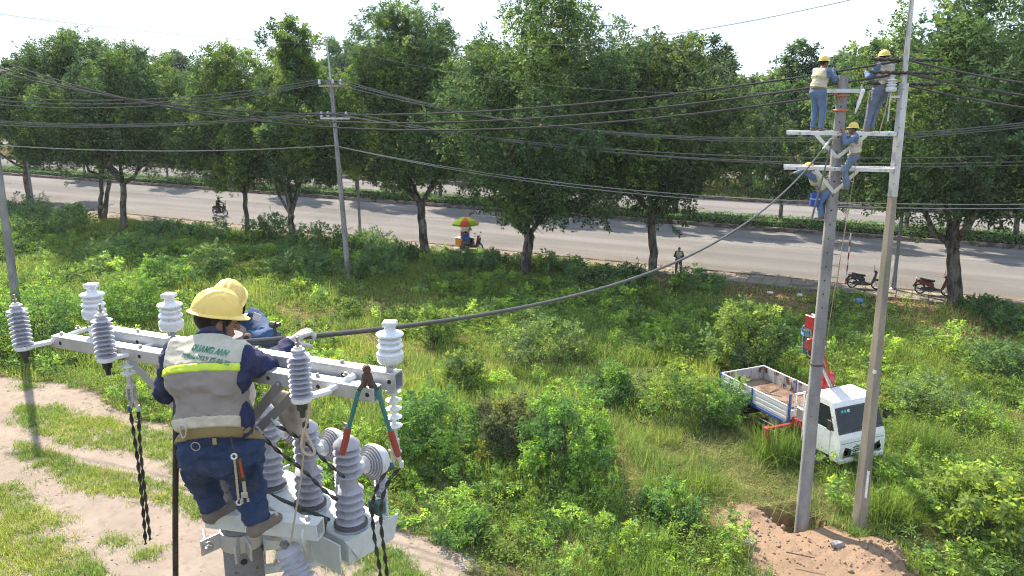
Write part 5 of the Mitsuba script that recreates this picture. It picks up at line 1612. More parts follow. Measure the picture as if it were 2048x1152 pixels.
def twisted(pts, w, th, pitch, phase=0.0, n=None):
    """A flat strip twisted about its own path."""
    p = np.asarray(pts, float)
    d = np.r_[0, np.cumsum(np.linalg.norm(np.diff(p, axis=0), axis=1))]
    n = n or int(d[-1] / 0.008)
    from scipy.interpolate import CubicSpline
    p = CubicSpline(d, p)(np.linspace(0, d[-1], n))
    s = np.linspace(0, d[-1], n)
    t = np.gradient(p, axis=0)
    t /= np.linalg.norm(t, axis=1, keepdims=True)
    x = np.zeros_like(p)
    u = unit(np.cross(t[0], [0.3, 1, 0.1]))
    for i in range(n):
        u = unit(u - t[i] * (t[i] @ u))
        x[i] = u
    y = np.cross(t, x)
    a = phase + s / pitch * 2 * np.pi
    A, B = np.cos(a)[:, None] * x + np.sin(a)[:, None] * y, -np.sin(a)[:, None] * x + np.cos(a)[:, None] * y
    ring = [(1, .35), (.7, 1), (-.7, 1), (-1, .35), (-1, -.35), (-.7, -1), (.7, -1), (1, -.35)]
    V = np.stack([p + A * w / 2 * q + B * th / 2 * r for q, r in ring], 1)
    i, j = np.meshgrid(np.arange(n - 1), np.arange(8), indexing='ij')
    q = np.stack([i * 8 + j, i * 8 + (j + 1) % 8, (i + 1) * 8 + (j + 1) % 8, (i + 1) * 8 + j], -1).reshape(-1, 4)
    F = np.vstack([q[:, [0, 1, 2]], q[:, [0, 2, 3]], [(0, k_ + 1, k_) for k_ in range(1, 7)], [(8 * (n - 1), 8 * (n - 1) + k_, 8 * (n - 1) + k_ + 1) for k_ in range(1, 7)]])
    return trimesh.Trimesh(V.reshape(-1, 3), F, process=False)


def clevis(P, s=1.0):
    """Forged fittings below a strain insulator: ball socket, two-plate clevis and two thimbles."""
    m = [lathe(np.array([(0, 0.0), (0.016, 0), (0.017, -0.05), (0.022, -0.055), (0.022, -0.075), (0, -0.075)])[::-1] * s, P, n=14)]
    m += [bx(np.array([0.012, 0.045, 0.085]) * s, P + np.array([0.016 * q, 0, -0.105]) * s, c=0.005) for q in (-1, 1)]
    m += [rod(P + np.array([-0.035, 0, -0.125]) * s, P + np.array([0.035, 0, -0.125]) * s, 0.008 * s)]
    return cat(m)


def thimble(P, q, dx, L):
    a = np.linspace(-0.3, 2 * math.pi - 0.3, 20)
    ring = P + np.stack([0.016 * np.cos(a) * 0.9 + dx * 0.3, 0 * a, -0.13 + 0.034 * np.sin(a)], 1)
    return cat([tube(ring, 0.0065, 6), tube([P + [dx * 0.5, 0, -0.15], P + [dx, 0, -0.15 - L]], [0.013, 0.009], 8)])


def strain(label, top, discs, r, L1, tail, ends, tails_px, s=1.0, down=0.0):
    k = thing('strain_insulator', label, 'insulator')
    pr = [(0, 0), (0.014, 0), (0.014, -0.02)]
    p = L1 / discs
    for i in range(discs):
        z = -0.02 - i * p
        pr += [(0.012, z - 0.3 * p), (r * 0.6, z - 0.38 * p), (r, z - 0.50 * p), (r, z - 0.56 * p), (r * 0.5, z - 0.62 * p), (0.013, z - 0.66 * p)]
    pr += [(0.013, -0.02 - L1), (0, -0.02 - L1)]
    part(k, 'sheds', lathe(np.array(pr)[::-1], top, n=36), 'glazed', (0.68, 0.71, 0.74))
    Q = top + [0, 0, -0.02 - L1]
    part(k, 'clevis', clevis(Q, s), 'metal', (0.56, 0.58, 0.60))
    for dx in (-0.02, 0.03):
        part(k, 'thimble', thimble(Q, 1, dx, 0.07), 'metal', (0.62, 0.65, 0.67))
    t = thing('preformed_grip', tail, 'cable grip')
    for i, (dx, pts) in enumerate(zip((-0.02, 0.03), tails_px)):
        P = [Q + [dx, 0, -0.215]] + [at(a, b, top[1]) for a, b in pts]
        part(t, 'leg', twisted(P, 0.023, 0.008, 0.155, i * 1.3), 'plastic', BLACK, 50)
        part(t, 'ferrule', rod(P[0] + [0, 0, 0.03], P[0] + [0, 0, -0.005], 0.0125, sides=10), 'plastic', (0.03, 0.08, 0.2) if i == 0 else (0.5, 0.52, 0.54))


q = line_px(FA0, FA1, 257)
strain('white two-disc strain insulator hanging at the left of the foreground crossarm', q - BX * 0.02 + [0, 0, -0.075], 2, 0.045, 0.085, 'pair of black twisted cable grips hanging at the left of the worker', None,
       [[(273, 905), (284, 1000), (291, 1088)], [(281, 900), (290, 990), (300, 1080)]])
q = line_px(FA0, FA1, 756) + [0, 0, -0.03] + BX * 0.14
strain('white five-disc strain insulator hanging at the right end of the foreground crossarm', q, 5, 0.043, 0.24, 'pair of black twisted cable grips hanging at the right of the switch gear', None,
       [[(750, 985), (748, 1070), (758, 1200)], [(768, 985), (764, 1070), (770, 1200)]])

# ---- standing beam, clamps, switch gear
ZB = 8.60
SB0, SB1 = level(417, 1016, ZB), level(640, 1042, ZB)
SB1 = SB0 + unit(SB1 - SB0) * np.linalg.norm(SB1 - SB0)
k = thing('steel_beam', 'square pale steel beam the worker stands on, open at its right end', 'beam')
SD = unit(SB1 - SB0)
SN = np.array([SD[1], -SD[0], 0])
part(k, 'tube', hollow_beam(SB0 + SD * 0.0 - [0, 0, 0.052], SB1 - [0, 0, 0.052], 0.10, 0.104, 0.008), 'plastic', (0.55, 0.59, 0.61), False)
part(k, 'bolt', bolt(SB0 + SD * 0.05 + SN * 0.05 - [0, 0, 0.05], SN, 0.016, 0.03), 'metal', (0.3, 0.3, 0.32))
part(k, 'bolt', bolt(SB1 - SD * 0.08 + [0, 0, 0.0], UPZ, 0.014, 0.03), 'metal', (0.45, 0.45, 0.47))
D0, D1 = level(525, 988, ZB), level(602, 1036, ZB)
single('steel_brace', hollow_beam(D0 - [0, 0, 0.055], D1 - [0, 0, 0.058], 0.085, 0.085, 0.007), 'plastic', 'pale square brace running from the pole to the beam under the worker\'s right foot', 'beam', (0.55, 0.59, 0.61), False)
k = thing('pole_clamp', 'galvanized two-part clamp with bolted ears round the near pole below the worker\'s feet', 'clamp')
zc_ = 8.335
part(k, 'band', lathe([(0.119, -0.055), (0.127, -0.055), (0.129, 0), (0.127, 0.055), (0.119, 0.055)], C0 + [0, 0, zc_], n=32), 'metal', (0.56, 0.57, 0.6))
vd = unit([-C0[0], -C0[1], 0])
vs = np.array([-vd[1], vd[0], 0])
for s, w in ((-1, 0.02), (1, 0.02)):
    part(k, 'ear', beam(C0 + vd * 0.125 + vs * 0.020 * s + [0, 0, zc_], C0 + vd * 0.225 + vs * 0.045 * s + [0, 0, zc_ - 0.01], 0.012, 0.11), 'metal', (0.58, 0.6, 0.62))
    part(k, 'wing', beam(C0 + vd * 0.02 + vs * 0.125 * s + [0, 0, zc_], C0 + vd * 0.08 + vs * 0.235 * s + [0, 0, zc_], 0.014, 0.10), 'metal', (0.58, 0.6, 0.62))
    part(k, 'bolt', rod(C0 + vd * 0.14 + vs * 0.20 * s + [0, 0, zc_ + 0.02], C0 - vd * 0.10 + vs * 0.22 * s + [0, 0, zc_ + 0.02], 0.011, sides=8), 'metal', (0.42, 0.42, 0.44))
    part(k, 'nut', bolt(C0 + vd * 0.10 + vs * 0.19 * s + [0, 0, zc_ + 0.02], vd, 0.02, 0.04), 'metal', (0.4, 0.4, 0.42))
# three-pole switch
TZ = 8.34
S2 = level(621, 1012, TZ)
A2 = unit([0.335, -0.262, 0])
B2 = np.array([-A2[1], A2[0], 0])
k = thing('load_break_switch', 'three-pole outdoor switch with grey ribbed bushings on a white steel tank', 'switch')
part(k, 'tank', bx((1.10, 0.36, 0.17), S2 + B2 * 0.06 - A2 * 0.03 - [0, 0, 0.09], np.array([A2, B2, UPZ]), 0.012), 'plastic', (0.50, 0.55, 0.57))
tray = sg.Polygon([(-0.22, 0.01), (0.22, 0.01), (0.17, -0.15), (-0.12, -0.15)])
m = trimesh.creation.extrude_polygon(tray, 0.012, engine='earcut')
for s in (0.525, -0.60):
    part(k, 'end_plate', placed(m, S2 + B2 * 0.06 + A2 * s - [0, 0, 0.0], np.array([B2, UPZ, A2])), 'plastic', (0.50, 0.55, 0.57), False)
part(k, 'skirt', beam(S2 - B2 * 0.19 + A2 * 0.24 + [0, 0, -0.10], S2 - B2 * 0.19 + A2 * 0.52 + [0, 0, -0.10], 0.012, 0.2), 'plastic', (0.50, 0.55, 0.57))
for i, d in enumerate((-0.425, 0.0, 0.40)):
    P = S2 + A2 * d
    part(k, 'bushing', lathe([(0, 0), (0.105, 0), (0.105, 0.02)] + shed_profile(5, 0.058, 0.092, 0.03, 0.29, 0.5) + [(0.056, 0.30), (0.056, 0.345)] + shed_profile(4, 0.050, 0.088, 0.345, 0.54, 0.5) + [(0.085, 0.545), (0.080, 0.565), (0.045, 0.60), (0.03, 0.61), (0, 0.61)], P, n=40), 'plastic', (0.33, 0.34, 0.41), 40, label='grey ribbed bushing, ' + ('the one half hidden behind the worker', 'middle one', 'nearest to the right end of the tank')[i])
    part(k, 'terminal', cat([bx((0.03, 0.012, 0.10), P + [0, 0, 0.645], np.array([A2, B2, UPZ]), 0.003), bolt(P + [0, 0, 0.665] - B2 * 0.006, -B2, 0.009, 0.02), bolt(P + [0, 0, 0.63] - B2 * 0.006, -B2, 0.009, 0.02)]), 'metal', (0.5, 0.51, 0.53))
    part(k, 'base_clamp', lathe([(0.094, 0.012), (0.106, 0.014), (0.106, 0.032), (0.094, 0.034)], P, n=36), 'matte', (0.10, 0.10, 0.105))
    D = P + B2 * 0.20 + A2 * 0.0 + [0, 0, 0.36]
    da = unit([-.62, -.76, .10])
    dp = [(0, -0.10), (0.05, -0.095), (0.09, -0.07), (0.112, -0.03), (0.118, 0.0), (0.112, 0.012)]
    for j, r in enumerate((0.104, 0.092, 0.080, 0.068, 0.056)):
        dp += [(r - 0.018, 0.012 + j * 0.012), (r, 0.016 + j * 0.012), (r, 0.020 + j * 0.012)]
    dp += [(0.03, 0.08), (0.03, 0.16), (0, 0.16)]
    part(k, 'dome', lathe(dp, D, da, 40), 'glazed', (0.56, 0.58, 0.63), 40)
    part(k, 'dome_rings', cat([lathe([(r - 0.02, 0.0125 + j * 0.012), (r - 0.004, 0.0135 + j * 0.012), (r - 0.006, 0.0155 + j * 0.012), (r - 0.02, 0.0165 + j * 0.012)], D, da, 40) for j, r in enumerate((0.116, 0.106, 0.094, 0.082, 0.070))]), 'plastic', (0.20, 0.205, 0.24), 40, kind='stuff')
    part(k, 'rear_post', lathe([(0, -0.40)] + shed_profile(13, 0.024, 0.044, -0.40, -0.05, 0.3) + [(0.03, -0.04), (0.03, 0.0), (0, 0)], D - da * 0.06, n=24), 'plastic', (0.34, 0.35, 0.42))
part(k, 'operating_rod', rod(S2 - B2 * 0.15 - A2 * 0.62 + [0, 0, 0.05], S2 - B2 * 0.12 + A2 * 0.34 + [0, 0, 0.075], 0.012), 'matte', (0.05, 0.07, 0.06))
for d in (-0.25, 0.05, 0.30):
    part(k, 'crank', beam(S2 - B2 * 0.14 + A2 * d + [0, 0, -0.02], S2 - B2 * 0.15 + A2 * (d + 0.05) + [0, 0, 0.10], 0.03, 0.012, -B2), 'matte', (0.09, 0.10, 0.09))
part(k, 'lock_box', bx((0.10, 0.07, 0.09), S2 + A2 * 0.47 + B2 * 0.16 + [0, 0, 0.09], np.array([A2, B2, UPZ]), 0.008), 'plastic', (0.03, 0.10, 0.09), label='small dark green box at the right end of the switch')
part(k, 'channel', beam(S2 - B2 * 0.12 + A2 * 0.12 + [0, 0, -0.30], S2 - B2 * 0.14 + A2 * 0.12 + [0, 0, 0.02], 0.06, 0.02, -B2), 'plastic', (0.45, 0.50, 0.49))
# carrying frame below the tank
k = thing('switch_frame', 'pale bent steel frame bars carrying the switch from the near pole', 'frame')
z1, z2 = 8.20, 8.03
P0 = C0 + vd * 0.02 + vs * 0.12 + [0, 0, z1]
P1, P2 = level(700, 1064, z1), level(752, 1030, z1)
part(k, 'bar', beam(level(516, 1092, z1), P1, 0.05, 0.06), 'plastic', (0.62, 0.66, 0.68))
part(k, 'bar', beam(P1, P2, 0.05, 0.06), 'plastic', (0.62, 0.66, 0.68))
Q0, Q1, Q2 = level(520, 1140, z2), level(705, 1112, z2), level(765, 1062, z2)
part(k, 'bar', beam(Q0, Q1, 0.045, 0.05), 'plastic', (0.55, 0.59, 0.61))
part(k, 'bar', beam(Q1, Q2, 0.045, 0.05), 'plastic', (0.55, 0.59, 0.61))
part(k, 'bar', beam(Q2, P2, 0.045, 0.05), 'plastic', (0.55, 0.59, 0.61))
part(k, 'plate', beam(level(528, 1080, 8.3), level(530, 1130, 8.0), 0.06, 0.012, vs), 'plastic', (0.6, 0.63, 0.66))
part(k, 'hook', tube(spline([level(615, 1046, ZB) + SN * .06, level(617, 1075, ZB - .08) + SN * .07, level(621, 1100, ZB - .16) + SN * .06, level(606, 1116, ZB - .2) + SN * .03], 14), 0.012, 6), 'metal', (0.5, 0.52, 0.55))
single('board', bx((0.17, 0.02, 0.30), level(650, 1085, 8.1), np.array([A2, B2, UPZ]), 0.004), 'cloth', 'weathered brown board hanging under the switch frame', 'board', (0.33, 0.26, 0.20))
k = thing('arrester', 'grey arrester tilted at the bottom edge beside the near pole', 'arrester')
E0, E1 = at(572, 1092, 4.15), at(612, 1182, 4.08)
ed = unit(E0 - E1)
L = np.linalg.norm(E0 - E1)
part(k, 'housing', lathe([(0, 0)] + shed_profile(7, 0.066, 0.088, 0, L * 0.80, 0.5) + [(0.076, L * 0.82), (0.074, L * 0.93), (0.055, L), (0, L * 1.0)], E1, ed, 36), 'plastic', (0.36, 0.37, 0.44), 40)
part(k, 'strap', beam(level(548, 1130, 8.30), E0 + [0.0, -.02, 0.03], 0.05, 0.010), 'metal', (0.5, 0.52, 0.56))
part(k, 'bolt', bolt(E0 + [0, -0.03, 0.03], vd, 0.018, 0.05), 'metal', (0.25, 0.25, 0.27))

# ---- things hanging on the near pole
single('burlap_bag', surface_net(lambda p: smin([bone(p, at(560, 792, 4.58), at(598, 800, 4.55), .035, .032), bone(p, at(560, 800, 4.58), at(583, 858, 4.56), .050, .040), bone(p, at(598, 806, 4.55), at(594, 858, 4.55), .042, .040)], .04) + .012 * (meshkit.noise(p * [18, 18, 26], 4) - .5), at(520, 900, 4.45) - [0, 0.1, 0], at(640, 740, 4.75) + [0, 0, 0.02], .010), 'cloth', 'beige canvas bag hanging behind the crossarm right of the worker', 'bag', (0.36, 0.31, 0.27), True)
k = thing('bolt_cutter', 'bolt cutter with green arms and red grips hanging from the crossarm', 'bolt cutter')
hp = at(734, 742, 3.80)
part(k, 'head', cat([lathe([(0, -.014), (.020, -.014), (.020, .014), (0, .014)], at(733, 738, 3.78), vd, 16), bx((.030, .026, .075), at(729, 760, 3.78), frame((.2, 0, 1)), .01), bx((.030, .026, .075), at(740, 760, 3.78), frame((-.2, 0, 1)), .01)]), 'matte', (.09, .055, .04))
for s, (a, b, c) in enumerate((((717, 782), (697, 860), (684, 908)), ((755, 780), (781, 865), (797, 912)))):
    part(k, 'arm', tube([at(*a, 3.74), at(*b, 3.74)], [.0125, .0105], 10), 'plastic', (.025, .15, .15))
    part(k, 'grip', tube([at(*b, 3.74) + [0, 0, .01], at((b[0] + c[0]) / 2, (b[1] + c[1]) / 2, 3.74), at(*c, 3.74)], [.0165, .0175, .016], 12), 'plastic', (.27, .045, .03))
    part(k, 'jaw_link', beam(at(730 + 12 * s, 762, 3.77), at(*a, 3.74), .022, .012, vd), 'matte', (.06, .05, .045))
rope('tan rope hanging past the switch from the crossarm', [at(616, 795, 3.90), at(611, 850, 3.92), at(604, 940, 3.95), at(592, 1020, 3.98), at(581, 1092, 4.02)], .0055, 50)
rope('looped tail of tan rope knotted below the grey arrester', [at(617, 800, 3.88), at(612, 850, 3.86), at(604, 878, 3.85), at(612, 908, 3.84), at(627, 910, 3.84), at(622, 885, 3.85), at(613, 855, 3.86)], .008, 50, (.47, .38, .29))
single('rope_knot', lathe([(0, -.02), (.016, -.016), (.018, 0), (.014, .016), (0, .02)], at(611, 850, 3.87), n=10), 'cloth', 'dark knot that ties the tan rope', 'knot', (.05, .045, .04))
for i, pts in enumerate((((524, 868), (560, 905), (606, 940), (645, 978), (676, 1000)), ((553, 852), (585, 868), (617, 892), (655, 926), (690, 955)))):
    t = thing('preformed_grip', ('lower' if i == 0 else 'upper') + ' black twisted cable grip slanting across the switch bushings', 'cable grip')
    part(t, 'leg', twisted([at(a, b, 4.35) for a, b in pts], .024, .008, .15, i), 'plastic', BLACK, 50)
    part(t, 'tie', rod(at(pts[0][0] - 12, pts[0][1] - 16, 4.35), at(*pts[0], 4.35), .008, .010, 8), 'metal', GALV)
single('hanging_cable', tube(spline([at(372, 690, 4.42), at(356, 700, 4.30), at(352, 760, 4.12), at(352, 860, 4.02), at(351, 980, 4.02), at(354, 1300, 4.02)], 60), .0165, 14), 'plastic', 'thick black cable end hanging straight down left of the worker', 'cable', (.018, .018, .02), True)

# ---- foreground worker, seen from behind
W1 = {n: at(*q) for n, q in dict(pelvis=(440, 893, 3.93), waist=(432, 838, 3.90), chest=(418, 755, 3.94), neck=(422, 680, 4.04), head=(434, 645, 4.12), shL=(352, 712, 4.01), shR=(489, 722, 3.97), elL=(334, 782, 4.10), elR=(551, 741, 4.17), wrL=(392, 772, 4.31), wrR=(576, 688, 4.37),
     hipL=(407, 900, 3.96), hipR=(476, 905, 3.93), knL=(400, 948, 4.17), knR=(496, 972, 4.10), anL=(425, 1008, 4.16), anR=(514, 1035, 4.03)).items()}
ft = (W1['anL'] + W1['anR']) / 2 - [0, 0, .09]
w1 = person('worker in a pale vest with green lettering seen from behind, standing on the near pole', ft, (.2, .98), {}, dict(shirt=(0.018, 0.026, 0.082), trousers=(0.024, 0.044, 0.105), vest=(.245, .22, .21), hem=(.46, .43, .35), helmet=(.74, .55, .15), belt=(.235, .185, .09), shoe=(.17, .145, .125), glove=(.46, .46, .46), skin=(.20, .105, .065), toe=(.35, .95, 0), band=.215),
            1.08, .0105, world=W1, look=(.62, .72, -.22), hands={'R': ((.7, .35, .45), (.4, .3, -.9), .9), 'L': ((.8, .45, .1), (0, .3, -1), .7)})
k1, vest, sc1 = w1['key'], w1['vest'], w1['sc']
J1, up1, rt1 = w1['J'], w1['up'], w1['rt']
back = unit(np.cross(up1, rt1))
back = back if back[1] < 0 else -back
lo, hi = w1['vest_box']
part(k1, 'yoke', surface_net(lambda p: np.maximum(vest(p) - .004, (.235) * sc1 - ((p - J1['waist']) @ up1)), lo - .02, hi + .02, .0095), 'cloth', (.44, .43, .37), True, label='pale upper back panel of the vest')
part(k1, 'collar', surface_net(lambda p: np.maximum(np.abs(bone(p, J1['neck'] - up1 * .01, J1['neck'] + (J1['head'] - J1['neck']) * .45, .074, .068) + .010) - .011, -(p - J1['neck']) @ up1 - .01), J1['neck'] - .16, J1['neck'] + .18, .0075), 'cloth', (.05, .06, .10), True, label='dark patterned scarf round the neck')


def on_back(mesh, centre, width, tilt, lift, tall=1.0):
    """Lettering laid on the cloth: every vertex is moved along the back's normal until it meets the vest."""
    v = np.asarray(mesh.vertices).copy()
    s = width / (v[:, 0].max() - v[:, 0].min())
    v[:, 0] -= (v[:, 0].max() + v[:, 0].min()) / 2
    v[:, 1] -= (v[:, 1].max() + v[:, 1].min()) / 2
    v[:, 1] *= tall
    c, sn = math.cos(tilt), math.sin(tilt)
    u, w = (v[:, 0] * c - v[:, 1] * sn) * s, (v[:, 0] * sn + v[:, 1] * c) * s
    upb = unit(np.cross(back, rt1))
    upb = upb if upb[2] > 0 else -upb
    P = centre + u[:, None] * rt1 + w[:, None] * upb + back * .25
    for _ in range(60):
        P = P - back * np.clip(vest(P) - .004, -.05, .05)[:, None] * .8
    return trimesh.Trimesh(P + back * (lift + .0015 * (v[:, 2:] > .001)), mesh.faces, process=False)


INK = (.01, .20, .12)
c1, c2 = at(412, 697, 3.85), at(410, 717, 3.85)
part(k1, 'lettering', on_back(meshkit.text_mesh('QUANG ANH', .04, .002, True).subdivide(), c1, .192, -.10, .003, 1.5), 'plastic', INK, False, label='green company name on the back of the vest', kind='stuff')
part(k1, 'lettering', on_back(meshkit.text_mesh('Hotline: 0919 75 81 91', .02, .002, True).subdivide(), c2, .258, -.10, .003, 1.35), 'plastic', (.03, .17, .12), False, label='small green line of text below the company name', kind='stuff')
# tools on the belt
B = lambda px, py, Y=3.74: at(px, py, Y)
part(k1, 'ring', tube(np.array([B(391, 893) + .022 * np.array([math.cos(a), 0, math.sin(a)]) for a in np.linspace(0, 2 * math.pi, 20)]), .0032, 6), 'metal', (.36, .33, .28), True)
part(k1, 'belt_loop', bx((.02, .01, .035), B(429, 883), c=.003), 'cloth', (.28, .23, .12))
part(k1, 'carabiner', tube(spline([B(365, 850), B(361, 866), B(367, 876), B(372, 866), B(365, 850)], 16), .004, 6), 'metal', (.55, .55, .55), True)
part(k1, 'pocket', bx((.10, .012, .12), at(512, 945, 3.86), np.array([unit([.8, -.55, 0]), unit([.55, .8, 0]), UPZ]), .005), 'cloth', (.024, .044, .10))
part(k1, 'lanyard', tube(spline([B(463, 872), B(465, 890), B(472, 905), B(478, 915)], 12), .004, 6), 'cloth', (.05, .05, .055), True)
k = thing('spanner', 'chrome combination spanner hanging from the worker\'s belt', 'spanner')
yt = 3.72
part(k, 'handle', beam(at(469, 918, yt), at(477, 1000, yt + .1), .012, .006, vd, .002), 'metal', (.62, .60, .58))
part(k, 'ring_end', tube(np.array([at(468, 913, yt) + .013 * np.array([math.cos(a), .3 * math.sin(a), math.sin(a)]) for a in np.linspace(0, 6.283, 18)]), .0055, 6), 'metal', (.62, .60, .58), True)
part(k, 'jaw', tube(np.array([at(478, 1005, yt + .1) + .013 * np.array([math.cos(a), .2 * math.sin(a), math.sin(a)]) for a in np.linspace(-4.1, 1.0, 18)]), .0055, 6), 'metal', (.62, .60, .58), True)
k = thing('adjustable_wrench', 'adjustable wrench with a black and red grip hanging from the worker\'s belt', 'wrench')
part(k, 'grip', cat([beam(at(477, 918, yt), at(487, 962, yt + .04), .030, .014, vd, .005)]), 'plastic', (.03, .03, .032))
part(k, 'grip_inlay', beam(at(479, 922, yt - .008), at(486, 955, yt + .026), .012, .006, vd, .002), 'plastic', (.42, .05, .03))
part(k, 'shaft', beam(at(487, 962, yt + .04), at(490, 985, yt + .06), .018, .008, vd, .003), 'metal', (.55, .52, .48))
part(k, 'jaw', cat([bx((.034, .012, .030), at(489, 990, yt + .05), c=.004), bx((.012, .012, .035), at(484, 1002, yt + .06), rotz(.2), .004), bx((.012, .012, .022), at(496, 1000, yt + .06), c=.004)]), 'metal', (.5, .45, .38))
# ---- second worker, half hidden on the far side of the crossarms
W2 = {n: at(*q) for n, q in dict(pelvis=(452, 850, 5.16), waist=(453, 790, 5.17), chest=(453, 708, 5.16), neck=(463, 638, 5.10), head=(460, 610, 5.02), shL=(508, 642, 5.12), shR=(422, 652, 5.12), elL=(539, 676, 4.94), elR=(412, 720, 4.98), wrL=(495, 675, 4.74), wrR=(420, 690, 4.72),
     hipL=(478, 852, 5.16), hipR=(435, 852, 5.16), knL=(482, 930, 5.02), knR=(438, 930, 5.02), anL=(478, 1010, 5.12), anR=(440, 1010, 5.12)).items()}
w2 = person('second foreground worker half hidden behind the first, blue sleeve and yellow helmet', (W2['anL'] + W2['anR']) / 2 - [0, 0, .09], (-.1, -1), {}, dict(shirt=(.040, .088, .20), trousers=(.03, .05, .11), vest=(.40, .36, .33), helmet=(.74, .56, .17), belt=(.2, .16, .1), glove=(.025, .025, .028), shoe=(.1, .09, .08)), 1.0, .0125, world=W2, look=(-.1, .9, -.45))
single('sleeve_patch', placed(cbox((.055, .008, .05), .003), at(514, 634, 4.985), np.array([unit([1, -.3, -.3]), unit([.2, .9, -.4]), unit([.3, .1, .95])])), 'cloth', 'pale reflective patch on the blue sleeve of the second worker', 'patch', (.6, .6, .62))
k = thing('ratchet', 'dark ratchet handle standing upright beside the second worker', 'wrench')
part(k, 'handle', tube([at(553, 690, 4.55), at(549, 655, 4.55)], [.010, .009], 10), 'metal', (.10, .10, .10))
part(k, 'head', cat([lathe([(0, -.02), (.020, -.02), (.022, 0), (.020, .02), (0, .02)], at(547, 649, 4.55), unit([1, -.4, .1]), 14), lathe([(0, 0), (.013, 0), (.013, .035), (0, .035)], at(550, 649, 4.55), unit([1, -.4, .1]), 10)]), 'metal', (.09, .09, .09))
part(k, 'socket', lathe([(0, 0), (.014, 0), (.014, .03), (0, .03)], at(553, 693, 4.55), (0, 0, 1), 10), 'metal', (.10, .10, .10))


# ================================================================ truck with crane, scooters, vendor, pit
HD = unit([0.40, -0.915, 0])                                  # heading of the truck
HR = np.array([HD[1], -HD[0], 0])                             # its right-hand side (left in the picture)
TR0 = np.array([8.11, 26.57, 0.0])
TAX = np.array([HR, HD, UPZ])
TRUCK = thing('truck', 'white light truck with an open rusty load bed parked in the grass', 'truck')


def tp(x, y, z):
    return TR0 + HR * x + HD * y + UPZ * z


def tm(m):
    return placed(m, TR0, TAX)


def extrude_x(poly, w, inset=0.0):
    """Side profile (y, z) extruded across the truck, narrower towards the top."""
    m = trimesh.creation.extrude_polygon(poly, w, engine='earcut')
    m = m.subdivide()
    v = np.asarray(m.vertices)
    x, y, z = v[:, 2] - w / 2, v[:, 0], v[:, 1]
    x = x * (1 - inset * np.clip(z - 1.15, 0, 2))
    return trimesh.Trimesh(np.c_[x, y, z], np.asarray(m.faces)[:, ::1], process=False)


WHITE_P, BLUE_P, RED_P, DARK = (.66, .68, .70), (.015, .075, .33), (.36, .012, .028), (.022, .022, .024)
# cab
prof = sg.Polygon([(3.86, .60), (3.86, 2.08), (3.93, 2.17), (4.05, 2.20), (4.78, 2.20), (4.90, 2.16), (4.97, 2.05), (5.28, 1.33), (5.35, 1.18), (5.38, .95), (5.38, .62), (5.34, .50), (5.0, .47), (4.1, .55)]).buffer(-.03).buffer(.03)
arch = sg.Point(4.58, .40).buffer(.47)
cab = extrude_x(prof.difference(arch), 1.78, .075)
part(TRUCK, 'cab', tm(cab), 'plastic', WHITE_P, 50, label='white driver\'s cab with a dark windscreen')
slope = lambda t: np.array([4.985 + (5.283 - 4.985) * t, 2.03 + (1.34 - 2.03) * t])


def panel(x0, x1, x2, x3, t0, t1, off, th=.004):
    n = unit([0, .69, .298])
    q = [np.r_[x, slope(t)] + n * off for x, t in ((x0, t0), (x1, t0), (x2, t1), (x3, t1))]
    V = np.array(q + [p - n * (th + .03) for p in q])
    F = np.array([(0, 3, 2), (0, 2, 1), (4, 5, 6), (4, 6, 7), (0, 1, 5), (0, 5, 4), (1, 2, 6), (1, 6, 5), (2, 3, 7), (2, 7, 6), (3, 0, 4), (3, 4, 7)])
    m = trimesh.Trimesh(V, F, process=False)
    m.fix_normals()
    return m


wsk = part(TRUCK, 'windscreen', tm(panel(-.785, .785, .845, -.845, .03, 1.0, .006)), 'glass_dark', smooth=False)
part(wsk, 'frame', tm(cat([panel(-.80, .80, .80, -.80, .0, .05, .010), panel(-.86, .86, .87, -.87, .965, 1.02, .010), panel(-.815, -.785, -.84, -.875, .0, 1.0, .009), panel(.785, .815, .875, .84, .0, 1.0, .009)])), 'plastic', DARK, False)
for x in (.58, .46):
    part(wsk, 'sticker', tm(placed(lathe([(0, .001), (.045, .001), (.045, .0), (0, 0)], n=14), np.r_[x, slope(.17)] + unit([0, .69, .298]) * .009, frame([0, .69, .298]))), 'matte', (.05, .42, .45))
part(wsk, 'sticker', tm(placed(cbox((.09, .09, .002), .001), np.r_[.34, slope(.17)] + unit([0, .69, .298]) * .010, frame([0, .69, .298]))), 'matte', (.25, .55, .62))
for x, s in ((.35, .5), (-.35, .5)):
    part(TRUCK, 'wiper', tm(tube([np.r_[x, slope(.98)] + [0, .03, .02], np.r_[x - s, slope(.93)] + [0, .03, .02]], .010, 6)), 'plastic', DARK)
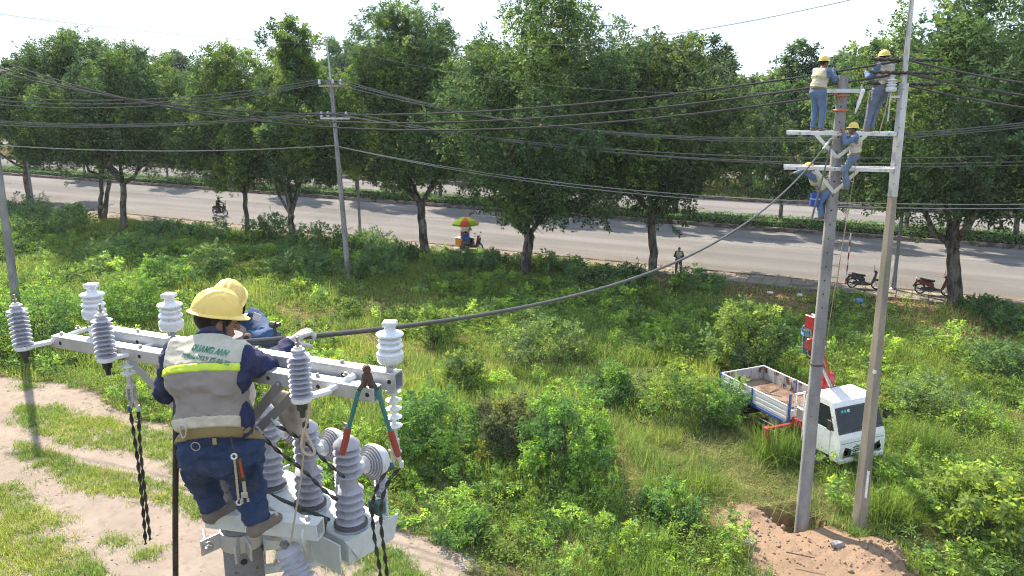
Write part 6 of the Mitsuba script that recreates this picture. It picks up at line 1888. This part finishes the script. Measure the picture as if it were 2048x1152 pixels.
for s in (-1, 1):
    wx = lambda z: .89 * (1 - .075 * max(z - 1.15, 0)) + .003
    win = np.array([(4.02, 1.36), (4.02, 2.03), (4.80, 2.03), (5.08, 1.42), (5.06, 1.36)])
    V = np.vstack([np.array([(wx(z) * s, y, z) for y, z in win]), np.array([((wx(z) - .02) * s, y, z) for y, z in win])])
    F = [(0, k_, k_ + 1) for k_ in (1, 2, 3)] + [(5, k_ + 6, k_ + 5) for k_ in (1, 2, 3)] + [q for k_ in range(5) for q in ((k_, (k_ + 1) % 5, 5 + k_), ((k_ + 1) % 5, 5 + (k_ + 1) % 5, 5 + k_))]
    m = trimesh.Trimesh(V, np.array(F), process=False)
    m.fix_normals()
    d = part(TRUCK, 'door', tm(trimesh.Trimesh(cbox((.012, 1.02, .78), .004).vertices + [.888 * s, 4.47, .985], cbox((.012, 1.02, .78), .004).faces, process=False)), 'plastic', WHITE_P)
    part(d, 'window', tm(m), 'glass_dark', smooth=False)
    part(d, 'handle', tm(placed(cbox((.025, .14, .035), .008), (.905 * s, 4.12, 1.18))), 'plastic', DARK)
    mk = part(TRUCK, 'mirror', tm(placed(cbox((.05, .16, .30), .02), (1.10 * s, 5.12, 1.62))), 'plastic', DARK)
    part(mk, 'bracket', tm(cat([tube([(.86 * s, 5.0, 1.80), (1.08 * s, 5.11, 1.78)], .011, 6), tube([(.88 * s, 5.1, 1.40), (1.08 * s, 5.12, 1.46)], .011, 6)])), 'plastic', DARK)
    hl = sg.Polygon([(.40, .84), (.85, 1.02), (.868, .74), (.80, .62), (.48, .66)])
    lamp = trimesh.creation.extrude_polygon(hl, .05, engine='earcut')
    lv = np.asarray(lamp.vertices)
    lampm = trimesh.Trimesh(np.c_[lv[:, 0] * s, 5.345 + lv[:, 2] - .10 * np.clip(lv[:, 0] - .6, 0, 1), lv[:, 1]], np.asarray(lamp.faces), process=False)
    lampm.fix_normals()
    h_ = part(TRUCK, 'headlight', tm(lampm), 'glass_dark', smooth=False)
    part(h_, 'lens', tm(placed(lathe([(0, .012), (.07, .008), (.078, 0), (0, 0)], n=16), (.66 * s, 5.390, .765), frame((0, 1, 0)))), 'lamp_glass')
    part(TRUCK, 'fog_lamp', tm(placed(lathe([(0, .01), (.045, .006), (.05, 0), (0, 0)], n=14), (.70 * s, 5.383, .55), frame((0, 1, 0)))), 'glass_dark')
part(TRUCK, 'grille', tm(cat([placed(cbox((.72, .02, .030), .006), (0, 5.384, z)) for z in (.90, .84, .78)])), 'plastic', (.04, .04, .045), label='dark slotted grille under the windscreen')
part(TRUCK, 'bumper', tm(placed(cbox((1.74, .08, .14), .03), (0, 5.37, .52))), 'plastic', (.66, .68, .69))
part(TRUCK, 'number_plate', tm(placed(cbox((.36, .012, .16), .004), (0, 5.416, .58))), 'matte', (.70, .70, .68))
part(TRUCK, 'front_seam', tm(cat([placed(cbox((1.66, .012, .012), .003), (0, 5.372, 1.06)), placed(cbox((1.5, .02, .05), .006), (0, 5.392, .66))])), 'plastic', (.08, .08, .085))
part(TRUCK, 'badge', tm(cat([placed(cbox((.10, .012, .035), .004), (-.45, 5.362, 1.12)), placed(cbox((.07, .012, .035), .004), (-.31, 5.362, 1.12))])), 'metal', (.25, .26, .28))
part(TRUCK, 'roof_seam', tm(cat([placed(cbox((.03, .80, .012), .004), (x, 4.42, 2.203)) for x in (-.5, 0, .5)])), 'plastic', WHITE_P)
# frame rails and wheels
part(TRUCK, 'chassis', tm(cat([placed(cbox((.09, 4.6, .20), .01), (x, 2.6, .72)) for x in (-.38, .38)] + [placed(cbox((.76, .08, .12), .01), (0, y, .72)) for y in (.4, 1.6, 2.8, 3.6)] + [placed(cbox((1.5, .25, .3), .02), (0, .92, .45))])), 'matte', (.03, .03, .033))
tyre = lathe([(.20, -.10), (.33, -.105), (.37, -.09), (.385, -.05), (.388, 0), (.385, .05), (.37, .09), (.33, .105), (.20, .10)], n=28)
rim = lathe([(0, .03), (.09, .04), (.12, .02), (.18, .02), (.205, .07), (.21, .09), (.195, .095)], n=24)
for x, y in ((.82, .92), (-.82, .92), (.78, 4.58), (-.78, 4.58)):
    w = part(TRUCK, 'wheel', tm(placed(rim, (x + .02 * np.sign(x), y, .39), frame((np.sign(x), 0, 0)))), 'metal', (.45, .45, .46))
    part(w, 'tyre', tm(placed(tyre, (x, y, .39), frame((np.sign(x), 0, 0)))), 'matte', (.02, .02, .021))
# load bed
FZ, TZ_ = 1.00, 1.50
part(TRUCK, 'bed_floor', tm(placed(cbox((1.84, 3.24, .05), .006), (0, 1.64, FZ))), 'rust_bed', smooth=False, label='rusty brown floor of the load bed')
for s in (-1, 1):
    for j, (y0, y1) in enumerate(((.02, 1.60), (1.66, 3.24))):
        b = part(TRUCK, 'side_board', tm(cat([placed(cbox((.03, y1 - y0, .11), .008), (.935 * s, (y0 + y1) / 2, FZ + .065 + .155 * q)) for q in range(3)] + [placed(cbox((.018, y1 - y0, .46), .003), (.928 * s, (y0 + y1) / 2, FZ + .23))] + [placed(cbox((.05, y1 - y0, .04), .01), (.93 * s, (y0 + y1) / 2, TZ_ - .02))])), 'plastic', (.52, .54, .56))
        part(b, 'lining', tm(cat([placed(cbox((.012, y1 - y0 - .02, .44), .003), (.912 * s, (y0 + y1) / 2, FZ + .25))] + [placed(cbox((.03, .05, .42), .006), (.898 * s, y, FZ + .25)) for y in np.linspace(y0 + .1, y1 - .1, 4)])), 'rust_side', smooth=False, label='rust-streaked inner face of the side board')
    part(TRUCK, 'stake', tm(placed(cbox((.055, .06, .62), .008), (.945 * s, 1.63, FZ + .20))), 'plastic', BLUE_P)
    part(TRUCK, 'stake', tm(placed(cbox((.055, .06, .62), .008), (.945 * s, .0, FZ + .20))), 'plastic', BLUE_P)
    part(TRUCK, 'stake', tm(placed(cbox((.06, .07, .95), .008), (.90 * s, 3.30, FZ + .42), rotz(0))), 'plastic', BLUE_P, label='tall blue corner stake behind the cab')
    part(TRUCK, 'lower_rail', tm(placed(cbox((.05, 3.24, .10), .01), (.93 * s, 1.64, FZ - .07))), 'plastic', BLUE_P)
b = part(TRUCK, 'tail_board', tm(cat([placed(cbox((1.86, .03, .11), .008), (0, -.005, FZ + .065 + .155 * q)) for q in range(3)] + [placed(cbox((1.86, .018, .46), .003), (0, 0, FZ + .23)), placed(cbox((1.88, .06, .04), .01), (0, 0, TZ_ - .02))])), 'plastic', (.50, .51, .53))
part(b, 'lining', tm(cat([placed(cbox((1.80, .012, .44), .003), (0, .018, FZ + .25))] + [placed(cbox((.06, .03, .42), .006), (x, .036, FZ + .25)) for x in np.linspace(-.75, .75, 5)])), 'rust_side', smooth=False)
part(TRUCK, 'head_board', tm(cat([placed(cbox((1.80, .03, .30), .006), (0, 3.28, FZ + .16)), placed(cbox((.06, .05, .85), .008), (.35, 3.30, FZ + .42)), placed(cbox((.06, .05, .85), .008), (.68, 3.30, FZ + .42)), placed(cbox((.42, .05, .06), .008), (.51, 3.30, FZ + .85))])), 'plastic', (.62, .64, .66))
# crane
CRN = part(TRUCK, 'crane', tm(cat([placed(cbox((1.7, .40, .26), .02), (0, 3.56, 1.02)), lathe([(0, 0), (.24, 0), (.24, .12), (.16, .16), (.15, .9), (.18, .95), (.18, 1.1), (0, 1.1)], (-.30, 3.56, 1.12), n=20), placed(cbox((.30, .34, .50), .03), (-.30, 3.54, 2.25))])), 'plastic', RED_P, label='red loading crane mounted behind the cab')
b0, b1 = tp(-.30, 3.50, 2.30), np.array([7.98, 20.35, 5.02])
bu = unit(b1 - b0)
part(CRN, 'boom', cat([beam(b0 - bu * .2, b0 + (b1 - b0) * .55, .20, .26, UPZ, .015), beam(b0 + (b1 - b0) * .5, b1, .15, .20, UPZ, .012)]), 'plastic', RED_P)
part(CRN, 'ram', cat([rod(tp(-.30, 3.86, 1.9), b0 + (b1 - b0) * .35 - UPZ * .2, .055, sides=12)]), 'metal', (.35, .35, .36))
part(CRN, 'boom_head', cat([bx((.07, .34, .36), b1 + bu * .05 + HR * .10, TAX, .03), bx((.07, .34, .36), b1 + bu * .05 - HR * .10, TAX, .03), lathe([(0, -.06), (.15, -.06), (.17, -.03), (.14, 0), (.17, .03), (.15, .06), (0, .06)], b1 + bu * .05, HR, 20)]), 'plastic', RED_P)
hk = b1 + np.array([-.03, -.02, -.62])
part(CRN, 'hoist_line', cat([rod(b1 + HR * q + [0, 0, -.05], hk + HR * q * .8 + [0, 0, .18], .012, sides=6) for q in (-.09, .09)]), 'metal', (.12, .12, .12), kind='stuff')
HKK = thing('hook_block', 'red hook block hanging from the crane boom beside the new pole', 'crane hook')
part(HKK, 'block', cat([lathe([(0, -.09), (.13, -.09), (.155, -.05), (.155, .05), (.13, .09), (0, .09)], hk, HR, 20), bx((.20, .12, .12), hk + [0, 0, .13], TAX, .02)]), 'plastic', (.30, .04, .04))
part(HKK, 'hook', tube(hk + np.array([(0, 0, -.14), (.0, 0, -.2), (.05, 0, -.25), (.06, 0, -.31), (.0, 0, -.36), (-.06, 0, -.32), (-.06, 0, -.29)]), [.03, .025, .028, .03, .03, .022, .01], 8), 'metal', (.15, .05, .045), True)
for s in (-1, 1):
    leg = part(TRUCK, 'outrigger', tm(cat([placed(cbox((1.0, .11, .10), .01), (1.30 * s, 3.40, .92)), placed(cbox((.19, .19, .72), .02), (1.80 * s, 3.40, .64))])), 'plastic', RED_P if s > 0 else (.4, .4, .42))
    part(leg, 'foot', tm(cat([tube([(1.80 * s, 3.40, .5), (1.80 * s, 3.40, .08)], .045, 10), lathe([(0, 0), (.14, 0), (.13, .04), (.05, .06), (0, .06)], (1.80 * s, 3.40, .03), n=14)])), 'metal', (.35, .35, .36))
part(TRUCK, 'tank', tm(cat([placed(cbox((.40, .50, .30), .04), (.66, 2.60, .70)), tube([(.95, 2.0, .62), (.95, 3.1, .62)], .02, 6), tube([(.95, 2.0, .46), (.95, 3.1, .46)], .02, 6)])), 'matte', (.20, .20, .21))
part(TRUCK, 'control_box', tm(cat([placed(cbox((.34, .30, .42), .03), (.62, 3.62, 1.32)), *[tube([(.55 + .06 * q, 3.70, 1.5), (.55 + .06 * q, 3.76, 1.72)], .010, 6) for q in range(4)]])), 'metal', (.34, .35, .37))
lrng = np.random.default_rng(4)
for i in range(14):
    x, y = lrng.uniform(-.6, .7), lrng.uniform(1.7, 3.0)
    single('scrap', placed(surface_net(lambda p: ellip(p, (0, 0, 0), (.12, .08, .035)) + .03 * (meshkit.noise(p * 22 + i * 9, 3) - .5), (-.17, -.14, -.08), (.17, .14, .08), .02), tp(x, y, FZ + .05), TAX @ rotz(lrng.uniform(0, 6.3))), 'matte', 'bit of dark scrap lying on the truck bed floor', 'scrap', [(.09, .09, .085), (.16, .14, .13), (.05, .07, .05)][i % 3], True, 'bits of scrap on the truck bed')
for i, (x, y, r) in enumerate(((-.3, 1.2, .3), (-.1, 1.45, 2.1))):
    single('tool', placed(cat([beam((-.3, 0, 0), (.3, 0, 0), .03, .02), beam((-.3, -.06, 0), (-.3, .06, 0), .05, .02)]), tp(x, y, FZ + .05), TAX @ rotz(r)), 'metal', 'grey hand tool lying on the bed floor, ' + ('nearer the tail board' if i == 0 else 'nearer the cab'), 'tool', (.2, .2, .21))


# ---- scooters
def scooter(label, pos, heading, body, sc=1.0, seat_c=(.02, .02, .022), trim=(.5, .5, .52), group=None):
    k = thing('scooter', label, 'motorbike', group)
    f = unit([heading[0], heading[1], 0])
    ax = np.array([[f[1], -f[0], 0], f, [0, 0, 1.0]])
    W = lambda m: placed(placed(m).apply_scale(sc), pos, ax)
    ty = lathe([(.215, -.03), (.25, -.042), (.275, -.036), (.287, 0), (.275, .036), (.25, .042), (.215, .03), (.215, -.03)], n=26)
    for y in (-.62, .64):
        hub = [lathe([(0, -.05), (.05, -.05), (.05, .05), (0, .05)], n=12)] + [beam((.045 * math.cos(a), .045 * math.sin(a), 0), (.22 * math.cos(a), .22 * math.sin(a), 0), .018, .026, (0, 0, 1), .003) for a in np.linspace(0, 2 * math.pi, 6)[:-1]] + [lathe([(.20, -.022), (.22, -.026), (.22, .026), (.20, .022), (.20, -.022)], n=26)]
        w = part(k, 'wheel', W(placed(cat(hub), (0, y, .287), frame((1, 0, 0)))), 'metal', (.5, .5, .52))
        part(w, 'tyre', W(placed(ty, (0, y, .287), frame((1, 0, 0)))), 'matte', (.018, .018, .019))

    def ext(pts, w, taper=.0, r=.03):
        p = sg.Polygon(pts).buffer(-r * .6).buffer(r * .6)
        inner = p.buffer(-r)
        m = [trimesh.creation.extrude_polygon(p, w - 2 * r * .6, engine='earcut').apply_translation([0, 0, -(w - 2 * r * .6) / 2])]
        if not inner.is_empty and inner.geom_type == 'Polygon':
            m.append(trimesh.creation.extrude_polygon(inner, w, engine='earcut').apply_translation([0, 0, -w / 2]))
        m = cat(m)
        v = np.asarray(m.vertices)
        return trimesh.Trimesh(np.c_[v[:, 2], v[:, 0], v[:, 1]], np.asarray(m.faces), process=False)
    part(k, 'rear_body', W(ext([(-.86, .72), (-.62, .80), (-.10, .70), (.02, .58), (.02, .42), (-.20, .40), (-.34, .50), (-.60, .58), (-.82, .64)], .26)), 'plastic', body)
    part(k, 'engine', W(cat([ext([(-.66, .30), (-.50, .40), (-.10, .40), (.08, .30), (.02, .20), (-.30, .18), (-.60, .22)], .20), rod((.12, -.20, .24), (.13, -.82, .33), .035, .045, 10)])), 'metal', (.06, .06, .065))
    part(k, 'floor_board', W(ext([(-.02, .40), (.02, .44), (.10, .36), (.34, .34), (.46, .60), (.50, .58), (.40, .26), (.04, .22)], .30)), 'plastic', (.025, .025, .028))
    part(k, 'front_shield', W(ext([(.36, .40), (.52, .96), (.60, .98), (.62, .90), (.56, .60), (.48, .36)], .34)), 'plastic', body)
    part(k, 'front_fender', W(ext([(.34, .40), (.46, .58), (.66, .62), (.88, .46), (.84, .43), (.66, .575), (.50, .53), (.40, .38)], .11)), 'plastic', body)
    part(k, 'fork', W(cat([rod((x, .64, .287), (x * .8, .50, .70), .018, sides=8) for x in (-.075, .075)])), 'metal', trim)
    part(k, 'seat', W(ext([(-.72, .84), (-.66, .88), (-.30, .82), (.0, .80), (.06, .74), (-.06, .70), (-.60, .78)], .25)), 'matte', seat_c)
    part(k, 'grab_rail', W(tube(spline([(-.10, -.60, .82), (-.09, -.84, .86), (0, -.90, .87), (.09, -.84, .86), (.10, -.60, .82)], 16), .012, 6)), 'metal', trim, True)
    part(k, 'tail_light', W(placed(cbox((.16, .05, .07), .015), (0, -.86, .74))), 'plastic', (.30, .02, .02))
    part(k, 'rear_fender', W(beam((0, -.80, .66), (0, -.96, .36), .11, .015, (1, 0, 0))), 'plastic', DARK)
    part(k, 'headset', W(ext([(.42, 1.02), (.50, 1.10), (.60, 1.06), (.64, .97), (.54, .92)], .20)), 'plastic', body)
    part(k, 'handlebar', W(tube(spline([(-.34, .40, 1.05), (-.16, .47, 1.06), (.16, .47, 1.06), (.34, .40, 1.05)], 14), .014, 8)), 'plastic', (.03, .03, .03), True)
    part(k, 'headlight', W(placed(cbox((.20, .04, .09), .02), (0, .635, .98))), 'lamp_glass')
    for s in (-1, 1):
        part(k, 'mirror', W(cat([tube([(.20 * s, .46, 1.07), (.27 * s, .46, 1.24)], .007, 6), placed(cbox((.13, .02, .08), .02), (.30 * s, .45, 1.27))])), 'plastic', (.03, .03, .032))
    part(k, 'stand', W(tube([(.1, -.12, .22), (.22, -.05, .02)], .012, 6)), 'metal', (.2, .2, .2))
    return k


q = gnd(1727, 577, .1)
scooter('black scooter with silver trim parked on the pavement beside the tan pole', q, ROAD_S + ROAD_N * .1, (.03, .035, .045), 1.0)
q = gnd(1865, 590, .1)
scooter('dark red scooter parked on the pavement left of the big tree', q, ROAD_S - ROAD_N * .05, (.11, .015, .018), 1.03)
q = gnd(441, 431)
mk = scooter('black scooter with a rider, driving on the near carriageway', q, ROAD_S, (.02, .022, .026), 1.0)
RID = dict(pelvis=(0, -.25, .86), waist=(0, -.24, .99), chest=(0, -.20, 1.18), neck=(0, -.16, 1.36), head=(0, -.10, 1.50), shL=(-.17, -.17, 1.31), shR=(.17, -.17, 1.31), elL=(-.25, .06, 1.14), elR=(.25, .06, 1.14), wrL=(-.30, .32, 1.09), wrR=(.30, .32, 1.09), hipL=(-.09, -.24, .85), hipR=(.09, -.24, .85), knL=(-.14, .14, .74), knR=(.14, .14, .74), anL=(-.14, .16, .40), anR=(.14, .16, .40))
person('scooter rider all in black with a dark helmet on the near carriageway', q, ROAD_S, RID, dict(shirt=(.012, .012, .014), trousers=(.015, .015, .018), helmet=(.02, .02, .024), skin=(.05, .04, .035), shoe=(.02, .02, .02)), 1.0, .026)
r = ray(1992, 470)
q = np.array([r[0], r[1], 0]) * (70.2 / (r[:2] @ ROAD_N[:2]))
scooter('dark motorbike half hidden by the median hedge at the right', q, -ROAD_S, (.02, .02, .022), 1.05)
person('rider of the motorbike half hidden by the median hedge', q, -ROAD_S, RID, dict(shirt=(.03, .03, .035), trousers=(.02, .02, .024), helmet=(.03, .03, .035), shoe=(.02, .02, .02)), 1.05, .03)
# ---- street vendor
V0 = gnd(938, 499, .05)
scooter('dark motorbike of the street vendor under the parasol', V0 + ROAD_S * .35, ROAD_S + ROAD_N * -.25, (.05, .012, .012), 1.0)
U0 = gnd(929, 498, .05) + ROAD_N * .2
k = thing('parasol', 'green and orange-red parasol over the street vendor\'s stall', 'parasol')
part(k, 'pole', rod(U0, U0 + UPZ * 2.30, .02, sides=8), 'metal', GALV)
for i in range(8):
    a0, a1 = (i + 5.5) * math.pi / 4, (i + 6.5) * math.pi / 4
    prf = [(.02, 2.28), (.33, 2.20), (.70, 2.03), (.98, 1.82), (.99, 1.72)]
    V, n = [], 6
    for r_, z in prf:
        for t in np.linspace(a0, a1, n):
            s_ = 1 - .06 * math.sin((t - a0) / (a1 - a0) * math.pi) * (r_ / 1.08)
            V.append(U0 + [r_ * s_ * math.cos(t), r_ * s_ * math.sin(t), z])
    F = [(a * n + b, a * n + b + 1, (a + 1) * n + b + 1, (a + 1) * n + b) for a in range(len(prf) - 1) for b in range(n - 1)]
    part(k, 'panel', (np.array(V), np.array(F)), 'leaf', ((.20, .40, .05), (.42, .10, .045), (.40, .22, .10))[0 if i % 2 else 1 if i % 4 == 0 else 2], False)
part(k, 'finial', lathe([(0, 2.24), (.06, 2.26), (.05, 2.31), (0, 2.34)], U0, n=10), 'matte', (.2, .12, .1))
k = thing('vendor_cart', 'vendor\'s cart with an orange box and a white display case under the parasol', 'cart')
c = U0 - ROAD_S * .15
vax = np.array([ROAD_S, ROAD_N, UPZ])
part(k, 'box', bx((.62, .5, .50), c - ROAD_S * .12 - ROAD_N * .25 + UPZ * .52, vax, .02), 'plastic', (.66, .27, .02), label='bright orange box')
part(k, 'lid', bx((.70, .58, .04), c - ROAD_S * .12 - ROAD_N * .25 + UPZ * .80, vax, .01), 'plastic', (.6, .62, .62))
part(k, 'case', bx((.46, .46, .55), c + ROAD_S * .10 + UPZ * 1.50, vax, .02), 'plastic', (.55, .58, .60))
part(k, 'shelf', bx((.48, .48, .36), c + ROAD_S * .10 + UPZ * 1.04, vax, .02), 'plastic', (.22, .04, .03))
part(k, 'rack', cat([rod(c + ROAD_S * (.10 + a) + ROAD_N * b, c + ROAD_S * (.10 + a) + ROAD_N * b + UPZ * 1.3, .02, sides=6) for a in (-.22, .22) for b in (-.22, .22)]), 'metal', (.2, .2, .2), kind='stuff')
part(k, 'wheel', lathe([(.0, -.04), (.2, -.04), (.24, 0), (.2, .04), (0, .04)], c + UPZ * .26 - ROAD_N * .3, ROAD_N, 16), 'matte', (.03, .03, .03))
for i in range(6):
    part(k, 'skewer', rod(c + ROAD_S * (.38 + .03 * i) + UPZ * (1.28 + .02 * i), c + ROAD_S * (.52 + .03 * i) + UPZ * (1.60 - .05 * i), .035, sides=6), 'cloth', (.3, .3, .3) if i % 2 else (.05, .05, .05))
person('street vendor in a bright blue shirt sitting beside the cart', V0 - ROAD_S * .05 - ROAD_N * .30, -ROAD_S + ROAD_N * .3, dict(pelvis=(0, -.1, .62), waist=(0, -.12, .75), chest=(0, -.05, .93), neck=(0, .02, 1.10), head=(0, .08, 1.23), shL=(-.17, -.01, 1.06), shR=(.17, -.01, 1.06), elL=(-.23, .14, .88), elR=(.23, .14, .88), wrL=(-.14, .36, .88), wrR=(.14, .36, .88), hipL=(-.09, -.1, .6), hipR=(.09, -.1, .6), knL=(-.12, .30, .58), knR=(.12, .30, .58), anL=(-.12, .30, .14), anR=(.12, .30, .14)),
       dict(shirt=(.015, .09, .48), trousers=(.12, .13, .15), shoe=(.05, .05, .05)), 1.0, .024)

# ---- around the pit
def lumps(n, seed, cx, cy, rx, ry, s0, s1):
    r = np.random.default_rng(seed)
    out = []
    ico = trimesh.creation.icosphere(1)
    for i in range(n):
        q = np.r_[cx, cy] + r.normal(0, 1, 2) * [rx, ry]
        s = s0 * (s1 / s0) ** (r.random() ** 2.2)
        v = np.asarray(ico.vertices) * s * r.uniform(.6, 1.2, 3) * (1 + .35 * (r.random((len(ico.vertices), 1)) - .5))
        out.append(trimesh.Trimesh(v @ rotz(r.uniform(0, 6)) + np.r_[q, ground_height(q[None])[0] + s * .2], ico.faces, process=False))
    return cat(out)


k = thing('soil_clods', 'loose reddish clods of earth thrown up around the pit', 'soil', kind='stuff')
scene[k] = shape(cat([lumps(170, 1, 7.2, 17.3, 1.0, .6, .010, .045), lumps(240, 2, 9.1, 17.0, .6, .5, .012, .08), lumps(150, 3, 6.2, 18.6, .5, .5, .012, .06)]), 'matte', (.235, .17, .125), 60)
G0, G1 = gnd(1399, 1047, .12), gnd(1490, 1078, .16)
k = thing('spade', 'spade with a pale wooden handle lying on the loose earth left of the pit', 'spade')
part(k, 'handle', rod(G0, G1, .017, sides=8), 'cloth', (.46, .35, .22))
part(k, 'blade', bx((.20, .26, .012), G1 + unit(G1 - G0) * .13, np.array([unit(np.cross(unit(G1 - G0), UPZ)), unit(G1 - G0), UPZ]), .004), 'metal', (.42, .38, .34))
single('stick', rod(gnd(1572, 1104, .3), gnd(1630, 1116, .3), .016, .013, 8), 'matte', 'thin dark stick lying on the dug earth in front of the pit', 'stick', (.10, .07, .055))
single('concrete_block', placed(surface_net(lambda p: np.max(np.abs(p) - [.20, .10, .09], axis=1) + .09 * (meshkit.noise(p * 9, 5) - .3) + .03 * meshkit.noise(p * 24, 6), (-.35, -.25, -.2), (.35, .25, .2), .02), np.r_[gnd(1672, 1090, .15)[:2], .16], rotz(.5)), 'concrete', 'broken grey concrete lump between the two pole feet', 'rubble', None, 40)
pr = np.random.default_rng(17)
for name, lab, px, py, n, spread, h in (('reed_clump', 'tall dark grass clump in front of the truck\'s outrigger', 1562, 925, 1500, .55, 1.5), ('reed_clump', 'tall grass clump beside the foot of the tan pole', 1775, 1045, 1500, .45, 1.3), ('reed_clump', 'tall grass clump at the right of the truck cab', 1830, 900, 1400, .8, 1.3), ('reed_clump', 'tall grass clump growing up against the front of the truck', 1690, 955, 1500, .9, .8), ('reed_clump', 'tall bright grass in front of the dark brownish shrub', 1090, 985, 2200, 1.0, 1.1), ('reed_clump', 'tall grass clump right of the hanging black grips', 860, 830, 2200, 1.2, 1.1), ('reed_clump', 'grass clump beside the cut grass left of the pit', 1395, 985, 1100, .6, .8)):
    q = gnd(px, py)[:2]
    n = int(n * .7)
    xy = q + pr.normal(0, spread * .6, (n, 2)) * [1.25, .9]
    v, f, col = blades(xy, h * pr.uniform(.25, 1.1, n), .022 * pr.uniform(.7, 1.3, n), grass_colour(xy, pr) * [.85, .92, .8] * pr.uniform(.5, 1.2, (n, 1)), pr, .62, 0, 3)
    single_key = thing(name, lab, 'grass clump')
    scene[single_key] = mikit.ply((v, f), 'grass', False, color=col)
q = gnd(1716, 606, .1)
single('plastic_bag', placed(surface_net(lambda p: ellip(p, (0, 0, .1), (.28, .2, .14)) + .10 * (meshkit.noise(p * 9, 5) - .5), (-.4, -.35, -.1), (.4, .35, .35), .03), q), 'plastic', 'crumpled bright blue plastic bag on the verge behind the tan pole', 'bag', (.10, .30, .62), True)
for i, (px, py, c) in enumerate(((1655, 602, (.7, .7, .68)), (1680, 600, (.6, .65, .66)), (1730, 612, (.66, .64, .62)), (1600, 592, (.7, .68, .66)), (1540, 588, (.6, .58, .56)), (902, 508, (.7, .7, .7)))):
    q = gnd(px, py, .1)
    single('rubbish', placed(surface_net(lambda p: ellip(p, (0, 0, .06), (.18, .12, .08)) + .09 * (meshkit.noise(p * 13 + i * 5, 5) - .5), (-.3, -.25, -.08), (.3, .25, .25), .03), q), 'plastic', 'pale scrap of rubbish on the verge, ' + ('left of the blue bag', 'just left of the marker post foot', 'right of the blue bag behind the tan pole', 'left of the new pole', 'farthest left of those near the standing man', 'beside the trunk of the slanting tree')[i], 'rubbish', c, True)


# ================================================================ the air
scene['air'] = {'type': 'homogeneous', 'albedo': rgb(0.95, 0.95, 0.96), 'sigma_t': rgb(0.00020, 0.00022, 0.00024)}
scene['haze'] = {'type': 'cube', 'to_world': T().translate([0, 450, 11.5]).scale([1000, 800, 15.0]), 'bsdf': {'type': 'null'}, 'interior': {'type': 'ref', 'id': 'air'}}
scene['camera']['medium'] = {'type': 'ref', 'id': 'air'}
labels['haze'] = {'label': 'thin warm-weather haze over the whole lot', 'category': 'haze', 'kind': 'stuff'}
